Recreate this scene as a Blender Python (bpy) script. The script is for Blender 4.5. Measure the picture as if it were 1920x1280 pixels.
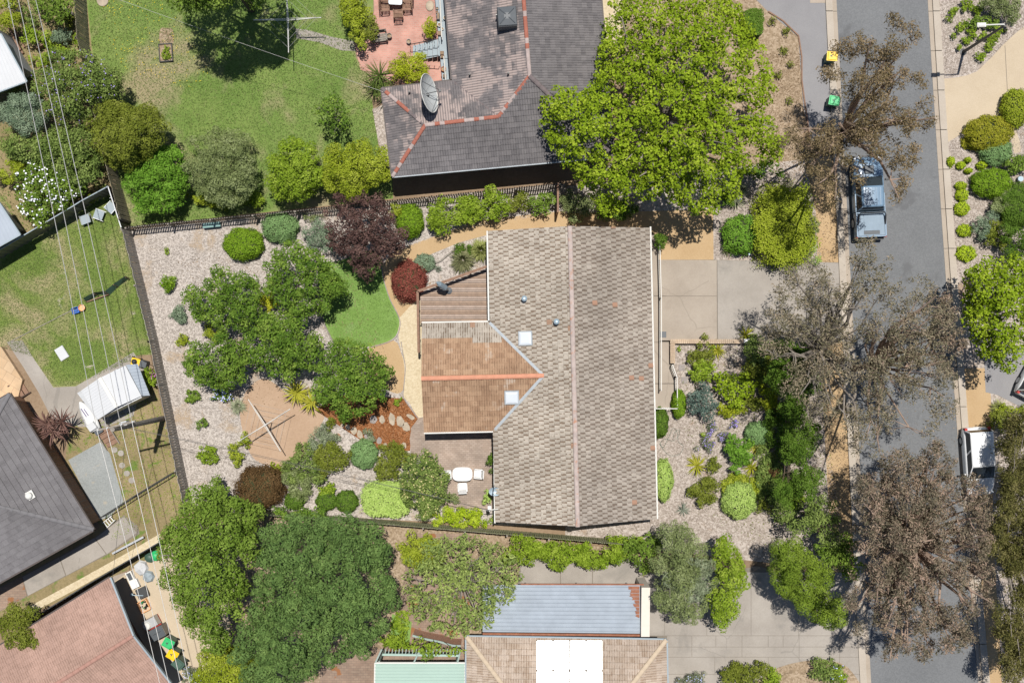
import bpy, math, random
import numpy as np
from mathutils import Vector, Matrix
from mathutils.geometry import tessellate_polygon

for o in list(bpy.data.objects): bpy.data.objects.remove(o)
SC = bpy.context.scene
COL = SC.collection
R = math.radians
random.seed(7)

# ---------------------------------------------------------------- camera, sky, sun, exposure
CAMH = 70.0          # metres above the ground
PPM = 30.0           # photo pixels per metre on the ground
cam = bpy.data.cameras.new('camera'); camo = bpy.data.objects.new('camera', cam); COL.objects.link(camo)
camo.location = (0, 0, CAMH); camo.rotation_euler = (0, 0, 0)
cam.sensor_width = 36; cam.lens = 36*CAMH/64.0; cam.clip_start = 1; cam.clip_end = 2000
SC.camera = camo

SUN_EL = 76.5; SHX, SHY = -0.24, -1.0     # shadows fall this way on the ground
wd = bpy.data.worlds.new('World'); SC.world = wd; wd.use_nodes = True
nt = wd.node_tree; bg = nt.nodes['Background']
sky = nt.nodes.new('ShaderNodeTexSky'); sky.sky_type = 'NISHITA'; sky.sun_disc = False
sky.sun_elevation = R(SUN_EL); sky.sun_rotation = math.atan2(-SHX, -SHY)
sky.altitude = 600; sky.air_density = 1.0; sky.dust_density = 0.8
nt.links.new(sky.outputs[0], bg.inputs[0]); bg.inputs[1].default_value = 0.07
sl = bpy.data.lights.new('sun', 'SUN'); slo = bpy.data.objects.new('sun', sl); COL.objects.link(slo)
sl.energy = 5.0; sl.angle = R(0.53); sl.color = (1.0, 0.955, 0.89)
_h = Vector((SHX, SHY, 0)).normalized()*math.cos(R(SUN_EL))
slo.rotation_euler = Vector((_h.x, _h.y, -math.sin(R(SUN_EL)))).to_track_quat('-Z', 'Y').to_euler()
slo.location = (0, 0, 90)
vs = SC.view_settings; vs.view_transform = 'Standard'; vs.look = 'None'; vs.gamma = 1.0
vs.use_curve_mapping = False; vs.exposure = 0.08

# ---------------------------------------------------------------- helpers
def P(px, py, z=0.0):
    k = (CAMH-z)/CAMH/PPM
    return Vector(((px-960)*k, (640-py)*k, z))

class MB:
    def __init__(s): s.v = []; s.f = []
    def add(s, vs, fs):
        n = len(s.v); s.v += [tuple(q) for q in vs]; s.f += [tuple(i+n for i in f) for f in fs]; return s
    def box(s, c, d, rz=0.0, taper=1.0):
        x, y, z = d[0]/2, d[1]/2, d[2]/2; ca, sa = math.cos(rz), math.sin(rz); vs = []
        for k, t in ((-1, 1.0), (1, taper)):
            for i, j in ((-1, -1), (1, -1), (1, 1), (-1, 1)):
                a, b = i*x*t, j*y*t
                vs.append((c[0]+a*ca-b*sa, c[1]+a*sa+b*ca, c[2]+k*z))
        return s.add(vs, [(3, 2, 1, 0), (4, 5, 6, 7), (0, 1, 5, 4), (1, 2, 6, 5), (2, 3, 7, 6), (3, 0, 4, 7)])
    def beam(s, a, b, w, h):
        a, b = Vector(a), Vector(b); d = (b-a).normalized()
        x = d.cross(Vector((0, 0, 1)))
        x = x.normalized() if x.length > 1e-4 else Vector((1, 0, 0))
        u = x.cross(d).normalized(); vs = []
        for p in (a, b):
            for i, j in ((-1, -1), (1, -1), (1, 1), (-1, 1)): vs.append(p+x*(i*w/2)+u*(j*h/2))
        return s.add(vs, [(0, 1, 2, 3), (7, 6, 5, 4), (1, 0, 4, 5), (2, 1, 5, 6), (3, 2, 6, 7), (0, 3, 7, 4)])
    def tube(s, pts, rs, n=6):
        pts = [Vector(p) for p in pts]
        if not hasattr(rs, '__len__'): rs = [rs]*len(pts)
        vs = []; fs = []
        for i, p in enumerate(pts):
            d = (pts[min(i+1, len(pts)-1)]-pts[max(i-1, 0)])
            d = d.normalized() if d.length > 1e-6 else Vector((0, 0, 1))
            x = d.orthogonal().normalized() if abs(d.z) > .95 else d.cross(Vector((0, 0, 1))).normalized()
            y = d.cross(x)
            for k in range(n):
                a = 2*math.pi*k/n; vs.append(p+(x*math.cos(a)+y*math.sin(a))*rs[i])
        for i in range(len(pts)-1):
            for k in range(n):
                k2 = (k+1) % n; fs.append((i*n+k, i*n+k2, (i+1)*n+k2, (i+1)*n+k))
        fs.append(tuple(range(n-1, -1, -1))); fs.append(tuple((len(pts)-1)*n+k for k in range(n)))
        return s.add(vs, fs)
    def lathe(s, prof, c=(0, 0, 0), n=16, sx=1, sy=1):
        vs = []; fs = []
        for r, z in prof:
            for k in range(n):
                a = 2*math.pi*k/n; vs.append((c[0]+r*math.cos(a)*sx, c[1]+r*math.sin(a)*sy, c[2]+z))
        m = len(prof)
        for i in range(m-1):
            for k in range(n):
                k2 = (k+1) % n; fs.append((i*n+k, i*n+k2, (i+1)*n+k2, (i+1)*n+k))
        fs.append(tuple(range(n-1, -1, -1))); fs.append(tuple((m-1)*n+k for k in range(n)))
        return s.add(vs, fs)
    def prism(s, poly, z0, z1):
        poly = [(p[0], p[1]) for p in poly]
        A = sum(poly[i][0]*poly[(i+1) % len(poly)][1]-poly[(i+1) % len(poly)][0]*poly[i][1] for i in range(len(poly)))
        if A < 0: poly = poly[::-1]
        n = len(poly); tri = tessellate_polygon([[Vector((x, y, 0)) for x, y in poly]])
        vs = [(x, y, z0) for x, y in poly]+[(x, y, z1) for x, y in poly]; fs = []
        for t in tri:
            a, b, c = [Vector(poly[i]) for i in t]
            if (b-a).cross(c-a) < 0: t = t[::-1]
            fs.append(tuple(i+n for i in t)); fs.append(tuple(t[::-1]))
        for i in range(n): fs.append((i, (i+1) % n, n+(i+1) % n, n+i))
        return s.add(vs, fs)
    def slab(s, pts, dz):     # 3-D polygon with thickness straight down
        n = len(pts); pts = [Vector(p) for p in pts]
        tri = tessellate_polygon([[Vector((p.x, p.y, 0)) for p in pts]])
        vs = list(pts)+[p-Vector((0, 0, dz)) for p in pts]; fs = []
        for t in tri:
            a, b, c = [Vector((pts[i].x, pts[i].y)) for i in t]
            if (b-a).cross(c-a) < 0: t = t[::-1]
            fs.append(tuple(t)); fs.append(tuple(i+n for i in t[::-1]))
        for i in range(n): fs.append((i, (i+1) % n, n+(i+1) % n, n+i))
        return s.add(vs, fs)

def link(name, data, m=None, parent=None):
    o = bpy.data.objects.new(name, data); COL.objects.link(o)
    if m is not None and data is not None and len(data.materials) == 0: data.materials.append(m)
    if parent is not None: o.parent = parent
    return o
def tag(o, label, cat, group=None, kind=None):
    if label: o['label'] = label
    if cat: o['category'] = cat
    if group: o['group'] = group
    if kind: o['kind'] = kind
    return o
def thing(name, label, cat, loc=(0, 0, 0), rz=0.0, group=None):
    o = bpy.data.objects.new(name, None); COL.objects.link(o); o.empty_display_size = .2
    o.location = loc; o.rotation_euler = (0, 0, rz)
    return tag(o, label, cat, group)
def mkmesh(name, mb, smooth=False):
    me = bpy.data.meshes.new(name); me.from_pydata(mb.v, [], mb.f); me.update()
    if smooth:
        me.polygons.foreach_set('use_smooth', [True]*len(me.polygons))
    return me
def part(name, mb, m, parent, world=False, smooth=False, label=None, kind=None):
    if world:     # vertices given in world space: move into the (unrotated) parent's frame
        l = parent.location
        if parent.parent: l = l+parent.parent.location
        mb.v = [(x-l[0], y-l[1], z-l[2]) for x, y, z in mb.v]
    o = link(name, mkmesh(name, mb, smooth), m, parent)
    if label: o['label'] = label
    if kind: o['kind'] = kind
    return o
def solo(name, mb, m, label, cat, loc=(0, 0, 0), rz=0, group=None, kind=None, smooth=False):
    o = link(name, mkmesh(name, mb, smooth), m); o.location = loc; o.rotation_euler = (0, 0, rz)
    return tag(o, label, cat, group, kind)
def structure(name, mb, m, parent=None):
    o = link(name, mkmesh(name, mb), m, parent); o['kind'] = 'structure'; return o
def copy_tree(o, parent=None):
    c = o.copy(); COL.objects.link(c); c.parent = parent
    for ch in o.children: copy_tree(ch, c)
    return c
def curve(pts, k=5, closed=True):
    n = len(pts); out = []
    for i in range(n if closed else n-1):
        p = [pts[(i+j) % n] if closed else pts[max(0, min(n-1, i+j))] for j in (-1, 0, 1, 2)]
        for t in range(k):
            t /= k; t2, t3 = t*t, t*t*t
            out.append(tuple(.5*(2*p[1][a]+(-p[0][a]+p[2][a])*t+(2*p[0][a]-5*p[1][a]+4*p[2][a]-p[3][a])*t2+(-p[0][a]+3*p[1][a]-3*p[2][a]+p[3][a])*t3) for a in (0, 1)))
    if not closed: out.append(tuple(pts[-1]))
    return out
def sheet(name, poly, z, m, smooth=0, parent=None, z0=None):
    if smooth: poly = curve(poly, smooth)
    w = [P(a, b, z) for a, b in poly]
    return structure(name, MB().prism(w, z-0.003 if z0 is None else z0, z), m, parent)

# ---------------------------------------------------------------- materials
def _new(name):
    m = bpy.data.materials.new(name); m.use_nodes = True
    n = m.node_tree; b = n.nodes['Principled BSDF']; return m, n, b
def _ramp(n, stops):
    r = n.nodes.new('ShaderNodeValToRGB'); e = r.color_ramp.elements
    while len(e) < len(stops): e.new(.5)
    for q, (p, c) in zip(e, stops): q.position = p; q.color = (*c, 1)
    return r
def _noise(n, co, scale, detail=6, rough=.6, dist=0):
    t = n.nodes.new('ShaderNodeTexNoise'); t.inputs['Scale'].default_value = scale
    t.inputs['Detail'].default_value = detail; t.inputs['Roughness'].default_value = rough
    t.inputs['Distortion'].default_value = dist
    n.links.new(co, t.inputs['Vector']); return t.outputs['Fac']
def _math(n, op, a, b=None, c=None, clamp=False):
    t = n.nodes.new('ShaderNodeMath'); t.operation = op; t.use_clamp = clamp
    for i, q in enumerate((a, b, c)):
        if q is None: continue
        if isinstance(q, (int, float)): t.inputs[i].default_value = q
        else: n.links.new(q, t.inputs[i])
    return t.outputs[0]
def _mix(n, fac, a, b, mode='MIX'):
    t = n.nodes.new('ShaderNodeMix'); t.data_type = 'RGBA'; t.blend_type = mode
    for i, q in ((0, fac), (6, a), (7, b)):
        if isinstance(q, (int, float)): t.inputs[i].default_value = q
        elif isinstance(q, tuple): t.inputs[i].default_value = (*q, 1)
        else: n.links.new(q, t.inputs[i])
    return t.outputs[2]
def _pos(n, obj=True):
    if obj: return n.nodes.new('ShaderNodeTexCoord').outputs['Object']
    return n.nodes.new('ShaderNodeNewGeometry').outputs['Position']
def _bump(n, b, h, strength, dist=.02):
    t = n.nodes.new('ShaderNodeBump'); t.inputs['Strength'].default_value = strength; t.inputs['Distance'].default_value = dist
    n.links.new(h, t.inputs['Height']); n.links.new(t.outputs[0], b.inputs['Normal'])
def ground(name, stops, fine=9, big=.35, bigamt=.5, bump=.4, rough=.95, vor=0, voramt=.6, patches=(), cracks=None):
    """mottled ground: fine and broad noise through a ramp; patches = (scale, threshold, softness, colour)"""
    m, n, b = _new(name); co = _pos(n, False)
    f = _noise(n, co, fine, 8, .7); g = _noise(n, co, big, 5, .6)
    if vor:
        v = n.nodes.new('ShaderNodeTexVoronoi'); v.inputs['Scale'].default_value = vor; n.links.new(co, v.inputs['Vector'])
        s = n.nodes.new('ShaderNodeSeparateColor'); n.links.new(v.outputs['Color'], s.inputs[0])
        f = _math(n, 'ADD', _math(n, 'MULTIPLY', f, 1-voramt), _math(n, 'MULTIPLY', s.outputs[0], voramt))
    mx = _math(n, 'ADD', _math(n, 'MULTIPLY', f, 1-bigamt), _math(n, 'MULTIPLY', g, bigamt))
    r = _ramp(n, stops); n.links.new(mx, r.inputs[0]); c = r.outputs[0]
    for (s, th, so, pc) in patches:
        k = _noise(n, co, s, 5, .65, .4)
        k = _math(n, 'DIVIDE', _math(n, 'SUBTRACT', k, th), so, clamp=True)
        c = _mix(n, k, c, pc)
    if cracks:     # thin wandering cracks: (scale, width, colour)
        w = n.nodes.new('ShaderNodeTexNoise'); w.inputs['Scale'].default_value = 1.3; w.inputs['Detail'].default_value = 6; n.links.new(co, w.inputs['Vector'])
        ad = n.nodes.new('ShaderNodeVectorMath'); ad.operation = 'MULTIPLY_ADD'; n.links.new(w.outputs['Color'], ad.inputs[0]); ad.inputs[1].default_value = (.5, .5, 0); n.links.new(co, ad.inputs[2])
        v = n.nodes.new('ShaderNodeTexVoronoi'); v.feature = 'DISTANCE_TO_EDGE'; v.inputs['Scale'].default_value = cracks[0]; n.links.new(ad.outputs[0], v.inputs['Vector'])
        k = _math(n, 'LESS_THAN', v.outputs['Distance'], cracks[1]); gate = _math(n, 'GREATER_THAN', _noise(n, co, .3, 3), .5)
        c = _mix(n, _math(n, 'MULTIPLY', _math(n, 'MULTIPLY', k, gate), .4), c, cracks[2])
    n.links.new(c, b.inputs['Base Color']); b.inputs['Roughness'].default_value = rough
    b.inputs['Specular IOR Level'].default_value = .2
    if bump: _bump(n, b, f, bump)
    return m
def plain(name, col, rough=.6, metal=0.0, var=.12, scale=4.0, spec=.4, bump=0.0, dirt=None, world=False):
    m, n, b = _new(name); co = _pos(n, not world)
    f = _noise(n, co, scale, 7, .65)
    lo = tuple(max(0, x*(1-var)) for x in col); hi = tuple(min(1, x*(1+var)) for x in col)
    r = _ramp(n, [(.3, lo), (.7, hi)]); n.links.new(f, r.inputs[0]); c = r.outputs[0]
    if dirt:
        k = _noise(n, co, dirt[0], 6, .7, .5); k = _math(n, 'DIVIDE', _math(n, 'SUBTRACT', k, dirt[1]), .12, clamp=True)
        c = _mix(n, k, c, dirt[2])
    n.links.new(c, b.inputs['Base Color']); b.inputs['Roughness'].default_value = rough
    b.inputs['Metallic'].default_value = metal; b.inputs['Specular IOR Level'].default_value = spec
    if bump: _bump(n, b, f, bump)
    return m
def bricks(name, c1, c2, mortar, bw=.23, bh=.115, rot=0.0, ms=.012, patch=None):
    m, n, b = _new(name); co = _pos(n, False)
    mp = n.nodes.new('ShaderNodeMapping'); mp.inputs['Rotation'].default_value = (0, 0, rot); n.links.new(co, mp.inputs[0])
    t = n.nodes.new('ShaderNodeTexBrick'); n.links.new(mp.outputs[0], t.inputs['Vector'])
    t.inputs['Scale'].default_value = 1; t.inputs['Brick Width'].default_value = bw; t.inputs['Row Height'].default_value = bh
    t.inputs['Mortar Size'].default_value = ms; t.inputs['Color1'].default_value = (*c1, 1); t.inputs['Color2'].default_value = (*c2, 1); t.inputs['Mortar'].default_value = (*mortar, 1)
    g = _noise(n, co, .8, 5, .6); gr = _ramp(n, [(.3, (.75, .75, .75)), (.7, (1.15, 1.12, 1.1))]); n.links.new(g, gr.inputs[0])
    c = _mix(n, 1.0, t.outputs[0], gr.outputs[0], 'MULTIPLY')
    if patch:
        k = _noise(n, co, patch[0], 4, .6); k = _math(n, 'DIVIDE', _math(n, 'SUBTRACT', k, patch[1]), .04, clamp=True)
        c = _mix(n, k, c, patch[2])
    n.links.new(c, b.inputs['Base Color']); b.inputs['Roughness'].default_value = .9
    _bump(n, b, t.outputs[1], -.3, .01)
    return m
def foliage(name, a, bcol, c, trans=.14, rough=.75, spec=.08):
    m, n, b = _new(name)
    at = n.nodes.new('ShaderNodeAttribute'); at.attribute_name = 'tint'
    r = _ramp(n, [(0, a), (.5, bcol), (1, c)]); n.links.new(at.outputs['Fac'], r.inputs[0])
    n.links.new(r.outputs[0], b.inputs['Base Color']); b.inputs['Roughness'].default_value = rough
    b.inputs['Specular IOR Level'].default_value = spec
    if trans:
        tr = n.nodes.new('ShaderNodeBsdfTranslucent'); n.links.new(r.outputs[0], tr.inputs[0])
        mx = n.nodes.new('ShaderNodeMixShader'); mx.inputs[0].default_value = trans
        n.links.new(b.outputs[0], mx.inputs[1]); n.links.new(tr.outputs[0], mx.inputs[2])
        n.links.new(mx.outputs[0], n.nodes['Material Output'].inputs[0])
    return m
def tilemat(name, c_lo, c_hi, dirt, dirt_shade_amt=.5, odd=None, rough=.85, oddp=.97, worn=None):
    """roof tile: own tone per tile, lichen, dirt and painted relief shade lying along the pan of each tile"""
    m, n, b = _new(name); co = _pos(n, False)
    a = n.nodes.new('ShaderNodeAttribute'); a.attribute_name = 'rnd'
    p = n.nodes.new('ShaderNodeAttribute'); p.attribute_name = 'prof'
    r = _ramp(n, [(.05, c_lo), (.95, c_hi)]); n.links.new(a.outputs['Fac'], r.inputs[0]); c = r.outputs[0]
    ns = _noise(n, co, 4.2, 3, .5); fine = _noise(n, co, 16, 4, .7)
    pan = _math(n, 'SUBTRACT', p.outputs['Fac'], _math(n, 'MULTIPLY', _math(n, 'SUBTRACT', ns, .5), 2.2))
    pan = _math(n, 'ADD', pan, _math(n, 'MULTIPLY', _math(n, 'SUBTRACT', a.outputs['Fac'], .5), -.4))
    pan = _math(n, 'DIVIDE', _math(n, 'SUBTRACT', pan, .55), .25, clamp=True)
    c = _mix(n, _math(n, 'MULTIPLY', pan, dirt_shade_amt), c, dirt)
    big = _noise(n, co, .25, 4, .6); br = _ramp(n, [(.35, (.82, .81, .8)), (.7, (1.1, 1.09, 1.08))]); n.links.new(big, br.inputs[0])
    c = _mix(n, 1.0, c, br.outputs[0], 'MULTIPLY')
    fr = _ramp(n, [(.3, (.82, .82, .82)), (.7, (1.12, 1.12, 1.12))]); n.links.new(fine, fr.inputs[0])
    c = _mix(n, 1.0, c, fr.outputs[0], 'MULTIPLY')
    if worn:     # patches of tiles whose coating has weathered off
        k = _math(n, 'ADD', _noise(n, co, worn[0], 4, .6), _math(n, 'MULTIPLY', _math(n, 'SUBTRACT', a.outputs['Fac'], .5), .12))
        k = _math(n, 'DIVIDE', _math(n, 'SUBTRACT', k, worn[1]), .1, clamp=True)
        k = _math(n, 'MULTIPLY', k, _math(n, 'SUBTRACT', 1.0, p.outputs['Fac'])); c = _mix(n, k, c, worn[2])
    if odd:
        c = _mix(n, _math(n, 'GREATER_THAN', a.outputs['Fac'], oddp), c, odd)
    n.links.new(c, b.inputs['Base Color']); b.inputs['Roughness'].default_value = rough; b.inputs['Specular IOR Level'].default_value = .25
    return m

M = {}
M['soil'] = ground('soil', [(.25, (.13, .09, .055)), (.5, (.24, .17, .11)), (.75, (.34, .26, .18))], 6, .3, .5)
M['gravel'] = ground('gravel', [(.22, (.215, .187, .165)), (.45, (.36, .32, .285)), (.72, (.50, .452, .41))], 12, .5, .22, .7, vor=13, voramt=.62,
                     patches=((.55, .56, .14, (.35, .27, .19)), (.9, .66, .06, (.27, .19, .12))))
M['mulch'] = ground('mulch', [(.2, (.20, .165, .135)), (.45, (.335, .285, .245)), (.75, (.49, .435, .39))], 11, .4, .25, .8, vor=11, voramt=.6,
                    patches=((.45, .60, .14, (.30, .2, .12)),))
M['verge'] = ground('verge', [(.2, (.13, .095, .06)), (.45, (.27, .20, .13)), (.75, (.42, .33, .24))], 9, .35, .35, .8, vor=10, voramt=.5)
M['red_mulch'] = ground('red_mulch', [(.25, (.10, .035, .012)), (.5, (.22, .085, .03)), (.75, (.34, .15, .065))], 14, .6, .2, .8, vor=12, voramt=.5)
M['granite'] = ground('granite', [(.25, (.33, .22, .115)), (.5, (.42, .295, .165)), (.75, (.5, .375, .23))], 14, .5, .4, .3)
M['cream'] = ground('cream', [(.25, (.42, .34, .22)), (.5, (.52, .44, .30)), (.75, (.60, .52, .38))], 14, .5, .3, .4, vor=12, voramt=.4)
M['grass'] = ground('grass', [(.25, (.07, .125, .024)), (.45, (.125, .195, .044)), (.6, (.18, .24, .066)), (.8, (.27, .28, .11))], 7, .35, .5, .8,
                    patches=((.2, .50, .14, (.28, .24, .14)), (1.6, .66, .1, (.06, .11, .018))))
M['grass2'] = ground('grass2', [(.25, (.07, .12, .02)), (.45, (.13, .19, .04)), (.6, (.19, .23, .06)), (.8, (.28, .275, .12))], 7, .3, .5, .8,
                     patches=((.3, .48, .14, (.31, .265, .15)), (.9, .66, .06, (.46, .41, .33))))
M['turf'] = ground('turf', [(.3, (.125, .22, .045)), (.5, (.165, .27, .065)), (.7, (.205, .315, .095))], 16, .9, .45, .5, patches=((.6, .55, .2, (.20, .285, .105)),))
M['weedy'] = ground('weedy', [(.25, (.10, .09, .035)), (.5, (.24, .19, .10)), (.75, (.36, .28, .16))], 7, .5, .5, .7,
                    patches=((1.1, .56, .1, (.12, .17, .04)),))
M['bluegrit'] = ground('bluegrit', [(.25, (.16, .17, .165)), (.5, (.26, .275, .27)), (.75, (.37, .38, .37))], 11, .6, .4, .4,
                       patches=((.7, .58, .1, (.38, .33, .25)),))
M['asphalt'] = ground('asphalt', [(.25, (.115, .12, .125)), (.5, (.155, .16, .165)), (.75, (.195, .2, .205))], 22, .25, .45, .3, vor=16, voramt=.35, patches=((.35, .60, .05, (.125, .128, .132)), (1.3, .70, .06, (.115, .115, .115))))
M['asphalt2'] = ground('asphalt2', [(.25, (.18, .175, .18)), (.5, (.235, .23, .235)), (.75, (.29, .285, .285))], 22, .4, .45, .3,
                       patches=((2.2, .72, .05, (.38, .37, .36)),))
M['concrete'] = ground('concrete', [(.25, (.25, .212, .172)), (.5, (.335, .288, .238)), (.75, (.41, .362, .305))], 15, .45, .6, .15,
                       patches=((.5, .60, .2, (.25, .22, .185)), (2.5, .72, .05, (.2, .175, .145))), cracks=(.16, .0035, (.22, .19, .155)))
M['concrete_grey'] = ground('concrete_grey', [(.25, (.22, .197, .172)), (.5, (.31, .281, .248)), (.75, (.40, .368, .328))], 15, .4, .65, .15,
                            patches=((.45, .54, .2, (.215, .20, .18)), (2.2, .72, .05, (.18, .165, .145))), cracks=(.15, .003, (.19, .175, .155)))
M['kerb'] = ground('kerb', [(.25, (.29, .24, .185)), (.5, (.365, .31, .25)), (.75, (.43, .375, .31))], 12, .6, .5, .15)
M['aggregate'] = ground('aggregate', [(.25, (.37, .295, .205)), (.5, (.46, .38, .275)), (.75, (.54, .455, .345))], 18, .5, .4, .25)
M['joint'] = plain('joint', (.19, .165, .135), .95)
M['red_brick'] = bricks('red_brick', (.43, .215, .17), (.49, .265, .215), (.42, .29, .24), .24, .12, .06)
M['grey_brick'] = bricks('grey_brick', (.30, .235, .19), (.37, .30, .25), (.25, .20, .165), .24, .12, .02)
M['brown_pave'] = bricks('brown_pave', (.25, .175, .13), (.30, .22, .165), (.2, .15, .12), .3, .15, 0, .012, (.9, .6, (.25, .11, .045)))
M['peach_pave'] = bricks('peach_pave', (.5, .35, .21), (.56, .41, .26), (.35, .25, .16), .6, .6, .55)
M['verge_brick'] = bricks('verge_brick', (.27, .235, .22), (.34, .3, .28), (.2, .17, .15), .24, .12, .7)
M['wall_brick'] = bricks('wall_brick', (.20, .10, .055), (.25, .13, .07), (.2, .14, .1), .24, .09)
M['cream_brick'] = bricks('cream_brick', (.45, .34, .235), (.53, .42, .31), (.38, .30, .22), .11, .24)
M['white_metal'] = plain('white_metal', (.62, .61, .57), .6, 0, .05, spec=.2)
M['zinc'] = plain('zinc', (.31, .35, .395), .75, 0, .1, 1.2, spec=.15, dirt=(1.1, .68, (.42, .44, .46)))
M['roof_white'] = plain('roof_white', (.53, .54, .55), .75, 0, .04, 1, spec=.15)
M['roof_grey'] = plain('roof_grey', (.34, .38, .43), .75, 0, .05, 1, spec=.15)
M['mint'] = plain('mint', (.34, .455, .395), .75, 0, .04, 1, spec=.15)
M['sage'] = plain('sage', (.26, .33, .30), .6, 0, .06)
M['rust'] = plain('rust', (.26, .11, .065), .9, 0, .25, 5)
M['steel'] = plain('steel', (.42, .43, .44), .45, .6, .1)
M['dark_steel'] = plain('dark_steel', (.05, .052, .055), .5, .2, .15)
M['bluegrey_paint'] = plain('bluegrey_paint', (.28, .33, .36), .7, 0, .07, 2)
M['timber'] = plain('timber', (.22, .13, .085), .75, 0, .25, 6)
M['timber_dark'] = plain('timber_dark', (.075, .048, .036), .85, 0, .3, 5)
M['timber_grey'] = plain('timber_grey', (.24, .215, .185), .9, 0, .3, 5)
M['palings'] = plain('palings', (.34, .31, .28), .9, 0, .25, 3, world=True)
M['palings_old'] = plain('palings_old', (.25, .22, .15), .9, 0, .3, 3, world=True)
M['palings_green'] = plain('palings_green', (.27, .28, .15), .9, 0, .25, 3, world=True)
M['fence_dark'] = plain('fence_dark', (.05, .048, .042), .6, 0, .2, 2)
M['fence_green'] = plain('fence_green', (.16, .15, .105), .6, 0, .15, 2)
M['white_plastic'] = plain('white_plastic', (.70, .70, .69), .6, 0, .03, spec=.2)
M['black_plastic'] = plain('black_plastic', (.02, .021, .023), .45, 0, .2)
M['grey_plastic'] = plain('grey_plastic', (.07, .08, .09), .5, 0, .1)
M['green_plastic'] = plain('green_plastic', (.03, .42, .14), .4, 0, .06)
M['yellow_plastic'] = plain('yellow_plastic', (.80, .50, .01), .4, 0, .06)
M['bin_green'] = plain('bin_green', (.05, .10, .075), .5, 0, .1)
M['blue_plastic'] = plain('blue_plastic', (.02, .11, .45), .4, 0, .1)
M['orange_plastic'] = plain('orange_plastic', (.75, .38, .17), .5, 0, .08)
M['red_plastic'] = plain('red_plastic', (.4, .03, .02), .5)
M['pot_clay'] = plain('pot_clay', (.42, .16, .07), .85, 0, .2)
M['stone'] = plain('stone', (.37, .31, .235), .9, 0, .28, 2.5, bump=.3, world=True)
M['stone_grey'] = plain('stone_grey', (.27, .24, .225), .9, 0, .25, 3, bump=.3, world=True)
M['glass'] = plain('glass', (.02, .025, .03), .06, 0, .1, spec=.6)
M['tyre'] = plain('tyre', (.015, .015, .016), .85)
M['bark_grey'] = plain('bark_grey', (.24, .21, .18), .9, 0, .35, 5)
M['bark_brown'] = plain('bark_brown', (.11, .08, .055), .9, 0, .35, 5)
M['bark_gum'] = plain('bark_gum', (.33, .24, .185), .85, 0, .4, 2.5)
M['skylight'] = plain('skylight', (.62, .66, .70), .15, 0, .05, .7, spec=.6)
M['vent_blue'] = plain('vent_blue', (.30, .38, .43), .45, .3, .1)
M['wire'] = plain('wire', (.5, .49, .47), .5, .3, .1)
M['cable'] = plain('cable', (.06, .06, .06), .6)
M['lead'] = plain('lead', (.36, .39, .41), .7, 0, .12, spec=.2)
# ---------------------------------------------------------------- the ground and everything laid on it
g = structure('ground', MB().prism([(-150, -150), (150, -150), (150, 150), (-150, 150)], -.3, 0), M['soil'])
L = [.004*i for i in range(1, 12)]
sheet('north_lawn', [(150, -120), (700, -120), (700, 20), (690, 75), (664, 82), (668, 110), (690, 135), (700, 205), (712, 290), (738, 335), (740, 372), (480, 400), (232, 428), (214, 320), (172, 90)], L[0], M['grass'])
sheet('garden_bed_north_west', [(-120, -120), (150, -120), (172, 90), (214, 320), (205, 352), (-120, 540)], L[0], M['weedy'])
sheet('house_side_gravel', [(698, 205), (722, 195), (742, 332), (714, 292)], L[1], M['mulch'])
sheet('clothesline_path', [(553, 54), (580, 57), (620, 69), (664, 78), (668, 96), (640, 95), (600, 80), (556, 72)], L[2], M['concrete_grey'])
sheet('brick_terrace', [(694, -120), (824, -120), (838, 165), (770, 165), (720, 150), (676, 131), (664, 82), (690, 75), (702, 20)], L[2], M['red_brick'])
sheet('shady_side_yard', [(735, 300), (1300, 240), (1300, 310), (1050, 345), (737, 372)], L[2], M['soil'])
sheet('front_garden_north', [(1120, -120), (1500, -120), (1506, 320), (1300, 320), (1150, 100)], L[0], M['verge'])
sheet('white_paving', [(1122, -120), (1160, -120), (1168, 90), (1128, 110)], L[1], M['cream'])
# the property in the middle
sheet('back_garden_gravel', [(243, 432), (1060, 345), (1060, 985), (960, 985), (352, 955)], L[1], M['gravel'])
sheet('front_garden_mulch', [(1060, 350), (1585, 290), (1616, 1075), (1060, 1010)], L[1], M['mulch'])
sheet('dry_nature_strip', [(1510, 300), (1592, 290), (1640, 1180), (1560, 1060), (1540, 700), (1530, 400)], L[2], M['granite'])
sheet('side_path', [(1060, 395), (980, 404), (900, 412), (850, 430), (790, 452), (740, 470), (714, 500), (712, 520), (726, 560), (748, 600), (770, 600), (790, 560), (772, 545), (748, 550), (737, 525), (752, 500), (800, 480), (860, 455), (915, 440), (1060, 440)], L[2], M['granite'])
sheet('tank_pad', [(1050, 400), (1250, 395), (1337, 392), (1338, 487), (1232, 487), (1228, 440), (1050, 440)], L[4], M['granite'])
sheet('cream_gravel_path', [(745, 600), (768, 575), (790, 560), (800, 600), (800, 785), (784, 785), (768, 755), (757, 745), (752, 690), (755, 665), (748, 640)], L[3], M['cream'])
sheet('granite_patch', [(690, 652), (738, 638), (752, 662), (758, 690), (756, 730), (735, 735), (690, 700)], L[4], M['granite'], 3)
sheet('artificial_lawn', [(600, 500), (640, 488), (690, 470), (715, 485), (718, 520), (730, 560), (746, 592), (748, 612), (735, 636), (688, 650), (640, 650), (624, 640), (606, 600), (596, 550)], L[5], M['turf'], 4)
sheet('bark_path', [(590, 768), (640, 740), (700, 740), (731, 745), (757, 747), (768, 762), (785, 783), (771, 802), (769, 845), (705, 842), (672, 822), (630, 794)], L[4], M['red_mulch'])
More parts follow.
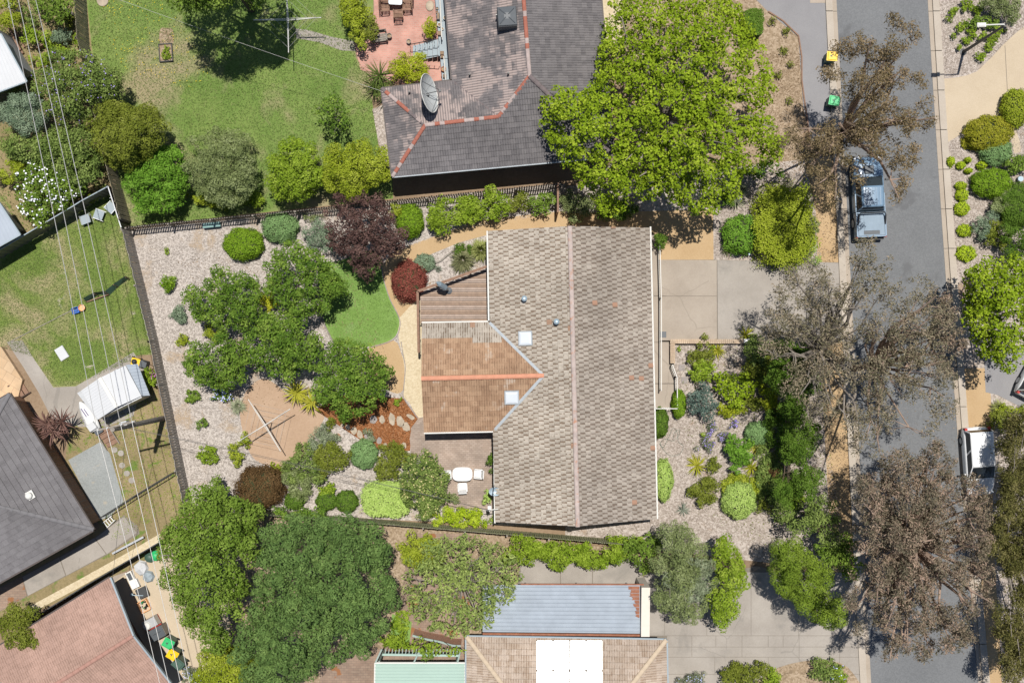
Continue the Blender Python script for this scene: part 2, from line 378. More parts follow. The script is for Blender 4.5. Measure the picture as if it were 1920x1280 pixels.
sheet('brick_patio', [(772, 800), (786, 783), (800, 780), (925, 780), (926, 955), (832, 952), (800, 870), (771, 850), (768, 822)], L[5], M['grey_brick'])
sheet('clothesline_pad', [(476, 718), (505, 712), (560, 755), (606, 772), (600, 800), (566, 858), (540, 876), (500, 872), (470, 852), (452, 795), (452, 752)], L[4], M['granite'], 3)
M['pad'] = ground('pad', [(.25, (.30, .20, .13)), (.5, (.38, .265, .18)), (.75, (.45, .33, .235))], 8, .5, .6, .15)
bpy.data.objects['clothesline_pad'].data.materials[0] = M['pad']
# thin edging round the artificial lawn and the beds
def edging(pts, label, m, r=.05, z=.07, smooth=4):
    q = [P(a, b, 0) for a, b in curve(pts, smooth, False)]
    mb = MB()
    for a, b in zip(q[:-1], q[1:]): mb.beam((a.x, a.y, z/2+.006), (b.x, b.y, z/2+.006), r, z)
    return solo('garden_edging', mb, m, label, 'edging')
edging([(596, 545), (606, 600), (624, 640)], 'grey timber edging along the shaded side of the artificial lawn', M['timber_grey'], .1, .12)
edging([(716, 500), (719, 522), (731, 560), (747, 592), (750, 612), (737, 637), (690, 652)], 'thin curved edging between artificial lawn and granite path', M['stone_grey'])
edging([(752, 640), (756, 665), (760, 690), (757, 728), (757, 745), (770, 765), (784, 784)], 'thin curved edging between cream path and bark path', M['stone_grey'])
edging([(762, 505), (820, 492), (832, 484), (860, 462)], 'low grey timber edging under the lime hedge row', M['timber_grey'], .1, .15, 2)
# driveway of the property: three slabs over a dark joint
dv = sheet('driveway', [(1234, 485), (1578, 492), (1586, 640), (1234, 640)], L[3], M['joint'])
for q, mm in (([(1236, 487), (1343.6, 488), (1343.8, 554.7), (1236, 554.7)], 'concrete'), ([(1236, 555.5), (1343.8, 555.5), (1344, 638), (1236, 638)], 'concrete'),
              ([(1344.8, 488), (1460, 490), (1462, 640), (1346, 638)], 'concrete_grey'), ([(1460.6, 490), (1576, 493), (1584, 640), (1463.5, 640)], 'concrete_grey')):
    part('slab', MB().prism([P(*p) for p in q], L[3]+.001, L[3]+.02), M[mm], dv)
solo('drain_grate', MB().box((0, 0, .008), (.42, .38, .016)), M['grey_plastic'], 'square dark drain grate set in the driveway beside white railing', 'grate', P(1243, 627, L[3]+.021))
# front entry ramp
dv = sheet('entry_path', [(1226, 452), (1236, 452), (1258, 640), (1264, 690), (1268, 766), (1226, 766)], L[3], M['joint'])
for q in ([(1222, 452), (1234, 452), (1235, 554), (1222, 554)], [(1222, 555.5), (1235, 555.5), (1236, 641), (1222, 641)],
          [(1222, 642), (1257, 642), (1264, 718), (1222, 718)], [(1222, 720), (1263, 720), (1267, 765), (1222, 765)]):
    part('slab', MB().prism([P(*p) for p in q], L[3]+.001, L[3]+.05), M['concrete'], dv)
# road, gutters and kerbs
def xl(y): return 1568+.0508*y
def xr(y): return 1739+.059*y+.000012*y*y
ys = list(range(-200, 1501, 50))
road = sheet('road', [(xl(y)-4, y) for y in ys]+[(xr(y)+4, y) for y in ys[::-1]], L[4], M['asphalt'])
def kerb(xf, side):
    st = structure('kerb', MB().prism([P(*p) for p in [(xf(y), y) for y in ys]+[(xf(y)+side*20, y) for y in ys[::-1]]], -.1, L[4]+.002), M['joint'])
    y = -200; i = 0
    while y < 1490:
        y2 = y+74; a, b = y+.7, y2-.7
        # gutter tray then raised kerb
        part('gutter_slab', MB().prism([P(*p) for p in ((xf(a), a), (xf(b), b), (xf(b)+side*8, b), (xf(a)+side*8, a))], L[4]+.002, L[4]+.02), M['kerb'], st)
        part('kerb_stone', MB().prism([P(*p) for p in ((xf(a)+side*8.4, a), (xf(b)+side*8.4, b), (xf(b)+side*21, b), (xf(a)+side*21, a))], L[4]+.002, .12), M['concrete_kerb'], st)
        y = y2; i += 1
M['concrete_kerb'] = ground('concrete_kerb', [(.25, (.33, .285, .235)), (.5, (.41, .36, .30)), (.75, (.48, .43, .37))], 12, .6, .5, .15)
kerb(xl, -1); kerb(xr, 1)
# neighbours' drives and verges
sheet('asphalt_drive', [(1398, -120), (1552, -120), (1562, 160), (1572, 260), (1520, 265), (1506, 200), (1497, 70), (1440, 22), (1398, -20)], L[2], M['asphalt2'])
sheet('footway_slab', [(1519, -60), (1552, -60), (1552, 6), (1519, 6)], L[4], M['kerb'])
edging([(1440, 22), (1497, 68), (1503, 150), (1512, 215), (1518, 260)], 'thin timber edging along the asphalt drive', M['timber'], .08, .08, 2)
sheet('verge_east', [(1757, -120), (2100, -120), (2100, 1450), (1845, 1450), (1790, 700)], L[0], M['mulch'])
sheet('aggregate_path', [(1768, 148), (1790, 146), (1812, 142), (1832, 134), (1860, 107), (1880, 85), (1905, 62), (1960, 20), (1990, 170), (1925, 172), (1897, 180), (1880, 200), (1878, 210), (1900, 228), (1912, 265), (1915, 285), (1902, 288), (1896, 262), (1880, 246), (1815, 244), (1777, 267)], L[3], M['aggregate'])
for a, b in (((1882, 80), (1888, 178)), ((1908, 60), (1916, 170))):
    pass
edging([(1884, 86), (1889, 178)], 'expansion joint strip across the aggregate path near the low hedge', M['joint'], .03, .02, 1)
sheet('granite_verge', [(1808, 690), (1855, 690), (1862, 830), (1862, 1000), (1880, 1300), (1920, 1400), (1862, 1400), (1848, 1250), (1826, 950), (1806, 720)], L[2], M['granite'])
sheet('asphalt_drive_east', [(1845, 660), (2000, 640), (2000, 790), (1925, 768), (1870, 740), (1848, 735)], L[3], M['asphalt2'])
# left neighbour
sheet('west_lawn', [(-120, 540), (205, 352), (234, 430), (288, 665), (258, 665), (190, 700), (142, 725), (100, 727), (60, 672), (38, 640), (-120, 690)], L[1], M['grass2'])
sheet('west_concrete_path', [(12, 640), (42, 638), (66, 676), (100, 726), (142, 724), (250, 660), (272, 690), (250, 780), (200, 800), (150, 800), (100, 790), (72, 735), (45, 690)], L[3], M['concrete_grey'])
sheet('west_yard_soil', [(130, 800), (285, 690), (310, 790), (350, 955), (352, 1000), (210, 1020), (170, 960), (120, 880)], L[2], M['weedy'])
sheet('blue_grit_bed', [(128, 862), (188, 828), (206, 850), (232, 940), (206, 968), (186, 975)], L[4], M['bluegrit'])
sheet('peach_terrace', [(-120, 640), (2, 650), (42, 712), (30, 760), (-120, 800)], .35, M['peach_pave'], z0=0)
sheet('garden_strip_south_west', [(-120, 1210), (-120, 1130), (170, 1000), (330, 890), (350, 960), (300, 1040), (60, 1150)], L[3], M['weedy'])
cp = sheet('side_concrete_path', [(-60, 1130), (40, 1080), (180, 1005), (232, 965), (258, 985), (262, 1000), (200, 1040), (50, 1118), (-60, 1178)], L[4], M['joint'])
for a, b in ((0, 1), (1, 2), (2, 3), (3, 4)):
    xs = [(-60, 1132, -58, 1176), (42, 1081, 52, 1116), (112, 1044, 124, 1078), (178, 1008, 200, 1038), (234, 968, 258, 998)]
    p, q = xs[a], xs[b]
    part('slab', MB().prism([P(p[0]+1, p[1]), P(q[0]-1, q[1]), P(q[2]-1, q[3]), P(p[2]+1, p[3])], L[4]+.001, L[4]+.02), M['concrete_grey' if a else 'brown_pave'], cp)
sheet('rough_stone_edge', [(48, 1140), (150, 1085), (240, 1035), (300, 1000), (304, 1012), (246, 1046), (150, 1100), (52, 1152)], L[5], M['cream'])
sheet('service_yard_soil', [(200, 1100), (330, 1010), (430, 1000), (430, 1320), (330, 1320), (240, 1160)], L[5], M['aggregate'])
sheet('service_yard_concrete', [(206, 1082), (236, 1072), (280, 1160), (300, 1200), (345, 1250), (360, 1262), (330, 1320), (270, 1250)], L[3], M['concrete_dark'] if 'concrete_dark' in M else M['concrete'])
# southern neighbour
sheet('south_garden_soil', [(420, 960), (760, 985), (1180, 1030), (1180, 1100), (900, 1210), (700, 1320), (420, 1320)], L[0], M['verge'])
sheet('brown_paved_yard', [(600, 1225), (720, 1215), (740, 1190), (770, 1000), (880, 1000), (880, 1330), (600, 1330)], L[2], M['brown_pave'])
sheet('small_green_lawn', [(735, 1150), (772, 1165), (768, 1205), (730, 1215)], L[3], M['turf'])
cs = sheet('carport_slab', [(976, 1045), (1206, 1050), (1206, 1100), (970, 1100)], L[3], M['joint'])
for a, b in ((976, 1050), (1051.5, 1110), (1111.5, 1205)):
    part('slab', MB().prism([P(a, 1046), P(b, 1048), P(b, 1099), P(a, 1099)], L[3]+.001, L[3]+.02), M['concrete_grey'], cs)
sd = sheet('south_driveway', [(1206, 1080), (1330, 1080), (1420, 1060), (1560, 1100), (1618, 1180), (1625, 1340), (1200, 1340)], L[3], M['joint'])
rows = [(1072, 1190), (1191, 1211), (1212, 1230), (1231, 1262), (1263, 1340)]
cols = {0: [1208, 1246, 1325, 1408, 1497, 1590, 1612], 1: [1250, 1297, 1342, 1391, 1440, 1468, 1498, 1574, 1612], 2: [1250, 1297, 1391, 1498, 1574, 1612], 3: [1250, 1340, 1440, 1498, 1574, 1612], 4: [1250, 1400, 1574, 1616]}
for i, (a, b) in enumerate(rows):
    c = cols[i]
    for x0, x1 in zip(c[:-1], c[1:]):
        part('slab', MB().prism([P(x0+.3, a+.1), P(x1-.3, a+.1), P(x1-.3, b+.4), P(x0+.3, b+.4)], L[3]+.001, L[3]+.02), M['concrete_grey'], sd)
sheet('verge_bed_south', [(1440, 1262), (1500, 1240), (1560, 1238), (1600, 1262), (1614, 1330), (1380, 1330)], L[5]+.03, M['verge'], 3)
for i, c in enumerate(((.235, .155, .105), (.29, .20, .14), (.27, .205, .165), (.33, .25, .20))):
    M['deckb%d' % i] = plain('deckb%d' % i, c, .6, 0, .22, 5, world=True)
M['cap_pinkroof'] = plain('cap_pinkroof', (.34, .19, .15), .85, 0, .12, 4)

M['dish_mesh'] = plain('dish_mesh', (.40, .42, .42), .6, 0, .06)
# ---------------------------------------------------------------- houses
CAM = Vector((0, 0, CAMH))
class Plane:
    def __init__(s, e0, e1, ez, pitch, up_px):
        a, b = P(*e0, ez), P(*e1, ez); s.o = a; s.u = (b-a).normalized()
        up = P(*up_px, ez)-a; h = (up-s.u*up.dot(s.u)); h.z = 0; h.normalize()
        s.v = (h*math.cos(R(pitch))+Vector((0, 0, math.sin(R(pitch))))).normalized()
        s.n = s.u.cross(s.v)
        if s.n.z < 0: s.n = -s.n
        s.flip = (s.u.cross(s.v).z < 0)
    def hit(s, px, py, off=0.0):
        d = P(px, py, 0)-CAM; o = s.o+s.n*off
        return CAM+d*((o-CAM).dot(s.n)/d.dot(s.n))
    def uv(s, p): q = p-s.o; return (q.dot(s.u), q.dot(s.v))
def clip(poly, cv):
    for i in range(len(cv)):
        (ax, ay), (bx, by) = cv[i], cv[(i+1) % len(cv)]; out = []
        f = lambda p: (bx-ax)*(p[1]-ay)-(by-ay)*(p[0]-ax)
        for j in range(len(poly)):
            p, q = poly[j], poly[(j+1) % len(poly)]; fp, fq = f(p), f(q)
            if fp >= 0: out.append(p)
            if (fp >= 0) != (fq >= 0):
                t = fp/(fp-fq); out.append(tuple(p[k]+(q[k]-p[k])*t for k in range(len(p))))
        poly = out
        if len(poly) < 3: return []
    return poly
def inside(p, cv):
    return all((cv[(i+1) % len(cv)][0]-cv[i][0])*(p[1]-cv[i][1])-(cv[(i+1) % len(cv)][1]-cv[i][1])*(p[0]-cv[i][0]) >= 0 for i in range(len(cv)))
def ccw(cv):
    A = sum(cv[i][0]*cv[(i+1) % len(cv)][1]-cv[(i+1) % len(cv)][0]*cv[i][1] for i in range(len(cv)))
    return cv if A > 0 else cv[::-1]
PROFILES = {   # (position across the tile, height, dirt and painted shade weight)
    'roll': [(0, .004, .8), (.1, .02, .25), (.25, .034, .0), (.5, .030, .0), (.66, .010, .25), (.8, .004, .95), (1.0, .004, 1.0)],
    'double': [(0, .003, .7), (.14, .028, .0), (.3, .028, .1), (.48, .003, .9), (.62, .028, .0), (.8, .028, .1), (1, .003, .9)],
    'flat': [(0, .006, .4), (.05, .012, .2), (.5, .013, .5), (.95, .012, .2), (1, .006, .4)],
}
class TileField:
    """collects the tiles of one house: the first 300 become parts, the rest one joined part"""
    def __init__(s, house): s.h = house; s.full = []; s.cut = {}; s.meshes = {}
    def plane(s, pl, polys_px, w, gauge, prof, matf, lift=.03, skip=None, stagger=True, seed=0):
        rng = random.Random(seed)
        for ppx in polys_px:
            cv = ccw([pl.uv(pl.hit(*q)) for q in ppx])
            us = [q[0] for q in cv]; vv = [q[1] for q in cv]
            j = 0; v = min(vv) if min(vv) > .5 else 0.0
            j0 = int(max(0, math.floor(min(vv)/gauge))); j1 = int(math.ceil(max(vv)/gauge))+1
            i0 = int(math.floor(min(us)/w))-1; i1 = int(math.ceil(max(us)/w))+1
            for j in range(j0, j1):
                for i in range(i0, i1):
                    u0 = i*w+(w*((j*.618) % 1.0) if stagger == 'free' else (w/2 if (stagger and j % 2) else 0)); v0 = j*gauge
                    c4 = [(u0+.003, v0), (u0+w-.003, v0), (u0+w-.003, v0+gauge), (u0+.003, v0+gauge)]
                    if skip and skip(pl, u0+w/2, v0+gauge/2): continue
                    nin = sum(inside(q, cv) for q in c4)
                    if nin == 0 and not clip([(a, b) for a, b in c4], cv): continue
                    mt = matf(j, i); rnd = (hash((i*7919+j*104729+seed*31)) % 1000)/1000.0
                    rnd = rng.random()
                    if nin == 4: s.full.append((pl, u0, v0, w, gauge, prof, mt, rnd))
                    else: s.cutadd(pl, u0, v0, w, gauge, prof, mt, rnd, cv)
    def geom(s, w, gauge, prof, lift=.032):
        pr = PROFILES[prof]; return [(p*w, h, d) for p, h, d in pr], lift
    def cutadd(s, pl, u0, v0, w, gauge, prof, mt, rnd, cv):
        pr, lift = s.geom(w, gauge, prof); st = s.cut.setdefault(mt, ([], [], [], []))
        for (a, ha, da), (b, hb, db) in zip(pr[:-1], pr[1:]):
            q = [(u0+a, v0, ha+lift, da), (u0+b, v0, hb+lift, db), (u0+b, v0+gauge-.012, hb+.002, db), (u0+a, v0+gauge-.012, ha+.002, da)]  # top edge stops short, baring the dark deck as a drawn-in course shade line
            if cv is not None: q = clip(q, cv)
            if len(q) < 3: continue
            k = len(st[0])
            for (x, y, h, d) in q: st[0].append(tuple(pl.o+pl.u*x+pl.v*y+pl.n*h)); st[2].append(rnd); st[3].append(d)
            f = tuple(range(k, k+len(q))); st[1].append(f[::-1] if pl.flip else f)
            if cv is None:
                k = len(st[0])
                for (x, y, h, d) in ((u0+a, v0, ha+lift, da), (u0+b, v0, hb+lift, db), (u0+b, v0, -.005, db), (u0+a, v0, -.005, da)):
                    st[0].append(tuple(pl.o+pl.u*x+pl.v*y+pl.n*h)); st[2].append(rnd); st[3].append(d)
                f = (k, k+1, k+2, k+3); st[1].append(f if pl.flip else f[::-1])
    def template(s, w, gauge, prof, mt, k, flip):
        key = (w, gauge, prof, mt, k, flip)
        if key in s.meshes: return s.meshes[key]
        pr, lift = s.geom(w, gauge, prof); v = []; f = []; d = []
        for x, h, dd in pr: v += [(x, 0, h+lift), (x, gauge-.012, h+.002), (x, 0, -.005)]; d += [dd]*3
        for i in range(len(pr)-1):
            a = i*3; b = a+3
            q = [(a, b, b+1, a+1), (a+2, b+2, b, a)]
            f += q
        if flip: v = [(-x, y, z) for x, y, z in v]; f = [t[::-1] for t in f]
        me = bpy.data.meshes.new('roof_tile'); me.from_pydata(v, [], f); me.update()
        a1 = me.attributes.new('rnd', 'FLOAT', 'POINT'); a1.data.foreach_set('value', [(k+.5)/12]*len(v))
        a2 = me.attributes.new('prof', 'FLOAT', 'POINT'); a2.data.foreach_set('value', d)
        me.materials.append(M[mt]); s.meshes[key] = me; return me
    def build(s, n=290):
        s.full.sort(key=lambda t: -(t[0].o+t[0].v*t[2]).z)
        for t in s.full[:n]:
            pl, u0, v0, w, gauge, prof, mt, rnd = t
            me = s.template(w, gauge, prof, mt, int(rnd*12), pl.flip)
            o = link('roof_tile', me, None, s.h); u = -pl.u if pl.flip else pl.u
            p = pl.o+pl.u*u0+pl.v*v0-s.h.location
            o.matrix_local = Matrix(((u.x, pl.v.x, pl.n.x, p.x), (u.y, pl.v.y, pl.n.y, p.y), (u.z, pl.v.z, pl.n.z, p.z), (0, 0, 0, 1)))
        for t in s.full[n:]: s.cutadd(*t[:7], t[7], None)
        vs, fs, rn, dd, mi, mats = [], [], [], [], [], []
        for mt, (a, b, c, d) in s.cut.items():
            k = len(vs); vs += a; fs += [tuple(i+k for i in f) for f in b]; rn += c; dd += d; mi += [len(mats)]*len(b); mats.append(M[mt])
        l = s.h.location; vs = [(x-l[0], y-l[1], z-l[2]) for x, y, z in vs]
        me = bpy.data.meshes.new('roof_tile_field'); me.from_pydata(vs, [], fs); me.update()
        for m_ in mats: me.materials.append(m_)
        me.polygons.foreach_set('material_index', mi)
        me.attributes.new('rnd', 'FLOAT', 'POINT').data.foreach_set('value', rn)
        me.attributes.new('prof', 'FLOAT', 'POINT').data.foreach_set('value', dd)
        o = link('roof_tile_field', me, None, s.h); o['kind'] = 'stuff'
def caps(house, p0, p1, mats, step=.46, r=.16, seed=0, name='ridge_tile'):
    d = p1-p0; n = max(1, round(d.length/step)); st = d.length/n; d = d.normalized()
    x = d.cross(Vector((0, 0, 1))).normalized(); z = x.cross(d); ms = []
    for mt in mats:
        mb = MB(); K = 6; vs = []
        for y, rr in ((0, 1.0), (st+.03, .9)):
            for k in range(K+1):
                a = math.pi*k/K; vs.append((math.cos(a)*r*rr, y, math.sin(a)*r*.62*rr+(.012 if rr == 1 else 0)))
        mb.add(vs, [(k, k+1, K+2+k, K+1+k) for k in range(K)]+[tuple(range(K, -1, -1))])
        me = mkmesh(name, mb); me.materials.append(M[mt]); ms.append(me)
    rng = random.Random(seed); l = house.location
    for i in range(n):
        o = link(name, rng.choice(ms), None, house); p = p0+d*(i*st)-l
        o.matrix_local = Matrix(((x.x, d.x, z.x, p.x), (x.y, d.y, z.y, p.y), (x.z, d.z, z.z, p.z), (0, 0, 0, 1)))
def gutter(house, a, b, m, w=.09, name='gutter'):
    part(name, MB().beam(a, b, w, .11), m, house, True)
def deckslab(house, pts, m, dz=.16): part('roof_deck', MB().slab(pts, dz), m, house, True)
def walls(house, poly, h, m, windows=()):
    part('wall', MB().prism(poly, 0, h), m, house, True)

M['t_beige'] = tilemat('t_beige', (.34, .30, .25), (.43, .385, .327), (.165, .12, .085), .92, (.30, .19, .13), oddp=.994)  # both beige slopes: pan dirt darkened further to paint in the roll shadows
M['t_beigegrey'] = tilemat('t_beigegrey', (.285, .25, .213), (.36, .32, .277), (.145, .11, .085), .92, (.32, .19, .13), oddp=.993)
M['t_terra'] = tilemat('t_terra', (.32, .20, .125), (.40, .265, .17), (.20, .125, .08), .7, None, worn=(1.1, .62, (.42, .34, .27)))
M['t_grey'] = tilemat('t_grey', (.135, .128, .132), (.175, .165, .168), (.085, .08, .085), .6)
M['t_greyworn'] = tilemat('t_greyworn', (.135, .125, .128), (.185, .168, .168), (.085, .08, .085), .6, None, worn=(.55, .47, (.36, .29, .265)))
M['t_slate'] = tilemat('t_slate', (.152, .146, .152), (.178, .172, .178), (.12, .116, .12), .5)
M['t_pink'] = tilemat('t_pink', (.37, .245, .197), (.41, .272, .22), (.25, .16, .125), .6)
M['t_mix'] = tilemat('t_mix', (.36, .285, .22), (.45, .375, .31), (.25, .175, .125), .8)
M['cap_pink'] = plain('cap_pink', (.40, .33, .30), .85, 0, .2, 3, dirt=(2.6, .545, (.40, .20, .12)), world=True)
M['cap_terra'] = plain('cap_terra', (.52, .24, .15), .8, 0, .12, 3, world=True)
M['cap_red'] = plain('cap_red', (.31, .11, .075), .8, 0, .2, 4, world=True)
M['cap_white'] = plain('cap_white', (.37, .30, .28), .85, 0, .2, 4, world=True)
M['cap_dark'] = plain('cap_dark', (.14, .115, .115), .85, 0, .2, 4)
M['cap_slate'] = plain('cap_slate', (.15, .145, .15), .85, 0, .15, 4)
M['cap_cream'] = plain('cap_cream', (.46, .37, .27), .85, 0, .12, 4)
M['fascia_dark'] = plain('fascia_dark', (.07, .055, .05), .6)

# ---- the beige tiled house in the middle
hm = thing('house', 'beige tiled gable house with brown rear wing in the middle garden', 'house', P(1070, 700, 0))
EZ = 2.7; PT = 20
pl = Plane((915, 433), (929, 978), EZ, PT, (1070, 700)); pr_ = Plane((1231, 972), (1218, 427), EZ, PT, (1070, 700))
tf = TileField(hm)
WN, WS, WA = (918, 605), (928, 805), (1019, 704)
def in_wing(p, u, v):
    q = p.o+p.u*u+p.v*v; k = CAMH/(CAMH-q.z)*PPM; x, y = 960+q.x*k, 640-q.y*k
    return inside((x, -y), ccw([(900, -620), (1004, -704), (905, -792)]))
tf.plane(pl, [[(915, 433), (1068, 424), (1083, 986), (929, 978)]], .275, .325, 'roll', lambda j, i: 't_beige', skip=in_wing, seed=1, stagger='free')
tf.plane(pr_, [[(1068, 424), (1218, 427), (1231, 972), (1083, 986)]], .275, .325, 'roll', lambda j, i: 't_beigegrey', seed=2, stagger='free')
wn = Plane((791, 606), (918, 604), EZ, 20, (800, 700)); ws = Plane((928, 807), (795, 810), EZ, 20, (800, 700))
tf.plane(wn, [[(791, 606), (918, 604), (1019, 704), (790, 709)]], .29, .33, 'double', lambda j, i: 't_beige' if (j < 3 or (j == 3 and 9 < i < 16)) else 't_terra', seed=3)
tf.plane(ws, [[(790, 709), (1019, 704), (928, 807), (795, 810)]], .29, .33, 'double', lambda j, i: 't_terra', seed=4)
tf.build()
for p, q in ((pl, [(915, 433), (1068, 424), (1083, 986), (929, 978)]), (pr_, [(1068, 424), (1218, 427), (1231, 972), (1083, 986)]), (wn, [(791, 606), (918, 604), (1019, 704), (790, 709)]), (ws, [(790, 709), (1019, 704), (928, 807), (795, 810)])):
    deckslab(hm, [p.hit(*c, off=-.012) for c in q], M['timber_dark'])
caps(hm, pl.hit(1068.5, 424)+Vector((0, 0, .03)), pl.hit(1083, 986)+Vector((0, 0, .03)), ['cap_pink', 'cap_pink'], .47, .15, 1)
caps(hm, wn.hit(790, 709.5)+Vector((0, 0, .035)), wn.hit(1019, 704)+Vector((0, 0, .035)), ['cap_terra'], .42, .15, 2)
for a, b, p in ((WN, WA, wn), (WA, WS, ws)):
    A, B = p.hit(*a, off=.06), p.hit(*b, off=.06)
    part('valley_flashing', MB().beam(A, B, .17, .05), M['lead'], hm, True)
for a, b in (((1219.5, 425), (1232.5, 972)), ((913.5, 433), (916.5, 605)), ((926, 806), (928, 980))):
    gutter(hm, P(*a, EZ-.02), P(*b, EZ-.02), M['white_metal'])
gutter(hm, P(791, 604.6, EZ-.02), P(918, 602.6, EZ-.02), M['white_metal'], .1); gutter(hm, P(795, 811.5, EZ-.02), P(928, 808.5, EZ-.02), M['white_metal'], .1)
walls(hm, [P(930, 450, 0), P(1206, 445, 0), P(1218, 955, 0), P(942, 962, 0)], 2.66, M['cream_brick'])
walls(hm, [P(802, 618, 0), P(932, 616, 0), P(938, 795, 0), P(806, 798, 0)], 2.64, M['cream_brick'])
for (cx, cy, w, d, p) in ((986, 634, 26, 26, pl), (959.5, 744, 23, 23, ws)):
    c = p.hit(cx, cy, .02); sk = link('skylight', None, None, hm); sk.location = c-hm.location
    sk.rotation_euler = p.n.to_track_quat('Z', 'Y').to_euler()
    sk.rotation_euler = Matrix((p.u, p.u.cross(p.n)*-1 if False else p.n.cross(p.u), p.n)).transposed().to_euler()
    part('frame', MB().box((0, 0, .05), (.86, .86, .16)), M['lead'], sk)
    part('pane', MB().lathe([(.52, .131), (.50, .16), (.36, .19)], n=4).box((0, 0, .131), (.001, .001, .001)), M['skylight'], sk)
    sk.children[-1].rotation_euler = (0, 0, R(45))
for cx, cy in ((983, 560), (1043, 603)):
    c = pl.hit(cx, cy); vp = link('vent_pipe', mkmesh('vent_pipe', MB().lathe([(.13, -.1), (.13, .05), (.11, .08), (.11, .38), (.17, .40), (.17, .50), (.06, .56)], n=14)), M['vent_blue'], hm)
    vp.location = c-hm.location
part('service_bracket', MB().tube([P(918, 958, 2.6), P(918, 958, 3.4)], .03).tube([P(912, 956, 3.2), P(934, 954, 3.2)], .03).box(P(918, 952, 3.0), (.22, .3, .3)), M['white_metal'], hm, True)

# ---- timber deck on the north-west of the house
DZ = .9
dk = thing('timber_deck', 'reddish timber deck with handrail beside the rear wing', 'deck', P(850, 560, 0))
edge = [(788, 547), (914, 502), (914, 606), (788, 606)]
ew = [P(*q, DZ) for q in edge]
y = 606; tops = []
bw = 4.2
k = 0
while y > 502:
    y2 = y-bw; mid = (y+y2)/2
    x0 = 788 if mid > 547 else 788+(547-mid)*126/45
    if x0 < 908:
        a, b, c, d = P(x0, y-.35, DZ), P(914, y-.35, DZ), P(914, y2+.35, DZ), P(x0, y2+.35, DZ)
        part('board', MB().prism([a, b, c, d], DZ-.03, DZ), M['deckb%d' % (k % 4)] if 'deckb0' in M else M['timber'], dk, True)
    y = y2; k += 1
part('subframe', MB().prism([(p.x*.999, p.y) for p in [P(*q, DZ) for q in [(790, 549), (913, 505), (913, 604), (790, 604)]]], .02, DZ-.04), M['timber_dark'], dk, True)
rail = [P(914, 499, DZ+.95), P(783, 546, DZ+.95), P(785, 660, DZ+.95)]
for a, b in zip(rail[:-1], rail[1:]):
    part('handrail', MB().beam(a, b, .15, .05), M['timber'], dk, True)
    part('lower_rail', MB().beam(a-Vector((0, 0, .5)), b-Vector((0, 0, .5)), .05, .09), M['timber'], dk, True)
    n = 4
    for i in range(n+1):
        q = a.lerp(b, i/n); part('post', MB().beam(q-Vector((0, 0, .92)), q-Vector((0, 0, .026)), .09, .09), M['timber'], dk, True)

# ---- grey tiled house to the north
hg = thing('house', 'charcoal tiled hip roof house with red and white ridge tiles', 'house', P(990, 120, 0))
E2 = 3.1; tf = TileField(hg); N = -140
gs = Plane((736, 331), (1150, 293), E2, 20, (950, 200)); gw = Plane((716, 166), (736, 331), E2, 20, (800, 240))
gn = Plane((848, 152), (716, 167), E2, 20, (800, 240)); gmw = Plane((826, N), (848, 152), E2, 20, (980, 50)); gme = Plane((1150, 293), (1115, N), E2, 20, (990, 50))
tw = lambda j, i: 't_greyworn'
S1 = [[(935, 219), (993, 143), (1150, 293), (935, 312.7)], [(736, 331), (935, 312.7), (935, 219), (797, 235)]]
tf.plane(gs, S1, .30, .32, 'double', lambda j, i: 't_grey', seed=11)
tf.plane(gw, [[(716, 166), (797, 235), (736, 331)]], .30, .32, 'double', tw, seed=12)
tf.plane(gn, [[(848, 152), (716, 167), (797, 235), (935, 219)]], .30, .32, 'double', tw, seed=13)
tf.plane(gmw, [[(826, N), (848, 152), (935, 219), (993, 143), (971, N)]], .30, .32, 'double', tw, seed=14)
tf.plane(gme, [[(1150, 293), (993, 143), (971, N), (1115, N)]], .30, .32, 'double', lambda j, i: 't_grey', seed=15)
tf.build()
for p, q in [(gs, c) for c in S1]+[(gw, [(716, 166), (797, 235), (736, 331)]), (gn, [(848, 152), (716, 167), (797, 235), (935, 219)]), (gmw, [(826, N), (848, 152), (935, 219), (993, 143), (971, N)]), (gme, [(1150, 293), (993, 143), (971, N), (1115, N)])]:
    deckslab(hg, [p.hit(*c, off=-.012) for c in q], M['fascia_dark'])
up = Vector((0, 0, .035)); rw = ['cap_red', 'cap_white']
caps(hg, gmw.hit(971, N)+up, gmw.hit(993, 143)+up, rw, .32, .125, 3)
caps(hg, gmw.hit(935, 219)+up, gmw.hit(993, 143)+up, rw, .32, .125, 4)
caps(hg, gn.hit(797, 235)+up, gn.hit(935, 219)+up, rw, .3, .125, 5)
caps(hg, gw.hit(716, 166)+up, gw.hit(797, 235)+up, rw+['cap_dark'], .32, .12, 6)
caps(hg, gs.hit(736, 331)+up, gs.hit(797, 235)+up, rw, .32, .12, 7)
caps(hg, gs.hit(1150, 293)+up, gs.hit(993, 143)+up, ['cap_dark'], .42, .15, 8)
part('valley_flashing', MB().beam(gn.hit(848, 152, .03), gn.hit(935, 219, .03), .1, .03), M['cap_dark'], hg, True)
for a, b in (((736, 332.5), (1150, 294.5)), ((714.5, 166), (734.5, 331)), ((716, 165.5), (847, 150.5)), ((824, N), (846, 151)), ((1152, 293), (1117, N))):
    gutter(hg, P(*a, E2-.03), P(*b, E2-.03), M['fascia_dark'] if a[0] not in (736,) else M['lead'])
walls(hg, [P(730, 183, 3), P(862, 168, 3), P(842, N, 3), P(1100, N, 3), P(1132, 278, 3), P(750, 316, 3)], 2.9, M['cream_brick'])
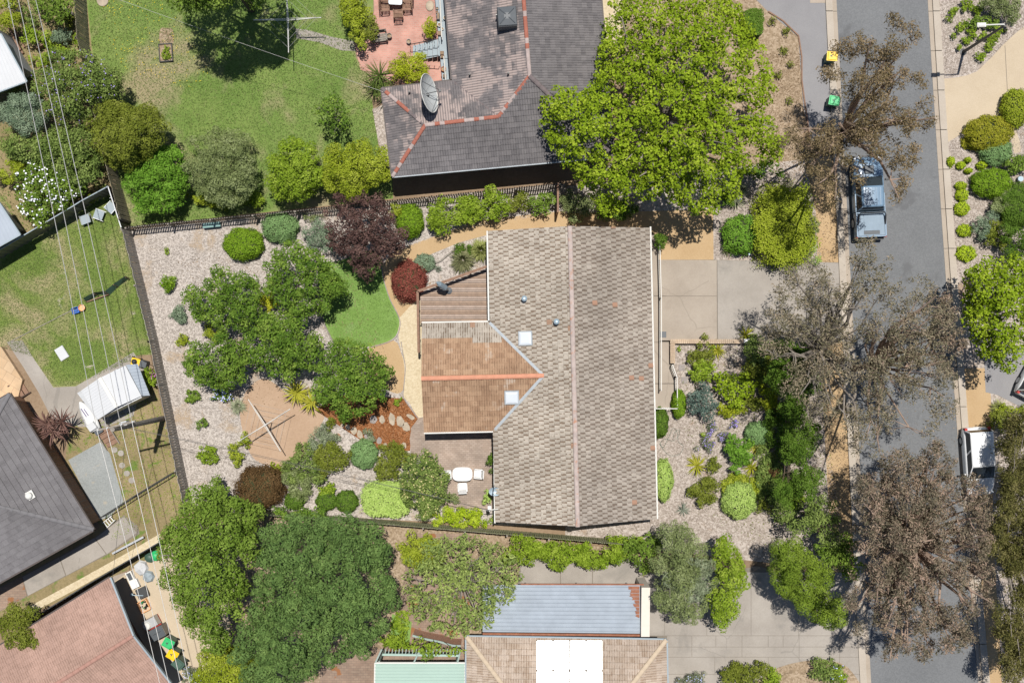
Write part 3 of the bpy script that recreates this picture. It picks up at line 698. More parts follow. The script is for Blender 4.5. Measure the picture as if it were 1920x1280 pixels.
for cx, cy in ((768, 175), (881, 142), (953, 140)):
    vp = link('vent_pipe', mkmesh('vent_pipe', MB().tube([(0, 0, -.1), (0, 0, .45)], .06, 8)), M['black_plastic'], hg); vp.location = (gn if cx < 800 else gmw).hit(cx, cy)-hg.location

# ---- slate coloured house to the west
hs = thing('house', 'slate grey tiled house with brown brick wall by the blue grit bed', 'house', P(60, 930, 0))
E3 = 2.9; tf = TileField(hs)
se = Plane((176, 992), (18, 738), E3, 20, (20, 950)); ss = Plane((-60, 1124), (176, 992), E3, 20, (20, 900))
T3 = lambda j, i: 't_slate'
apx = (-60, 920)
tf.plane(se, [[(176, 992), (18, 738), (-80, 912), (-60, 936)]], .33, .36, 'flat', T3, seed=21)
tf.plane(ss, [[(-60, 1124), (176, 992), (-60, 936)]], .33, .36, 'flat', T3, seed=22)
sw_ = Plane((18, 738), (-90, 800), E3, 20, (-20, 860)); tf.plane(sw_, [[(18, 738), (-90, 800), (-80, 912)]], .33, .36, 'flat', T3, seed=23)
tf.build()
for p, q in ((se, [(176, 992), (18, 738), (-80, 912), (-60, 936)]), (ss, [(-60, 1124), (176, 992), (-60, 936)]), (sw_, [(18, 738), (-90, 800), (-80, 912)])):
    deckslab(hs, [p.hit(*c, off=-.012) for c in q], M['fascia_dark'])
caps(hs, se.hit(176, 992)+up, se.hit(-60, 936)+up, ['cap_slate'], .42, .14, 9); caps(hs, se.hit(18, 738)+up, se.hit(-80, 912)+up, ['cap_slate'], .42, .14, 10)
for a, b in (((177.5, 992), (19.5, 737)), ((-60, 1126), (176, 994)), ((18, 737), (-90, 799))): gutter(hs, P(*a, E3-.03), P(*b, E3-.03), M['fascia_dark'], .11)
walls(hs, [P(189, 974), P(42, 742), P(-90, 800), P(-60, 1090)], 2.8, M['wall_brick'])
c = se.hit(57, 928); vp = link('roof_exhaust', mkmesh('roof_exhaust', MB().box((0, 0, .06), (.5, .5, .1), .5).lathe([(.2, .1), (.2, .3), (.12, .36)], n=14)), M['white_metal'], hs); vp.location = c-hs.location

# ---- pink tiled house in the south-west
hp = thing('house', 'dusty pink tiled house beside the row of bins', 'house', P(120, 1250, 0))
E4 = 2.9; tf = TileField(hp)
pn = Plane((207, 1082), (0, 1210), E4, 17, (150, 1200)); psn = Plane((317, 1278), (207, 1084), E4, 17, (150, 1250))
ap = (250, 1191)
tf.plane(pn, [[(207, 1082), (250, 1191), (60, 1310), (-60, 1320), (0, 1210)]], .29, .32, 'double', lambda j, i: 't_pink', seed=31)
ps = Plane((110, 1420), (320, 1280), E4, 17, (240, 1200)); tf.plane(ps, [[(110, 1420), (320, 1280), (250, 1191), (60, 1310)]], .29, .32, 'double', lambda j, i: 't_pink', seed=32)
tf.build()
for p, q in ((pn, [(207, 1082), (250, 1191), (60, 1310), (-60, 1320), (0, 1210)]), (ps, [(110, 1420), (320, 1280), (250, 1191), (60, 1310)])): deckslab(hp, [p.hit(*c, off=-.012) for c in q], M['fascia_dark'])
caps(hp, pn.hit(250, 1191)+up*.6, pn.hit(60, 1310)+up*.6, ['cap_pinkroof'] if 'cap_pinkroof' in M else ['cap_terra'], .42, .13, 12)
M_barge = [pn.hit(207, 1082), pn.hit(250, 1191), ps.hit(320, 1280)]
for a, b in zip(M_barge[:-1], M_barge[1:]): part('barge_board', MB().beam(a+Vector((.05, 0, .02)), b+Vector((.05, 0, .02)), .1, .2), M['bluegrey_paint'], hp, True)
gutter(hp, P(206, 1080.5, E4-.03), P(-1, 1208.5, E4-.03), M['fascia_dark'])
walls(hp, [P(212, 1100), P(300, 1262), P(260, 1400), P(20, 1400), P(10, 1220)], 2.7, M['wall_brick'])

# ---- southern house with solar panels
hq = thing('house', 'cream and brown tiled house carrying bright solar panels', 'house', P(1060, 1260, 0))
E5 = 2.9; SB = 1420; tf = TileField(hq)
qn = Plane((875, 1193), (1249, 1199), E5, 15, (1060, 1300)); qe = Plane((1249, 1199), (1253, SB), E5, 15, (1100, 1350)); qw = Plane((875, SB), (875, 1193), E5, 15, (1000, 1350))
QN = [(875, 1193), (1249, 1199), (1140, 1340), (985, 1340)]
tf.plane(qn, [QN], .30, .34, 'double', lambda j, i: 't_mix', seed=41)
tf.plane(qe, [[(1249, 1199), (1253, SB), (1140, 1340)]], .30, .34, 'double', lambda j, i: 't_mix', seed=42)
tf.plane(qw, [[(875, SB), (875, 1193), (985, 1340)]], .30, .34, 'double', lambda j, i: 't_mix', seed=43)
tf.build()
for p, q in ((qn, QN), (qe, [(1249, 1199), (1253, SB), (1140, 1340)]), (qw, [(875, SB), (875, 1193), (985, 1340)])): deckslab(hq, [p.hit(*c, off=-.012) for c in q], M['fascia_dark'])
caps(hq, qn.hit(1249, 1199)+up, qn.hit(1140, 1340)+up, ['cap_cream'], .42, .15, 13); caps(hq, qn.hit(875, 1193)+up, qn.hit(985, 1340)+up, ['cap_cream'], .42, .15, 14)
for a, b in (((875, 1191.5), (1249, 1197.5)), ((1250.5, 1199), (1254.5, SB)), ((873.5, SB), (873.5, 1193))): gutter(hq, P(*a, E5-.03), P(*b, E5-.03), M['bluegrey_paint'], .11)
walls(hq, [P(890, 1205), P(1235, 1210), P(1235, 1420), P(890, 1420)], 2.85, M['cream_brick'])
m, n, b = _new('solar_glass'); b.inputs['Base Color'].default_value = (.012, .016, .04, 1); b.inputs['Roughness'].default_value = .23; b.inputs['Specular IOR Level'].default_value = .9; b.inputs['Coat Weight'].default_value = 1.0; b.inputs['Coat Roughness'].default_value = .2
gn_ = _noise(n, _pos(n), 3.0, 3); rr = _ramp(n, [(.3, (.2, .2, .2)), (.7, (.27, .27, .27))]); n.links.new(gn_, rr.inputs[0]); n.links.new(rr.outputs[0], b.inputs['Roughness']); M['solar_glass'] = m
xs = [1005.5, 1037, 1068, 1099, 1130]
for r_, (ya, yb) in enumerate(((1200, 1255.5), (1257.5, 1314))):
    for i in range(4):
        q = [qn.hit(xs[i]+.9, ya, .12), qn.hit(xs[i+1]-.9, ya, .12), qn.hit(xs[i+1]-.9, yb, .12), qn.hit(xs[i]+.9, yb, .12)]
        so = thing('solar_panel', 'glaring white rectangular solar panel on the southern house roof', 'solar panel', q[0], 0, 'solar panels on the southern house roof')
        part('glass', MB().slab(q, .03), M['solar_glass'], so, True)
        fr = MB()
        for a, b2 in zip(q, q[1:]+q[:1]): fr.beam(a, b2, .04, .05)
        part('frame', fr, M['dark_steel'], so, True)
        ft = MB()
        for c in q: ft.beam(c-Vector((0, 0, .16)), c-Vector((0, 0, .02)), .03, .03)
        part('mounting_foot', ft, M['steel'], so, True)

# ---- corrugated roofs
def rib_roof(name, label, cat, corners, zs, m, rib=.2, eave_m=None, posts=(), along=0, amp=.03, th=.04, wallm=None, wallpoly=None, wallh=2.3, sheets=1):
    """sheet-metal roof: corners a,b (low/high edge along the ribs) ... a->b and d->c run with the ribs"""
    c = [P(*q, z) for q, z in zip(corners, zs)]
    ctr = sum(c, Vector())/4; t = thing(name, label, cat, (ctr.x, ctr.y, 0))
    W = (c[3]-c[0]).length; n = max(8, int(W/rib)*8); per = n//sheets
    for s in range(sheets):
        vs = []; fs = []
        i0, i1 = s*per, (s+1)*per if s < sheets-1 else n
        for i in range(i0, i1+1):
            f = i/n; h = (amp if i % 8 in (3, 4) else 0)
            a, b2 = c[0].lerp(c[3], f), c[1].lerp(c[2], f); vs += [a+Vector((0, 0, h)), b2+Vector((0, 0, h))]
        k = len(vs)//2
        for i in range(k-1): fs.append((2*i, 2*i+1, 2*i+3, 2*i+2))
        n0 = len(vs); vs += [v-Vector((0, 0, th)) for v in vs]; fs += [tuple(j+n0 for j in f[::-1]) for f in fs[:]]
        mb = MB().add(vs, fs)
        if sum((Vector(mb.v[f[1]])-Vector(mb.v[f[0]])).cross(Vector(mb.v[f[2]])-Vector(mb.v[f[0]])).z for f in mb.f[:3]) < 0: mb.f = [f[::-1] for f in mb.f]
        part('roof_sheet', mb, m, t, True)
    if eave_m:
        for i in range(4): part('trim', MB().beam(c[i]-Vector((0, 0, .05)), c[(i+1) % 4]-Vector((0, 0, .05)), .08, .12), eave_m, t, True)
    for q in posts: part('post', MB().beam(P(*q, 0), P(*q, 0)+Vector((0, 0, min(zs)-.1)), .09, .09), M['steel'], t, True)
    if wallpoly: part('wall', MB().prism([P(*q) for q in wallpoly], 0, wallh), wallm, t, True)
    return t
cpt = rib_roof('carport', 'pale zinc ribbed carport roof with rusty corner', 'carport', [(1200, 1096), (905, 1096), (905, 1184), (1200, 1187)], (2.75, 2.75, 2.55, 2.55), M['zinc'], .235, None, [(985, 1092), (1080, 1092), (1174, 1092), (985, 1180), (1174, 1180)], amp=.035)
rmb = MB(); rr_ = random.Random(3)
for i in range(9):
    ya, yb = 1098.5+i*6.6, 1098.5+i*6.6+6.0; xa = 1180+i*1.9+rr_.uniform(-3.5, 3.5); za = 2.79-.2*(ya-1096)/90
    rmb.slab([P(1199, ya, za), P(xa, ya, za), P(xa+rr_.uniform(-3, 3), (ya+yb)/2, za-.006), P(xa+rr_.uniform(-2, 4), yb, za-.012), P(1199, yb, za-.012)], .004)
part('rust_patch', rmb, M['rust'], cpt, True, label='rusty unpainted corner of the carport roof')
part('trim', MB().beam(P(905, 1187, 2.5), P(1205, 1190, 2.5), .12, .15), M['rust'], cpt, True); part('trim', MB().beam(P(976, 1094.5, 2.72), P(1207, 1095, 2.72), .08, .1), M['rust'], cpt, True)
part('parapet', MB().prism([P(1203, 1101, 3), P(1219, 1101, 3), P(1218, 1193, 3), P(1202, 1193, 3)], 0, 3.0), plain('render_cream', (.62, .57, .49), .8, 0, .05), cpt, True)
rib_roof('patio_cover', 'mint green ribbed patio roof beside the southern house', 'patio cover', [(872, 1242), (703, 1242), (700, 1420), (872, 1420)], (2.7, 2.7, 2.6, 2.6), M['mint'], .19, M['white_metal'], [(712, 1250), (860, 1250)], amp=.02)
sh = rib_roof('garden_shed', 'small white metal shed with gabled roof by the west lawn', 'shed', [(187, 708), (152, 732), (184, 786), (219, 763)], (2.35, 2.1, 2.1, 2.35), M['roof_white'], .17, None, amp=.012, wallm=M['steel'], wallpoly=[(168, 734), (240, 690), (286, 742), (204, 782)], wallh=2.0)
sh2 = MB()
c = [P(*q, z) for q, z in (((187, 708), 2.35), ((235, 685), 2.1), ((265, 742), 2.1), ((219, 763), 2.35))]
part('roof_sheet', MB().slab(c, .05), M['roof_white'], sh, True)
part('ridge_cap', MB().beam(c[0]+Vector((0, 0, .03)), c[3]+Vector((0, 0, .03)), .22, .03), M['white_metal'], sh, True)
rib_roof('lean_to', 'grey ribbed lean-to against the white metal shed', 'shed', [(236, 684), (258, 682), (281, 741), (266, 742)], (2.05, 1.9, 1.9, 2.05), M['zinc'], .2, None, amp=.02)
rib_roof('white_roofed_house', 'white ribbed metal roof of a house beside tangled shrubs', 'house', [(2, 64), (50, 153), (-90, 205), (-90, 90)], (2.9, 2.9, 3.3, 3.3), M['roof_white'], .14, M['bluegrey_paint'], amp=.012, wallm=plain('render_grey', (.33, .34, .36), .8), wallpoly=[(22, 70), (66, 140), (-60, 190), (-60, 90)], wallh=2.7)
rib_roof('grey_roofed_house', 'pale grey ribbed metal roof of a house behind the hydrangeas', 'house', [(-4, 376), (38, 440), (-70, 500), (-70, 400)], (2.6, 2.6, 2.9, 2.9), M['roof_grey'], .14, M['bluegrey_paint'], amp=.012, wallm=bpy.data.materials['render_grey'], wallpoly=[(-10, 366), (46, 432), (-60, 480), (-60, 380)], wallh=2.4)
# ---------------------------------------------------------------- fences
def paling_fence(label, pts, h, m, pitch=.14, w=.115, group=None, lap=True, rail_side=1):
    q = [P(*p) for p in pts]; t = thing('paling_fence', label, 'fence', q[0], 0, group)
    me = mkmesh('paling', MB().box((0, 0, h/2), (w, .02, h))); me.materials.append(m)
    rng = random.Random(len(label)); tot = sum((b-a).length for a, b in zip(q[:-1], q[1:])); pitch = max(pitch, tot/285)
    for a, b in zip(q[:-1], q[1:]):
        d = b-a; n = int(d.length/pitch); rz = math.atan2(d.y, d.x); nm = Vector((-math.sin(rz), math.cos(rz), 0))*rail_side
        for i in range(n):
            o = link('paling', me, None, t); o.location = a+d*((i+.5)/n)-q[0]+nm*(.012*(i % 2) if lap else 0)
            o.rotation_euler = (rng.uniform(-.012, .012), 0, rz+rng.uniform(-.03, .03)); o.scale = (pitch/.14 if tot/285 > .14 else 1, 1, rng.uniform(.975, 1.02))
        k = max(1, int(d.length/2.4))
        for i in range(k+1):
            p = a+d*(i/k)+nm*-.085; part('post', MB().box((p.x, p.y, h*.49), (.1, .09, h*.98), rz), M['timber_grey'], t, True)
        for z in (.3, h-.3):
            part('rail', MB().beam(a+nm*-.035+Vector((0, 0, z)), b+nm*-.035+Vector((0, 0, z)), .045, .09), M['timber_grey'], t, True)
    return t
def steel_fence(label, pts, h, m, panel=2.35, top=None, group=None):
    q = [P(*p) for p in pts]; t = thing('steel_fence', label, 'fence', q[0], 0, group)
    for a, b in zip(q[:-1], q[1:]):
        d = b-a; k = max(1, round(d.length/panel)); rz = math.atan2(d.y, d.x); nm = Vector((-math.sin(rz), math.cos(rz), 0)); u = d.normalized()
        for i in range(k):
            s, e = a+d*(i/k)+u*.035, a+d*((i+1)/k)-u*.035; n = 28; vs = []; fs = []
            for j in range(n+1):
                c = s.lerp(e, j/n)+nm*(.02 if j % 4 in (1, 2) else -.02); vs += [c+Vector((0, 0, .04)), c+Vector((0, 0, h-.03))]
            for j in range(n): fs.append((2*j, 2*j+2, 2*j+3, 2*j+1))
            part('panel', MB().add(vs, fs), m, t, True)
        for i in range(k+1):
            p = a+d*(i/k); part('post', MB().box((p.x, p.y, h/2), (.06, .06, h), rz), m, t, True)
        part('top_rail', MB().beam(a+Vector((0, 0, h)), b+Vector((0, 0, h)), .06, .05), top or m, t, True)
    return t
paling_fence('weathered grey paling fence along the pale gravel yard', [(247, 434), (297, 640), (362, 955)], 1.8, M['palings'], rail_side=1, pitch=.17, w=.15)
paling_fence('dark timber slat fence behind the plum tree and clipped shrubs', [(252, 430), (640, 392), (1048, 350)], 1.7, M['timber_dark'], .15, .085, lap=False)
paling_fence('tall weathered paling fence between north lawn and tangled shrubs', [(158, -60), (168, 87), (218, 310), (246, 416)], 2.1, M['palings_old'])
paling_fence('greenish paling fence under the climbing hedge south of the house', [(352, 946), (720, 974), (1182, 1013)], 1.6, M['palings_green'])
steel_fence('dark ribbed steel fence across the top of the west lawn', [(-60, 520), (23, 473), (158, 393), (172, 384), (222, 357)], 1.8, M['fence_green'], top=M['bluegrey_paint'])
steel_fence('short dark ribbed steel fence meeting the white fence corner', [(222, 357), (246, 432)], 1.8, M['fence_dark'], top=M['steel'])
steel_fence('long dark steel fence behind the pink tiled house', [(60, 1160), (170, 1092), (318, 1005)], 1.5, M['fence_dark'], top=M['dark_steel'])
def wire_fence(label, pts, h):
    q = [P(*p) for p in pts]; t = thing('wire_fence', label, 'fence', q[0])
    for a, b in zip(q[:-1], q[1:]):
        k = max(1, int((b-a).length/1.8))
        for i in range(k+1): part('post', MB().tube([a.lerp(b, i/k), a.lerp(b, i/k)+Vector((0, 0, h))], .03), M['dark_steel'], t, True)
        part('top_rail', MB().tube([a+Vector((0, 0, h)), b+Vector((0, 0, h))], .03), M['dark_steel'], t, True)
        part('bottom_rail', MB().tube([a+Vector((0, 0, .1)), b+Vector((0, 0, .1))], .025), M['dark_steel'], t, True)
        n = int((b-a).length/.16); mb = MB()
        for i in range(n): mb.tube([a.lerp(b, i/n)+Vector((0, 0, .1)), a.lerp(b, i/n)+Vector((0, 0, h))], .009, 4)
        part('mesh_wire', mb, M['dark_steel'], t, True)
wire_fence('low dark railing fence below the blue grit bed', [(200, 965), (258, 928), (330, 884)], 1.1)
# tall timber gate post frame by the side path
gt = thing('side_gate', 'narrow reddish timber gate across the granite side path', 'gate', P(1044, 370))
for y in (352, 402): part('post', MB().beam(P(1044, y), P(1044, y)+Vector((0, 0, 1.75)), .11, .11), M['timber'], gt, True)
for i in range(11):
    y = 355+i*4.3; part('board', MB().box(P(1044, y)+Vector((0, 0, .9)), (.025, .12, 1.6)), M['timber_dark'], gt, True)
part('top_rail', MB().beam(P(1044, 350)+Vector((0, 0, 1.76)), P(1044, 404)+Vector((0, 0, 1.76)), .12, .06), M['timber'], gt, True)

# railings of the entry ramp
def railing(label, pts, h, z0=.06):
    q = [P(*p) for p in pts]; t = thing('railing', label, 'railing', q[0])
    for a, b in zip(q[:-1], q[1:]):
        part('handrail', MB().beam(a+Vector((0, 0, h)), b+Vector((0, 0, h)), .05, .05), M['white_metal'], t, True)
        part('bottom_rail', MB().beam(a+Vector((0, 0, z0+.12)), b+Vector((0, 0, z0+.12)), .04, .04), M['white_metal'], t, True)
        n = max(2, int((b-a).length/.13))
        bal = mkmesh('baluster', MB().box((0, 0, (h+z0+.1)/2), (.022, .022, h-z0-.14))); bal.materials.append(M['white_metal'])
        for i in range(1, n): o = link('baluster', bal, None, t); o.location = a.lerp(b, i/n)-q[0]
        for p in (a, b): part('post', MB().box((p.x, p.y, (h+z0)/2), (.07, .07, h-z0)), M['white_metal'], t, True)
railing('long white railing between the house eave and the driveway', [(1226, 452), (1233, 452), (1236, 560), (1236, 730)], 1.0)
railing('angled white railing beside the front mulch garden', [(1257, 684), (1265, 706), (1266, 764), (1227, 764)], 1.0)
lw = thing('garden_wall', 'low cream brick wall between driveway and front mulch garden', 'wall', P(1325, 639))
part('wall', MB().prism([P(1256, 638), P(1392, 637.5), P(1392, 642), P(1264, 643), P(1264, 681), P(1258, 681)], 0, .42), M['cream_brick'], lw, True)
me = mkmesh('coping_brick', MB().box((0, 0, .035), (.105, .27, .07))); me.materials.append(M['cream_brick'])
for i in range(38):
    o = link('coping_brick', me, None, lw); o.location = P(1258+i*3.58, 639.8, .42)+Vector((0, 0, .003))-lw.location; o.rotation_euler = (0, 0, random.uniform(-.02, .02))
for i in range(10):
    o = link('coping_brick', me, None, lw); o.location = P(1260.5, 646.5+i*3.6, .42)+Vector((0, 0, .003))-lw.location; o.rotation_euler = (0, 0, R(90))
mbx = thing('letterbox', 'white letterbox at the end of the low brick wall', 'letterbox', P(1396, 639.5))
part('box', MB().box((0, 0, .55), (.33, .27, .3)), M['white_plastic'], mbx); part('pedestal', MB().box((0, 0, .2), (.28, .24, .4)), M['cream_brick'], mbx); part('slot', MB().box((.168, 0, .6), (.006, .2, .03)), M['black_plastic'], mbx)

# ---------------------------------------------------------------- power pole, wires, street lamp
PB = P(306, 784); PH = 8.9
pp = thing('power_pole', 'grey timber power pole with crossarm beside the white shed', 'power pole', PB)
part('pole', MB().tube([(0, 0, 0), (0, 0, PH)], [.17, .125], 12), M['timber_grey'], pp)
xd = Vector((1, .24, 0)).normalized()
part('crossarm', MB().beam(xd*-1.05+Vector((0, .16, PH-.45)), xd*1.15+Vector((0, .16, PH-.45)), .1, .12), M['timber_grey'], pp)
offs = [-.95, -.42, .38, 1.02]
for k in offs: part('insulator', MB().lathe([(.05, 0), (.06, .05), (.03, .08), (.055, .12), (.02, .17)], xd*k+Vector((0, .16, PH-.39)), 8), M['white_plastic'], pp)
part('fuse_box', MB().box((.05, .22, PH-1.9), (.35, .25, .4), .2).tube([(-.2, .2, PH-1.6), (.5, .3, PH-1.6)], .04), M['steel'], pp)
M['wire_mat'] = M['wire']
def wire(a, b, sag, r, m, label, group=None, n=10):
    a, b = Vector(a), Vector(b); pts = [a.lerp(b, i/n)-Vector((0, 0, 4*sag*(i/n)*(1-i/n))) for i in range(n+1)]
    o = solo('power_line', MB().tube([p-a for p in pts], r, 5), m, label, 'wire', a, 0, group); return o
top = PB+Vector((0, .16, PH-.22))
ends_n = [(-12, -120), (8, -120), (24, -120), (38, -120)]; ends_s = [(320, 1370), (337, 1370), (358, 1370), (374, 1370)]
for i, k in enumerate(offs):
    s = top+xd*k
    en = P(*ends_n[i], PH-.5); es = P(*ends_s[i], PH-.5)
    wire(s, en, .25, .017, M['wire'], 'pale overhead power line running over tangled shrubs to the pole', 'power lines north of the pole')
    wire(s, es, .2, .017, M['wire'], 'pale overhead power line running over the bins to the pole', 'power lines south of the pole')
wire(PB+Vector((0, 0, PH-1.6)), P(922, 957, 3.35), .6, .012, M['cable'], 'thin dark service wire from pole across patio to the beige house')
wire(PB+Vector((0, 0, PH-1.9)), P(918, 957, 3.3), 1.0, .010, M['cable'], 'lower thin dark service wire sagging across the clothesline pad')
wire(P(60, -60, 8.2), P(718, 172, 3.3), .5, .008, M['wire'], 'thin pale service wire across the north lawn to charcoal roof')
wire(PB+Vector((0, 0, PH-2.0)), P(210, 1090, 3.0), .3, .010, M['cable'], 'thin dark service wire from pole to the pink tiled roof')
b = P(1806, 98)
sl_ = thing('street_lamp', 'dark steel street lamp with curved white arm beside aggregate path', 'street lamp', b)
LH = 5.9
part('pole', MB().tube([(0, 0, 0), (0, 0, .9), (0, 0, LH)], [.11, .095, .065], 10), M['dark_steel'], sl_)
part('base_plate', MB().lathe([(.22, 0), (.22, .03), (.12, .05)], n=12), M['dark_steel'], sl_)
part('arm', MB().tube([(0, 0, LH-.05), (-.1, .02, LH+.14), (-.4, 0, LH+.2), (-1.25, -.03, LH+.2)], [.045, .045, .04, .035], 8), M['white_metal'], sl_)
part('lamp_head', MB().box((-1.42, -.03, LH+.2), (.5, .24, .11), .02).box((-1.42, -.03, LH+.27), (.36, .16, .05), .02), M['white_metal'], sl_)
part('lens', MB().box((-1.42, -.03, LH+.135), (.3, .16, .02), .02), M['glass'], sl_)

# ---------------------------------------------------------------- vehicles (x to the right, y to the front)
def loft(secs, m, name, parent, smooth=True):
    """secs: list of rings (same point count), ends capped"""
    n = len(secs[0]); vs = [p for s in secs for p in s]; fs = []
    for i in range(len(secs)-1):
        for k in range(n): k2 = (k+1) % n; fs.append((i*n+k, i*n+k2, (i+1)*n+k2, (i+1)*n+k))
    fs.append(tuple(range(n-1, -1, -1))); fs.append(tuple((len(secs)-1)*n+k for k in range(n)))
    return part(name, MB().add(vs, fs), m, parent, smooth=smooth)
def ring(y, hw, z0, z1, crown=.03, rnd=.12):
    r = min(rnd, hw*.4)
    return [(-hw*.94, y, z0), (-hw, y, z0+.15), (-hw, y, z1-r), (-hw+r*.3, y, z1-r*.35), (-hw+r, y, z1), (-hw*.4, y, z1+crown), (hw*.4, y, z1+crown), (hw-r, y, z1), (hw-r*.3, y, z1-r*.35), (hw, y, z1-r), (hw, y, z0+.15), (hw*.94, y, z0)]
def paint(name, col, rough=.4):
    m, n, b = _new(name); b.inputs['Base Color'].default_value = (*col, 1); b.inputs['Roughness'].default_value = rough; b.inputs['Metallic'].default_value = 0.0
    b.inputs['Coat Weight'].default_value = .4; b.inputs['Coat Roughness'].default_value = .05
    f = _noise(n, _pos(n), 2, 5); r = _ramp(n, [(.3, tuple(c*.9 for c in col)), (.7, tuple(min(1, c*1.06) for c in col))]); n.links.new(f, r.inputs[0]); n.links.new(r.outputs[0], b.inputs['Base Color'])
    return m
def wheels(t, W, ys, r=.37):
    for y in ys:
        for s in (-1, 1):
            wh = link('wheel', None, None, t); wh.location = (s*(W/2-.12), y, r)
            part('tyre', MB().tube([(-.12, 0, 0), (.12, 0, 0)], r, 18), M['tyre'], wh); part('rim', MB().tube([(-.125, 0, 0), (.125, 0, 0)], r*.62, 14), M['steel'], wh)
def cabin(t, pts_base, pts_top, zb, zt, body, bow=.04):
    """four-sided glasshouse: base and roof rectangles given as (hw, y_rear, y_front)"""
    hb, rb, fb = pts_base; ht, rt, ft = pts_top
    B = [(-hb, rb, zb), (hb, rb, zb), (hb, fb, zb), (-hb, fb, zb)]; T = [(-ht, rt, zt), (ht, rt, zt), (ht, ft, zt), (-ht, ft, zt)]
    part('cabin_frame', MB().add(B+T, [(0, 1, 5, 4), (1, 2, 6, 5), (2, 3, 7, 6), (3, 0, 4, 7), (4, 5, 6, 7)]), body, t)
    def pane(name, a, b, c, d, off, ins=.07):
        q = [Vector(x) for x in (a, b, c, d)]; ctr = sum(q, Vector())/4; nrm = (q[1]-q[0]).cross(q[3]-q[0]).normalized()
        if nrm.dot(ctr-Vector((0, (rb+fb)/2, zb))) < 0: nrm = -nrm
        q = [x+(ctr-x)*ins+nrm*off for x in q]; part(name, MB().add([tuple(x) for x in q], [(0, 1, 2, 3)]), M['glass'], t)
    pane('rear_window', B[0], B[1], T[1], T[0], .006, .09); pane('windscreen', B[3], B[2], T[2], T[3], .006, .06)
    for s, (i, j) in enumerate(((1, 2), (3, 0))):
        mb, mt = Vector(B[i]).lerp(Vector(B[j]), .5), Vector(T[i]).lerp(Vector(T[j]), .5)
        pane('side_window', B[i], mb, mt, T[i], .006, .1); pane('side_window', mb, B[j], T[j], mt, .006, .1)
    rf = []
    for y, k in ((rt, .92), (rt+.12, 1.0), ((rt+ft)/2, 1.0), (ft-.12, 1.0), (ft, .94)):
        w = ht*k; rf.append([(-w, y, zt-.02), (-w, y, zt+.015), (-w*.8, y, zt+bow), (w*.8, y, zt+bow), (w, y, zt+.015), (w, y, zt-.02)])
    loft(rf, body, 'roof', t)
def hatch(label, loc, rz, col, group=None):
    t = thing('parked_car', label, 'car', loc, rz, group); pm = paint('paint_'+label[:12], col)
    L2 = 2.1; W = .87
    s = [ring(-L2, W*.80, .38, .70), ring(-L2+.1, W*.93, .3, .82), ring(-L2+.5, W, .26, 1.0), ring(-.6, W, .24, 1.0), ring(.5, W, .24, .99), ring(1.0, W*.99, .25, .95), ring(1.55, W*.96, .27, .86), ring(1.95, W*.86, .3, .72), ring(L2, W*.7, .36, .6)]
    loft(s, pm, 'body', t); cabin(t, (W*.93, -1.96, 1.05), (W*.82, -1.86, .25), .97, 1.48, pm)
    wheels(t, 1.74, (-1.28, 1.28), .31)
    for sx in (-1, 1):
        part('headlight', MB().box((sx*.6, 1.93, .68), (.3, .22, .14), -sx*.35), M['skylight'], t); part('tail_light', MB().box((sx*.72, -2.03, .8), (.16, .14, .3)), M['red_plastic'], t)
        part('mirror', MB().box((sx*.97, .72, 1.02), (.2, .1, .14)), pm, t)
    part('rear_wiper', MB().beam((-.02, -1.93, 1.06), (.4, -1.82, 1.2), .02, .02), M['black_plastic'], t); part('number_plate', MB().box((0, -2.105, .62), (.38, .02, .12)), M['white_plastic'], t)
    return t
hatch('white hatchback parked with its rear to the tan verge', P(1826, 862), R(180+4), (.80, .81, .82))
hatch('white car on the asphalt drive, mostly hidden by bright green tree', P(1945, 690), R(-28), (.82, .83, .84))
# utility with sports bar and covered tray
ut = thing('utility_truck', 'steel blue utility truck with covered tray parked at the kerb', 'utility', P(1621, 372), R(2.6))
pm = paint('paint_blue', (.15, .235, .33), .38); pd = plain('paint_cover', (.22, .285, .35), .6, 0, .08, 2, spec=.3); W = .92
loft([ring(.15, W, .4, 1.05), ring(.6, W, .38, 1.08), ring(1.35, W, .38, 1.07, .05), ring(2.0, W*.97, .4, 1.03, .05), ring(2.3, W*.9, .42, .95, .05), ring(2.45, W*.78, .45, .8)], pm, 'body', ut)
part('door_panel', MB().box((0, -.38, .72), (W*2, 1.1, .66)), pm, ut)
cabin(ut, (W*.93, -.93, 1.25), (W*.74, -.72, .55), 1.06, 1.62, pm, .05)
rib = MB()
for i in range(5): rib.box((-.44+.22*i, -.08, 1.68), (.05, 1.05, .02))
part('roof_rib', rib, pm, ut)
part('bonnet_scoop', MB().box((0, 1.62, 1.14), (.62, .55, .08), 0, .85), M['grey_plastic'], ut)
part('tray', MB().box((-W+.05, -1.72, .82), (.1, 1.5, .6)).box((W-.05, -1.72, .82), (.1, 1.5, .6)).box((0, -1.0, .82), (W*1.8, .06, .6)).box((0, -1.7, .6), (W*1.8, 1.4, .1)), pm, ut)
part('tailgate', MB().box((0, -2.47, .83), (W*1.86, .07, .56)), pm, ut)
part('tray_cover', MB().box((0, -1.72, 1.11), (W*1.74, 1.4, .03)).box((0, -1.62, 1.14), (W*1.0, 1.0, .03)), pd, ut)
part('cover_mat', MB().box((0, -2.24, 1.145), (W*1.05, .22, .02)), M['grey_plastic'], ut)
part('sports_bar', MB().tube([(-W+.08, -1.75, 1.15), (-W+.1, -1.2, 1.36), (-W+.16, -1.06, 1.45), (W-.16, -1.06, 1.45), (W-.1, -1.2, 1.36), (W-.08, -1.75, 1.15)], .045, 8), M['black_plastic'], ut)
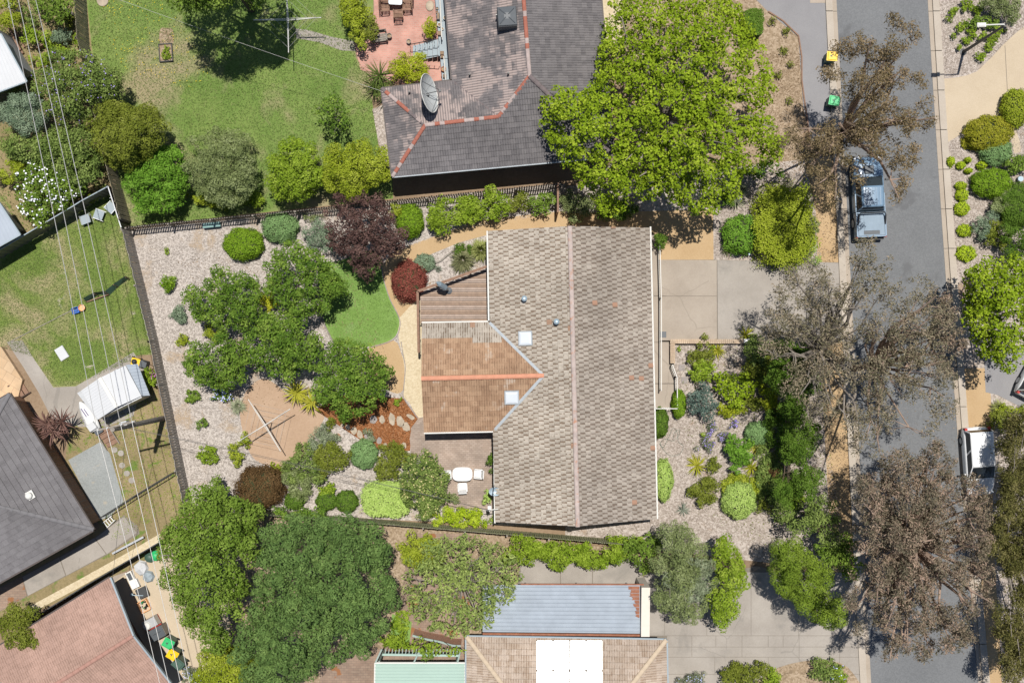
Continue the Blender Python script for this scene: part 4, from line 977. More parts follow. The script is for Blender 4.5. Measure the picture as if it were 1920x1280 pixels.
part('rear_bumper', MB().box((0, -2.57, .55), (W*1.9, .16, .2)), M['dark_steel'], ut); part('front_bumper', MB().box((0, 2.46, .55), (W*1.8, .2, .24)), M['black_plastic'], ut)
wheels(ut, 1.86, (-1.6, 1.55), .39)
for sx in (-1, 1):
    part('tail_light', MB().box((sx*(W-.06), -2.5, .85), (.13, .06, .36)), M['red_plastic'], ut); part('mirror', MB().box((sx*1.06, .98, 1.15), (.22, .1, .2)), M['black_plastic'], ut)
    part('headlight', MB().box((sx*.66, 2.36, .85), (.36, .16, .16), -sx*.3), M['skylight'], ut)

# ---------------------------------------------------------------- bins, pots, furniture
def bin_(label, p, rz, lidm, bodym, group=None, sc=1.0):
    t = thing('wheelie_bin', label, 'bin', p, rz, group)
    part('body', MB().box((0, 0, .5*sc), (.5*sc, .56*sc, .86*sc), 0, 1.0).box((0, 0, .05), (.4, .42, .04)), bodym, t)
    vs = []
    lid = part('lid', MB().box((0, .0, .96*sc), (.58*sc, .66*sc, .05)).box((0, .0, 1.0*sc), (.5*sc, .56*sc, .05), 0, .85), lidm, t)
    part('handle', MB().tube([(-.22*sc, -.36*sc, .93*sc), (.22*sc, -.36*sc, .93*sc)], .025, 6), bodym, t)
    for s in (-1, 1):
        w = part('wheel', MB().tube([(s*.24*sc-.03, -.3*sc, .11), (s*.24*sc+.03, -.3*sc, .11)], .11, 12), M['tyre'], t)
    part('lid_emblem', MB().box((0, .02, 1.03*sc), (.2*sc, .04*sc, .008)).box((0, .08, 1.03*sc), (.08*sc, .1*sc, .008)), bodym, t)
bin_('yellow lidded bin standing alone on the kerb by the asphalt drive', P(1552, 113), 1.5, M['yellow_plastic'], M['bin_green'])
bin_('green lidded bin under the gum tree by the asphalt drive', P(1556, 195), 1.4, M['green_plastic'], M['bin_green'])
bin_('green lidded bin in the row beside the pink house', P(283+22, 1200), R(60), M['green_plastic'], M['bin_green'])
bin_('yellow lidded bin in the row beside the pink house', P(332, 1219), R(60), M['yellow_plastic'], M['bin_green'])
bin_('dark green lidded bin at the end of the row beside pink house', P(342, 1236), R(50), M['bin_green'], M['bin_green'])
for o in [o for o in bpy.data.objects if o.get('label', '').startswith('green lidded bin in the row')]: o.location = P(324, 1198)
def chair(label, p, rz, m, kind='plastic', group=None, seat_m=None):
    t = thing('garden_chair', label, 'chair', p, rz, group)
    if kind == 'plastic':
        part('seat', MB().box((0, 0, .42), (.48, .46, .04), 0, .96), m, t)
        part('backrest', MB().add([(-.24, -.24, .44), (.24, -.24, .44), (.26, -.36, .85), (-.26, -.36, .85), (-.24, -.28, .44), (.24, -.28, .44), (.26, -.40, .85), (-.26, -.40, .85)], [(0, 1, 2, 3), (7, 6, 5, 4), (3, 2, 6, 7), (0, 3, 7, 4), (1, 5, 6, 2)]), m, t)
        for s in (-1, 1):
            part('armrest', MB().box((s*.27, -.06, .64), (.06, .48, .03)), m, t)
            for y in (-.22, .2): part('leg', MB().beam((s*.25, y*1.1, 0), (s*.25, y, .64), .05, .05), m, t)
    else:
        for i in range(6): part('slat', MB().box((0, -.2+.085*i, .43), (.5, .06, .025)), m, t)
        for i in range(6): part('back_slat', MB().beam((-.22+.088*i, -.24, .45), (-.22+.088*i, -.36, .95), .045, .02), m, t)
        part('top_rail', MB().beam((-.27, -.36, .96), (.27, -.36, .96), .04, .06), m, t)
        for s in (-1, 1):
            part('armrest', MB().box((s*.28, -.04, .64), (.06, .5, .03)), m, t)
            for y in (-.25, .22): part('leg', MB().box((s*.26, y, .32), (.05, .05, .64)), m, t)
    return t
tb = thing('garden_table', 'white oval plastic table on the grey brick patio', 'table', P(868, 886))
part('table_top', MB().prism([(math.copysign(abs(math.cos(a))**.55, math.cos(a))*.62, math.copysign(abs(math.sin(a))**.7, math.sin(a))*.43) for a in [2*math.pi*k/28 for k in range(28)]], .70, .73), M['white_plastic'], tb)
for sx in (-1, 1):
    for sy in (-1, 1): part('leg', MB().beam((sx*.42, sy*.26, 0), (sx*.36, sy*.2, .70), .06, .06), M['white_plastic'], tb)
chair('white plastic chair on the hedge side of the oval table', P(840.5, 888), R(-88), M['white_plastic'])
chair('white plastic chair between oval table and house wall', P(896, 886), R(86), M['white_plastic'])
chair('white plastic chair pulled out at the open side of oval table', P(868, 910), R(3), M['white_plastic'])
tb = thing('patio_table', 'pale rectangular table on the red brick terrace', 'table', P(744, 0), R(-3))
part('table_top', MB().prism([(-.42, -.44), (-.34, -.52), (.34, -.52), (.42, -.44), (.42, .9), (.34, .98), (-.34, .98), (-.42, .9)], .71, .74), M['skylight'], tb)
for sx in (-1, 1):
    for y in (-.4, .85): part('leg', MB().box((sx*.33, y, .355), (.06, .06, .71)), M['timber'], tb)
for i, (x, y, a, lb) in enumerate(((724, 2, -92, 'slatted timber chair on the hedge side of the terrace table'), (724, 18, -86, 'slatted timber chair on the hedge side, second along the terrace table'), (766, 2, 88, 'slatted timber chair on the verandah side of the terrace table'), (764, 16, 93, 'slatted timber chair on the verandah side, second along the terrace table'), (748, 30, 3, 'slatted timber chair at the end of the terrace table'))):
    chair(lb, P(x, y), R(a), M['timber_red'] if 'timber_red' in M else M['timber'], 'slat')
bn = thing('garden_bench', 'weathered grey bench beside the lime shrubs on red bricks', 'bench', P(712, 75), R(8))
for i in range(4): part('seat_slat', MB().box((0, -.18+.12*i, .45), (1.05, .1, .03)), M['timber_grey'], bn)
for i in range(4): part('back_slat', MB().box((0, .3+.02*i, .55+.11*i), (1.05, .03, .09)), M['timber_grey'], bn)
for s in (-1, 1):
    for y in (-.2, .28): part('leg', MB().box((s*.48, y, .3 if y < 0 else .46), (.07, .07, .6 if y < 0 else .92)), M['timber_grey'], bn)
    part('armrest', MB().box((s*.48, .03, .62), (.07, .5, .04)), M['timber_grey'], bn)
# verandah and steps of the northern house
vr = thing('verandah', 'blue grey painted verandah with steps beside charcoal roof', 'verandah', P(835, 80))
for a, b in ((-130, -40), (-40, 40), (40, 110), (110, 165)):
    def vx(y): return (816+(y+0)*.088, 838+(y)*.075)
    part('floor_panel', MB().prism([P(vx(a)[0], a+.5, .9), P(vx(a)[1]+10, a+.5, .9), P(vx(b)[1]+10, b-.5, .9), P(vx(b)[0], b-.5, .9)], .75, .9), M['bluegrey_paint'], vr, True)
for i in range(6):
    x0, x1 = 820-i*9.2, 829.2-i*9.2; z = .75-i*.14
    part('step', MB().prism([P(x0+.4, 74+i*2.4, z), P(x1, 72+i*2.4, z), P(x1, 104+i*2.0, z), P(x0+.4, 106+i*2.0, z)], max(0, z-.06), z), M['bluegrey_paint'], vr, True)
for y0, y1 in ((73, 84), (104, 112)):
    a, b = P(822, y0, 1.8), P(768, y1, .95)
    part('handrail', MB().tube([a, b], .025), M['dark_steel'], vr, True)
    for i in range(7): q = a.lerp(b, i/6); part('baluster', MB().tube([q, q-Vector((0, 0, .85))], .016, 5), M['dark_steel'], vr, True)
a, b = P(818, -120, 1.75), P(828, 70, 1.75); part('balustrade', MB().tube([a, b], .03).tube([a-Vector((0, 0, .6)), b-Vector((0, 0, .6))], .02), M['white_metal'], vr, True)
a, b = P(832, 106, 1.75), P(836, 160, 1.75); part('balustrade', MB().tube([a, b], .03).tube([a-Vector((0, 0, .6)), b-Vector((0, 0, .6))], .02), M['white_metal'], vr, True)

# evaporative cooler and the big mesh dish on the charcoal roof
c = gmw.hit(951, 38)
ec = thing('roof_cooler', 'dark grey evaporative cooler box on the charcoal roof', 'cooler', c, R(4))
part('housing', MB().box((0, 0, .32), (1.15, 1.25, .85), 0, .92), M['grey_plastic'], ec)
part('lid', MB().lathe([(.8, .75), (.74, .84), (.25, .92)], n=4), M['grey_plastic'], ec); ec.children[-1].rotation_euler = (0, 0, R(45))
rb = MB()
for a in range(4): rb.tube([(math.cos(a*math.pi/2+.785)*.12, math.sin(a*math.pi/2+.785)*.12, .94), (math.cos(a*math.pi/2+.785)*.62, math.sin(a*math.pi/2+.785)*.62, .87)], .03, 5)
part('lid_rib', rb, M['grey_plastic'], ec); part('pipe', MB().tube([(-.62, .2, .1), (-.62, .2, .55), (-.5, .2, .6)], .03), M['white_metal'], ec)
c = gn.hit(806, 188)
ds = thing('satellite_dish', 'large pale mesh satellite dish standing on the charcoal roof', 'satellite dish', c)
part('mast', MB().tube([(0, 0, -.2), (0, 0, 1.4)], .06, 8), M['dark_steel'], ds)
part('strut', MB().tube([(0, 0, .9), (.6, -.3, -.05)], .025).tube([(0, 0, .9), (-.5, -.4, -.1)], .025).tube([(0, 0, .9), (0, .6, .25)], .025), M['dark_steel'], ds)
axis = Vector((.93, .12, .36)).normalized(); X = axis.cross(Vector((0, 0, 1))).normalized(); Y = axis.cross(X); Cn = Vector((-.2, .0, 1.6)); vs = []; fs = []; NR, NA = 5, 24; RD = 1.12
for i in range(NR+1):
    r = RD*i/NR
    for k in range(NA): a = 2*math.pi*k/NA; vs.append(tuple(Cn+X*(r*math.cos(a))+Y*(r*math.sin(a))+axis*(.32*(r/RD)**2)))
for i in range(NR):
    for k in range(NA): k2 = (k+1) % NA; fs.append((i*NA+k, i*NA+k2, (i+1)*NA+k2, (i+1)*NA+k))
part('dish', MB().add(vs, fs), M['dish_mesh'] if 'dish_mesh' in M else M['steel'], ds)
part('rim', MB().tube([vs[NR*NA+k % NA] for k in range(NA+1)], .025, 5), M['white_metal'], ds)
sp = MB()
for k in range(0, NA, 3): sp.tube([vs[i*NA+k] for i in range(NR+1)], .014, 4)
part('rib', sp, M['steel'], ds)
part('feed', MB().tube([Cn+axis*.1, Cn+axis*1.0], .02).tube([vs[NR*NA], Cn+axis*1.0], .015).tube([vs[NR*NA+8], Cn+axis*1.0], .015).tube([vs[NR*NA+16], Cn+axis*1.0], .015).box(Cn+axis*1.0, (.14, .14, .14)), M['dark_steel'], ds)
# small dish on the beige house
c = pl.hit(928, 921, .05)
ds = thing('satellite_dish', 'small blue grey satellite dish at the eave of the beige house', 'satellite dish', c)
part('mast', MB().tube([(0, 0, -.1), (0, 0, .35), (-.1, .1, .5)], .03), M['dark_steel'], ds)
part('dish', MB().lathe([(.02, .0), (.2, .02), (.36, .07), (.37, .075), (.36, .055), (.02, -.03)], n=20, sx=1.0, sy=.72), M['vent_blue'], ds); ds.children[-1].location = (-.1, .1, .52); ds.children[-1].rotation_euler = (R(28), R(10), R(-15))
part('feed_arm', MB().tube([(-.1, -.1, .5), (-.05, .45, .85)], .015).box((-.05, .45, .87), (.07, .07, .07)), M['dark_steel'], ds)

# rotary clotheslines
def hoist(label, p, rz, r, h):
    t = thing('clothesline', label, 'clothesline', p, rz)
    part('pole', MB().tube([(0, 0, 0), (0, 0, h)], .03, 8), M['steel'], t); part('hub', MB().tube([(0, 0, h-.25), (0, 0, h+.05)], .06, 8), M['steel'], t)
    tips = []
    for k in range(4):
        a = k*math.pi/2; e = Vector((math.cos(a)*r, math.sin(a)*r, h+.28)); tips.append(e)
        part('arm', MB().tube([(0, 0, h-.02), e], .028, 6).tube([(0, 0, h+.35), e], .014, 5), M['white_metal'], t)
    for f in (.35, .6, .85):
        for k in range(4): a, b = tips[k]*f, tips[(k+1) % 4]*f; a.z = b.z = h-.02+.3*f; part('line', MB().tube([a, b], .006, 4), M['wire'], t)
hoist('rotary clothesline on the grassy north lawn', P(553, 56), R(2), 2.05, 2.1)
hoist('rotary clothesline on the tan concrete pad', P(510, 792), R(32), 1.85, 1.9)

# lawn bits
rb = thing('raised_bed', 'small black edged vegetable bed on the north lawn', 'garden bed', P(312, 100), R(4))
part('soil', MB().box((0, 0, .06), (.74, 1.0, .1)), M['verge'], rb)
for s in (-1, 1): part('edge_board', MB().box((s*.4, 0, .09), (.05, 1.1, .18)), M['black_plastic'], rb); part('edge_board', MB().box((0, s*.54, .09), (.86, .05, .18)), M['black_plastic'], rb)
solo('soil_patch', MB().prism(curve([(-.4, -.45), (.42, -.5), (.4, .4), (.0, .5), (-.38, .42)], 3), 0, .02), M['verge'], 'bare soil patch beyond the black edged vegetable bed', 'soil patch', P(312, 68, L[0]))
def bucket(name, label, p, r, h, m, inner):
    t = thing(name, label, 'bucket', p)
    part('wall', MB().lathe([(r*.85, 0), (r, h), (r*.93, h), (r*.8, .03)], n=18), m, t, smooth=False); part('contents', MB().lathe([(r*.88, h*.6), (r*.88, h*.62)], n=16), inner, t)
    part('handle', MB().tube([(-r, 0, h), (-r*.5, r*.9, h*.9), (r*.5, r*.9, h*.9), (r, 0, h)], .012, 5), M['steel'], t)
bucket('bucket', 'pale orange bucket on the west lawn beside the blue crate', P(156, 577), .21, .3, M['orange_plastic'], M['orange_plastic'])
cr = thing('crate', 'blue plastic crate on the west lawn beside the orange bucket', 'crate', P(144, 582), .3)
part('base', MB().box((0, 0, .02), (.4, .36, .03)), M['blue_plastic'], cr)
for s in (-1, 1): part('side', MB().box((s*.2, 0, .14), (.03, .38, .26)), M['blue_plastic'], cr); part('side', MB().box((0, s*.18, .14), (.37, .03, .26)), M['blue_plastic'], cr)
nf = thing('net_barrier', 'sagging dark green netting barrier across the west lawn', 'netting', P(200, 560))
npts = [P(164, 566), P(186, 555), P(206, 552), P(222, 538), P(244, 524)]
part('net', MB().add([tuple(p+Vector((0, .08*math.sin(i*2.1), 0))) for i, p in enumerate(npts)]+[tuple(p+Vector((-.1, .2, .55+.1*math.sin(i*1.7)))) for i, p in enumerate(npts)], [(i, i+1, i+6, i+5) for i in range(4)]), M['bin_green'], nf, True)
for p in npts: part('stake', MB().tube([p, p+Vector((-.05, .1, .7))], .025), M['timber'], nf, True)
part('board', MB().beam(npts[0]+Vector((0, 0, .08)), npts[2]+Vector((0, 0, .2)), .06, .12), M['timber'], nf, True)
part('border_board', MB().beam(P(20, 640)+Vector((0, 0, .03)), P(150, 574)+Vector((0, 0, .03)), .05, .05), M['timber_grey'], nf, True)
def lounge(label, p, rz):
    t = thing('garden_chair', label, 'chair', p, rz, 'broken garden chairs by the steel fence')
    part('seat', MB().add([(-.26, -.26, .36), (.26, -.26, .36), (.3, .3, .44), (-.3, .3, .44), (-.26, -.26, .33), (.26, -.26, .33), (.3, .3, .41), (-.3, .3, .41)], [(0, 1, 2, 3), (7, 6, 5, 4), (0, 4, 5, 1), (2, 6, 7, 3), (1, 5, 6, 2), (0, 3, 7, 4)]), M['bluegrey_paint'], t)
    for s in (-1, 1): part('frame_tube', MB().tube([(s*.3, .35, 0), (s*.32, .1, .03), (s*.3, -.35, .1), (s*.3, -.45, .7)], .02, 6).tube([(s*.3, .3, .44), (s*.3, -.3, .36)], .02, 6), M['steel'], t)
lounge('worn grey garden chair facing the lawn by the steel fence', P(164, 412), R(200)); lounge('worn grey garden chair with looped frame in the steel fence corner', P(190, 404), R(70)); lounge('tipped grey garden chair against the fence corner', P(212, 390), R(140))
solo('access_lid', MB().box((0, 0, .06), (.58, .82, .12)).box((0, 0, .13), (.52, .76, .02)), M['roof_white'], 'pale rectangular lid lying on the west lawn', 'lid', P(117, 662, L[1]), R(32))
mw = thing('lawn_mower', 'black and yellow lawn mower beside the white shed', 'lawn mower', P(264, 680), R(75))
part('deck', MB().box((0, .25, .2), (.48, .6, .16), 0, .9), M['yellow_plastic'], mw); part('engine', MB().lathe([(.16, .28), (.17, .4), (.08, .46)], (0, .3, 0), 10), M['black_plastic'], mw); part('catcher', MB().box((0, -.3, .32), (.5, .5, .36), 0, .85), M['grey_plastic'], mw)
part('handle', MB().tube([(-.2, -.05, .3), (-.22, -.85, .95), (.22, -.85, .95), (.2, -.05, .3)], .018, 6), M['black_plastic'], mw)
for s in (-1, 1):
    for y in (.02, .5): part('wheel', MB().tube([(s*.25-.03, y, .1), (s*.25+.03, y, .1)], .1, 10), M['tyre'], mw)
# small boat hull beside the shed
bt = thing('dinghy', 'small white boat hull with covered seat beside the white shed', 'boat', P(172, 783), R(28))
hull = []
for y, w, z in ((-.85, .34, .42), (-.3, .42, .42), (.4, .36, .45), (.9, .22, .5), (1.15, .06, .54)): hull.append([(-w, y, z), (-w*.7, y, .12), (0, y, .05), (w*.7, y, .12), (w, y, z), (w*.5, y, z+.05), (0, y, z+.09), (-w*.5, y, z+.05)])
loft(hull, M['white_plastic'], 'hull', bt); part('stripe', MB().box((-.09, .45, .555), (.05, .6, .01), .1).box((.05, .45, .555), (.05, .6, .01), .1), plain('purple_trim', (.10, .08, .2), .5), bt)
part('seat_cover', MB().box((-.05, -.55, .58), (.55, .5, .1), .1, .9), M['roof_white'], bt); part('cockpit', MB().box((.15, -1.0, .45), (.5, .3, .12), .1), M['grey_plastic'], bt)
part('cradle', MB().beam((-.4, -.4, .06), (.4, -.4, .06), .08, .12).beam((-.35, .5, .06), (.35, .5, .06), .08, .12), M['timber'], bt)
st = thing('timber_steps', 'brown timber garden steps below the boat hull', 'steps', P(204, 820), R(28))
for i in range(4): part('step', MB().box((.02*i, .5-.3*i, .28-.07*i), (.78, .28, .08)), M['timber'], st)
for s in (-1, 1): part('stringer', MB().beam((s*.43, .7, .3), (s*.45, -.65, .06), .05, .16), M['timber_grey'], st)
ts = thing('timber_steps', 'dark timber steps down from the peach terrace', 'steps', P(38, 730), R(32))
for i in range(3): part('step', MB().box((.28*i-.3, 0, .28-.1*i), (.26, .9, .06)), M['timber'], ts)
for s in (-1, 1): part('stringer', MB().beam((-.45, s*.5, .3), (.5, s*.5, .05), .07, .18), M['timber_dark'], ts)
ld = thing('step_ladder', 'white step ladder lying beside the slate roof corner', 'ladder', P(206, 977), R(-50))
for s in (-1, 1): part('stile', MB().beam((s*.2, -.4, .08), (s*.17, .42, .3), .05, .05), M['white_metal'], ld)
for i in range(4): part('rung', MB().beam((-.19, -.3+.2*i, .1+.055*i), (.19, -.3+.2*i, .1+.055*i), .06, .03), M['white_metal'], ld)
# stepping stones in the bark path and slab stepping stones
rng = random.Random(5)
for (x, y, w, h, a) in ((700, 787, 12, 13, 0), (717, 787, 9, 14, 5), (735, 786, 12, 20, 8), (751, 790, 13, 18, 20), (770, 781, 15, 7, -30), (762, 800, 11, 15, 20), (652, 801, 7, 9, 0), (642, 797, 6, 7, 0), (664, 807, 10, 12, 15), (675, 814, 10, 13, 20), (688, 818, 8, 10, 30), (699, 821, 6, 10, 10), (711, 826, 8, 11, 0), (757, 835, 9, 9, 0), (722, 834, 6, 7, 0)):
    pts = []
    for k in range(7): q = 2*math.pi*k/7+rng.uniform(-.2, .2); r = rng.uniform(.78, 1.15); pts.append((math.cos(q)*w/48*r, math.sin(q)*h/48*r))
    t = solo('stepping_stone', MB().prism(pts, 0, .05), M[rng.choice(['stone', 'stone', 'stone_grey'])], 'flat irregular stepping stone set in red bark path', 'stepping stone', P(x, y, L[4]), R(a), 'stepping stones in the bark path')
for x, y in ((215, 843), (227, 849), (229, 872), (238, 887), (247, 900)):
    solo('stepping_stone', MB().prism([(math.cos(k*.7)*.2, math.sin(k*.7)*.19) for k in range(9)], 0, .04), M['concrete_grey'], 'round concrete stepping stone in weedy soil beside blue grit', 'stepping stone', P(x, y, L[2]), 0, 'round stepping stones by the blue grit bed')
for x, y, lb in ((1278, 689, 'square grey paver in the mulch beside the angled railing, closest to brick wall'), (1283, 712, 'square grey paver in the mulch beside the angled railing, closest to ramp end')):
    solo('paver', MB().box((0, 0, .025), (.38, .38, .05)), M['stone_grey'], lb, 'paver', P(x, y, L[1]), .05)
solo('meter_lid', MB().box((0, 0, .02), (.35, .28, .04)), M['vent_blue'], 'blue grey meter lid between round bush and large yellow hedge', 'lid', P(1402, 474, L[1]), 0)
solo('meter_lid', MB().box((0, 0, .02), (.28, .26, .04)), M['stone_grey'], 'grey meter lid in mulch near the top of large yellow hedge', 'lid', P(1416, 356, L[1]), 0)
# pots
def pot(label, p, r, h, m, soil=True):
    t = thing('plant_pot', label, 'pot', p)
    part('wall', MB().lathe([(r*.7, 0), (r, h), (r*1.06, h), (r*1.06, h+.03), (r*.86, h+.03), (r*.84, h*.7)], n=16), m, t)
    part('soil', MB().lathe([(r*.85, h*.72), (r*.85, h*.74)], n=14), M['verge'], t); return t
pot('terracotta pot standing in gravel beside grey green shrubs', P(634, 817), .17, .25, M['pot_clay'])
def planter(label, p, w, d, h, m, z=0):
    t = thing('planter_box', label, 'planter', p)
    part('box', MB().box((0, 0, h/2), (w, d, h)), m, t); part('soil', MB().box((0, 0, h+.006), (w*.82, d*.82, .012)), M['soil'], t); return t
for i, (x, y, w, d, lb) in enumerate(((824, 64, .22, .26, 'small square timber planter on the verandah above the steps'), (822, 32, .17, .42, 'long dark planter on the verandah opposite the round light'), (829, 101, .22, .22, 'square timber planter on the verandah below the steps'), (830, 108, .22, .16, 'low dark planter beside the square planter below the steps'), (834, 144, .2, .2, 'narrow terracotta planter at the roof end of the verandah'))):
    planter(lb, P(x, y, .9), w, d, .2, M['timber'] if i != 1 else M['black_plastic'])
for i, (x, y, r, m, lb) in enumerate(((824, 48, .12, 'white_plastic', 'round white pot on the verandah above the square planter'), (830, 55, .08, 'white_plastic', 'tiny white pot on the verandah near the wall'), (820, 17, .08, 'grey_plastic', 'small grey pot on the verandah near the terrace table'), (820, 24, .07, 'pot_clay', 'small clay pot on the verandah near the terrace table'), (832, 131, .15, 'pot_clay', 'round clay pot at the roof end of the verandah'), (835, 35, .12, 'white_metal', 'round white lamp shaped pot half under the verandah eave'))):
    pot(lb, P(x, y, .9), r, r*1.3, M[m])
pot('round grey pot beside the foot of the verandah steps', P(767, 80), .14, .26, M['stone_grey']); pot('large grey pot holding a bushy shrub by the verandah', P(805, 60), .22, .4, M['stone_grey']); pot('square planter pot with lime plant beside the grey bench', P(731, 70), .15, .35, M['timber_grey'])
solo('water_feature', MB().lathe([(.3, 0), (.32, .06), (.3, .08), (.05, .09)], n=20, sx=.8), M['stone'], 'flat round stone basin on the red terrace by the verandah', 'basin', P(806, 12, L[2]))
# garden hoses
def hose(label, pts, r, m):
    q = [P(*p) for p in curve(pts, 6, False)]; solo('garden_hose', MB().tube([(p.x, p.y, r+.012) for p in q], r, 5), m, label, 'hose')
hose('thin green garden hose tangled on mulch beside the house', [(1236, 831), (1250, 850), (1262, 854), (1275, 850), (1281, 836), (1272, 828), (1270, 812), (1262, 802), (1254, 818), (1244, 838), (1238, 830), (1248, 822), (1262, 826), (1273, 815), (1273, 805), (1264, 812), (1262, 822)], .012, M['bin_green'])
hose('looped tan garden hose on the red terrace', [(808, 24), (806, 28), (799, 30), (797, 34), (801, 35), (806, 30), (812, 20), (813, 5), (804, 2), (802, 14), (808, 22)], .012, M['stone'])
# umbrella folded on the deck
um = thing('folded_umbrella', 'grey folded umbrella on its stand on the timber deck', 'umbrella', P(842, 545, DZ), 0)
part('stand', MB().lathe([(.2, 0), (.2, .06), (.05, .1)], n=14), M['grey_plastic'], um); part('pole', MB().tube([(0, 0, .08), (-.3, .2, 1.5)], .025), M['steel'], um)
part('canopy', MB().tube([(-.1, .07, .5), (-.22, .15, 1.1), (-.5, .34, 1.7), (-.62, .42, 1.9)], [.1, .2, .16, .05], 9), M['vent_blue'], um)
tk = thing('wall_bench', 'teal box seat against the dark slat fence', 'bench', P(400, 423), R(6))
part('seat', MB().box((0, 0, .42), (1.1, .3, .05)), plain('teal', (.16, .28, .27), .6), tk); part('body', MB().box((0, 0, .2), (1.0, .26, .38)), bpy.data.materials['teal'], tk)
# pergola of the southern house
pg = thing('pergola', 'sage green pergola over brown paving beside the mint roof', 'pergola', P(790, 1225))
a, b = P(717, 1226, 2.6), P(862, 1228, 2.6)
part('beam', MB().beam(a, b, .12, .16), M['mint'], pg, True)
for x in (712, 784, 860): part('rafter', MB().beam(P(x+4, 1216, 2.7), P(x-8 if x < 800 else x-2, 1241, 2.7), .09, .12), M['sage'], pg, True)
for i in range(22):
    x = 722+i*6.4; part('slat', MB().beam(P(x+1.5, 1216, 2.74), P(x, 1225, 2.74), .05, .05), M['sage'], pg, True)
for x, y in ((720, 1218), (860, 1219), (714, 1238)): part('post', MB().beam(P(x, y), P(x, y)+Vector((0, 0, 2.55)), .1, .1), M['sage'], pg, True)
wl = thing('courtyard_wall', 'curved salmon boarded courtyard fence with sage top rail', 'fence', P(820, 1195))
cw = [P(*p) for p in curve([(778, 1178), (800, 1184), (830, 1190), (850, 1196), (866, 1197)], 5, False)]
for i, (a, b) in enumerate(zip(cw[:-1], cw[1:])):
    part('board', MB().beam(a+Vector((0, 0, .8)), b+Vector((0, 0, .8)), .03, 1.55), plain('salmon', (.45, .26, .18), .8) if i == 0 else bpy.data.materials['salmon'], wl, True)
    part('top_rail', MB().beam(a+Vector((0, 0, 1.62)), b+Vector((0, 0, 1.62)), .12, .06), M['sage'], wl, True)
# clutter in the service yard of the pink house: every item its own
def tilt(o, rx, ry): o.rotation_euler = (rx, ry, o.rotation_euler[2]); return o
sk = thing('steel_sink', 'silver upturned metal box frame in the clutter by the pink house', 'metal box', P(247, 1078), R(25))
part('rim', MB().box((0, 0, .34), (.4, .62, .06)), M['white_metal'], sk); part('body', MB().box((0, 0, .17), (.36, .56, .3)), M['steel'], sk); part('opening', MB().box((0, 0, .375), (.24, .46, .012)), M['grey_plastic'], sk)
solo('white_tub', MB().box((0, 0, .16), (.46, .5, .3), 0, .9).box((0, 0, .33), (.5, .54, .04)), M['white_plastic'], 'white plastic tub in the clutter by the pink house', 'tub', P(255, 1092, L[3]), R(25))
solo('dark_trunk', MB().box((0, 0, .2), (.6, .6, .4)).box((0, 0, .42), (.64, .64, .05)), M['dark_steel'], 'dark square trunk in the clutter by the pink house', 'trunk', P(270, 1108, L[3]), R(25))
solo('tool_handle', MB().beam((-.3, 0, .5), (.35, -.15, .46), .04, .04).box((-.34, .02, .5), (.2, .12, .05), .4), M['vent_blue'], 'blue headed broom lying across the dark trunk', 'broom', P(262, 1110, 0), R(10))
solo('plastic_sheeting', MB().add([(math.cos(k*.9)*(.35+.1*(k % 2)), math.sin(k*.9)*.4, .25+.1*math.sin(k*2.3)) for k in range(7)]+[(0, 0, .42)]+[(math.cos(k*.9)*.45, math.sin(k*.9)*.5, .03) for k in range(7)], [(k, (k+1) % 7, 7) for k in range(7)]+[(8+k, 8+(k+1) % 7, (k+1) % 7, k) for k in range(7)]), M['roof_white'], 'crumpled white sheeting heaped at the top of the clutter', 'sheeting', P(266, 1064, 0))
solo('plastic_sheeting', MB().add([(math.cos(k*.9)*(.3+.1*(k % 2)), math.sin(k*.9)*.3, .2+.1*math.sin(k*1.3)) for k in range(7)]+[(0, 0, .34)]+[(math.cos(k*.9)*.4, math.sin(k*.9)*.4, .03) for k in range(7)], [(k, (k+1) % 7, 7) for k in range(7)]+[(8+k, 8+(k+1) % 7, (k+1) % 7, k) for k in range(7)]), M['bluegrey_paint'], 'crumpled blue grey sheeting among the clutter near the tree', 'sheeting', P(279, 1080, 0))
wc = thing('bottle_crate', 'open timber crate of green bottles in the clutter', 'crate', P(272, 1134), R(28))
part('side', MB().box((-.3, 0, .15), (.04, .7, .3)).box((.3, 0, .15), (.04, .7, .3)).box((0, .35, .15), (.6, .04, .3)).box((0, -.35, .15), (.6, .04, .3)), M['orange_plastic'], wc)
for i in range(14): part('bottle', MB().lathe([(.045, 0), (.045, .22), (.018, .28), (.018, .34)], (rng.uniform(-.22, .22), rng.uniform(-.28, .28), .04), 8), M[rng.choice(['bin_green', 'green_plastic', 'black_plastic', 'timber'])], wc)
tr = thing('covered_barbecue', 'grey covered trolley with silver hood in the clutter', 'trolley', P(288, 1163), R(28))
part('cover', MB().box((0, 0, .5), (.95, .62, .5), 0, .9), M['steel'], tr); part('hood', MB().lathe([(.26, .75), (.2, .86), (.05, .9)], (-.22, -.05, 0), 14), M['white_metal'], tr); part('frame', MB().box((0, -.35, .4), (1.0, .06, .1)).box((0, 0, .12), (.9, .55, .2)), M['red_plastic'], tr)
cb = thing('storage_cabinet', 'black flat topped cabinet between trolley and green bin', 'cabinet', P(301, 1181), R(28))
part('body', MB().box((0, 0, .45), (1.1, .66, .9)), M['timber_grey'], cb); part('top', MB().box((.1, 0, .92), (.86, .7, .04)), M['grey_plastic'], cb); part('strap', MB().box((.1, .02, .945), (.5, .03, .01)), M['black_plastic'], cb)
for x, y, m, lb in ((283, 1043, 'bin_green', 'dark green bag at the fence end of the clutter'), (294, 1040, 'green_plastic', 'bright green bag under the tree edge by the clutter')):
    solo('garden_bag', MB().lathe([(.2, 0), (.34, .1), (.32, .3), (.15, .42), (.05, .44)], n=9), M[m], lb, 'bag', P(x, y, 0))
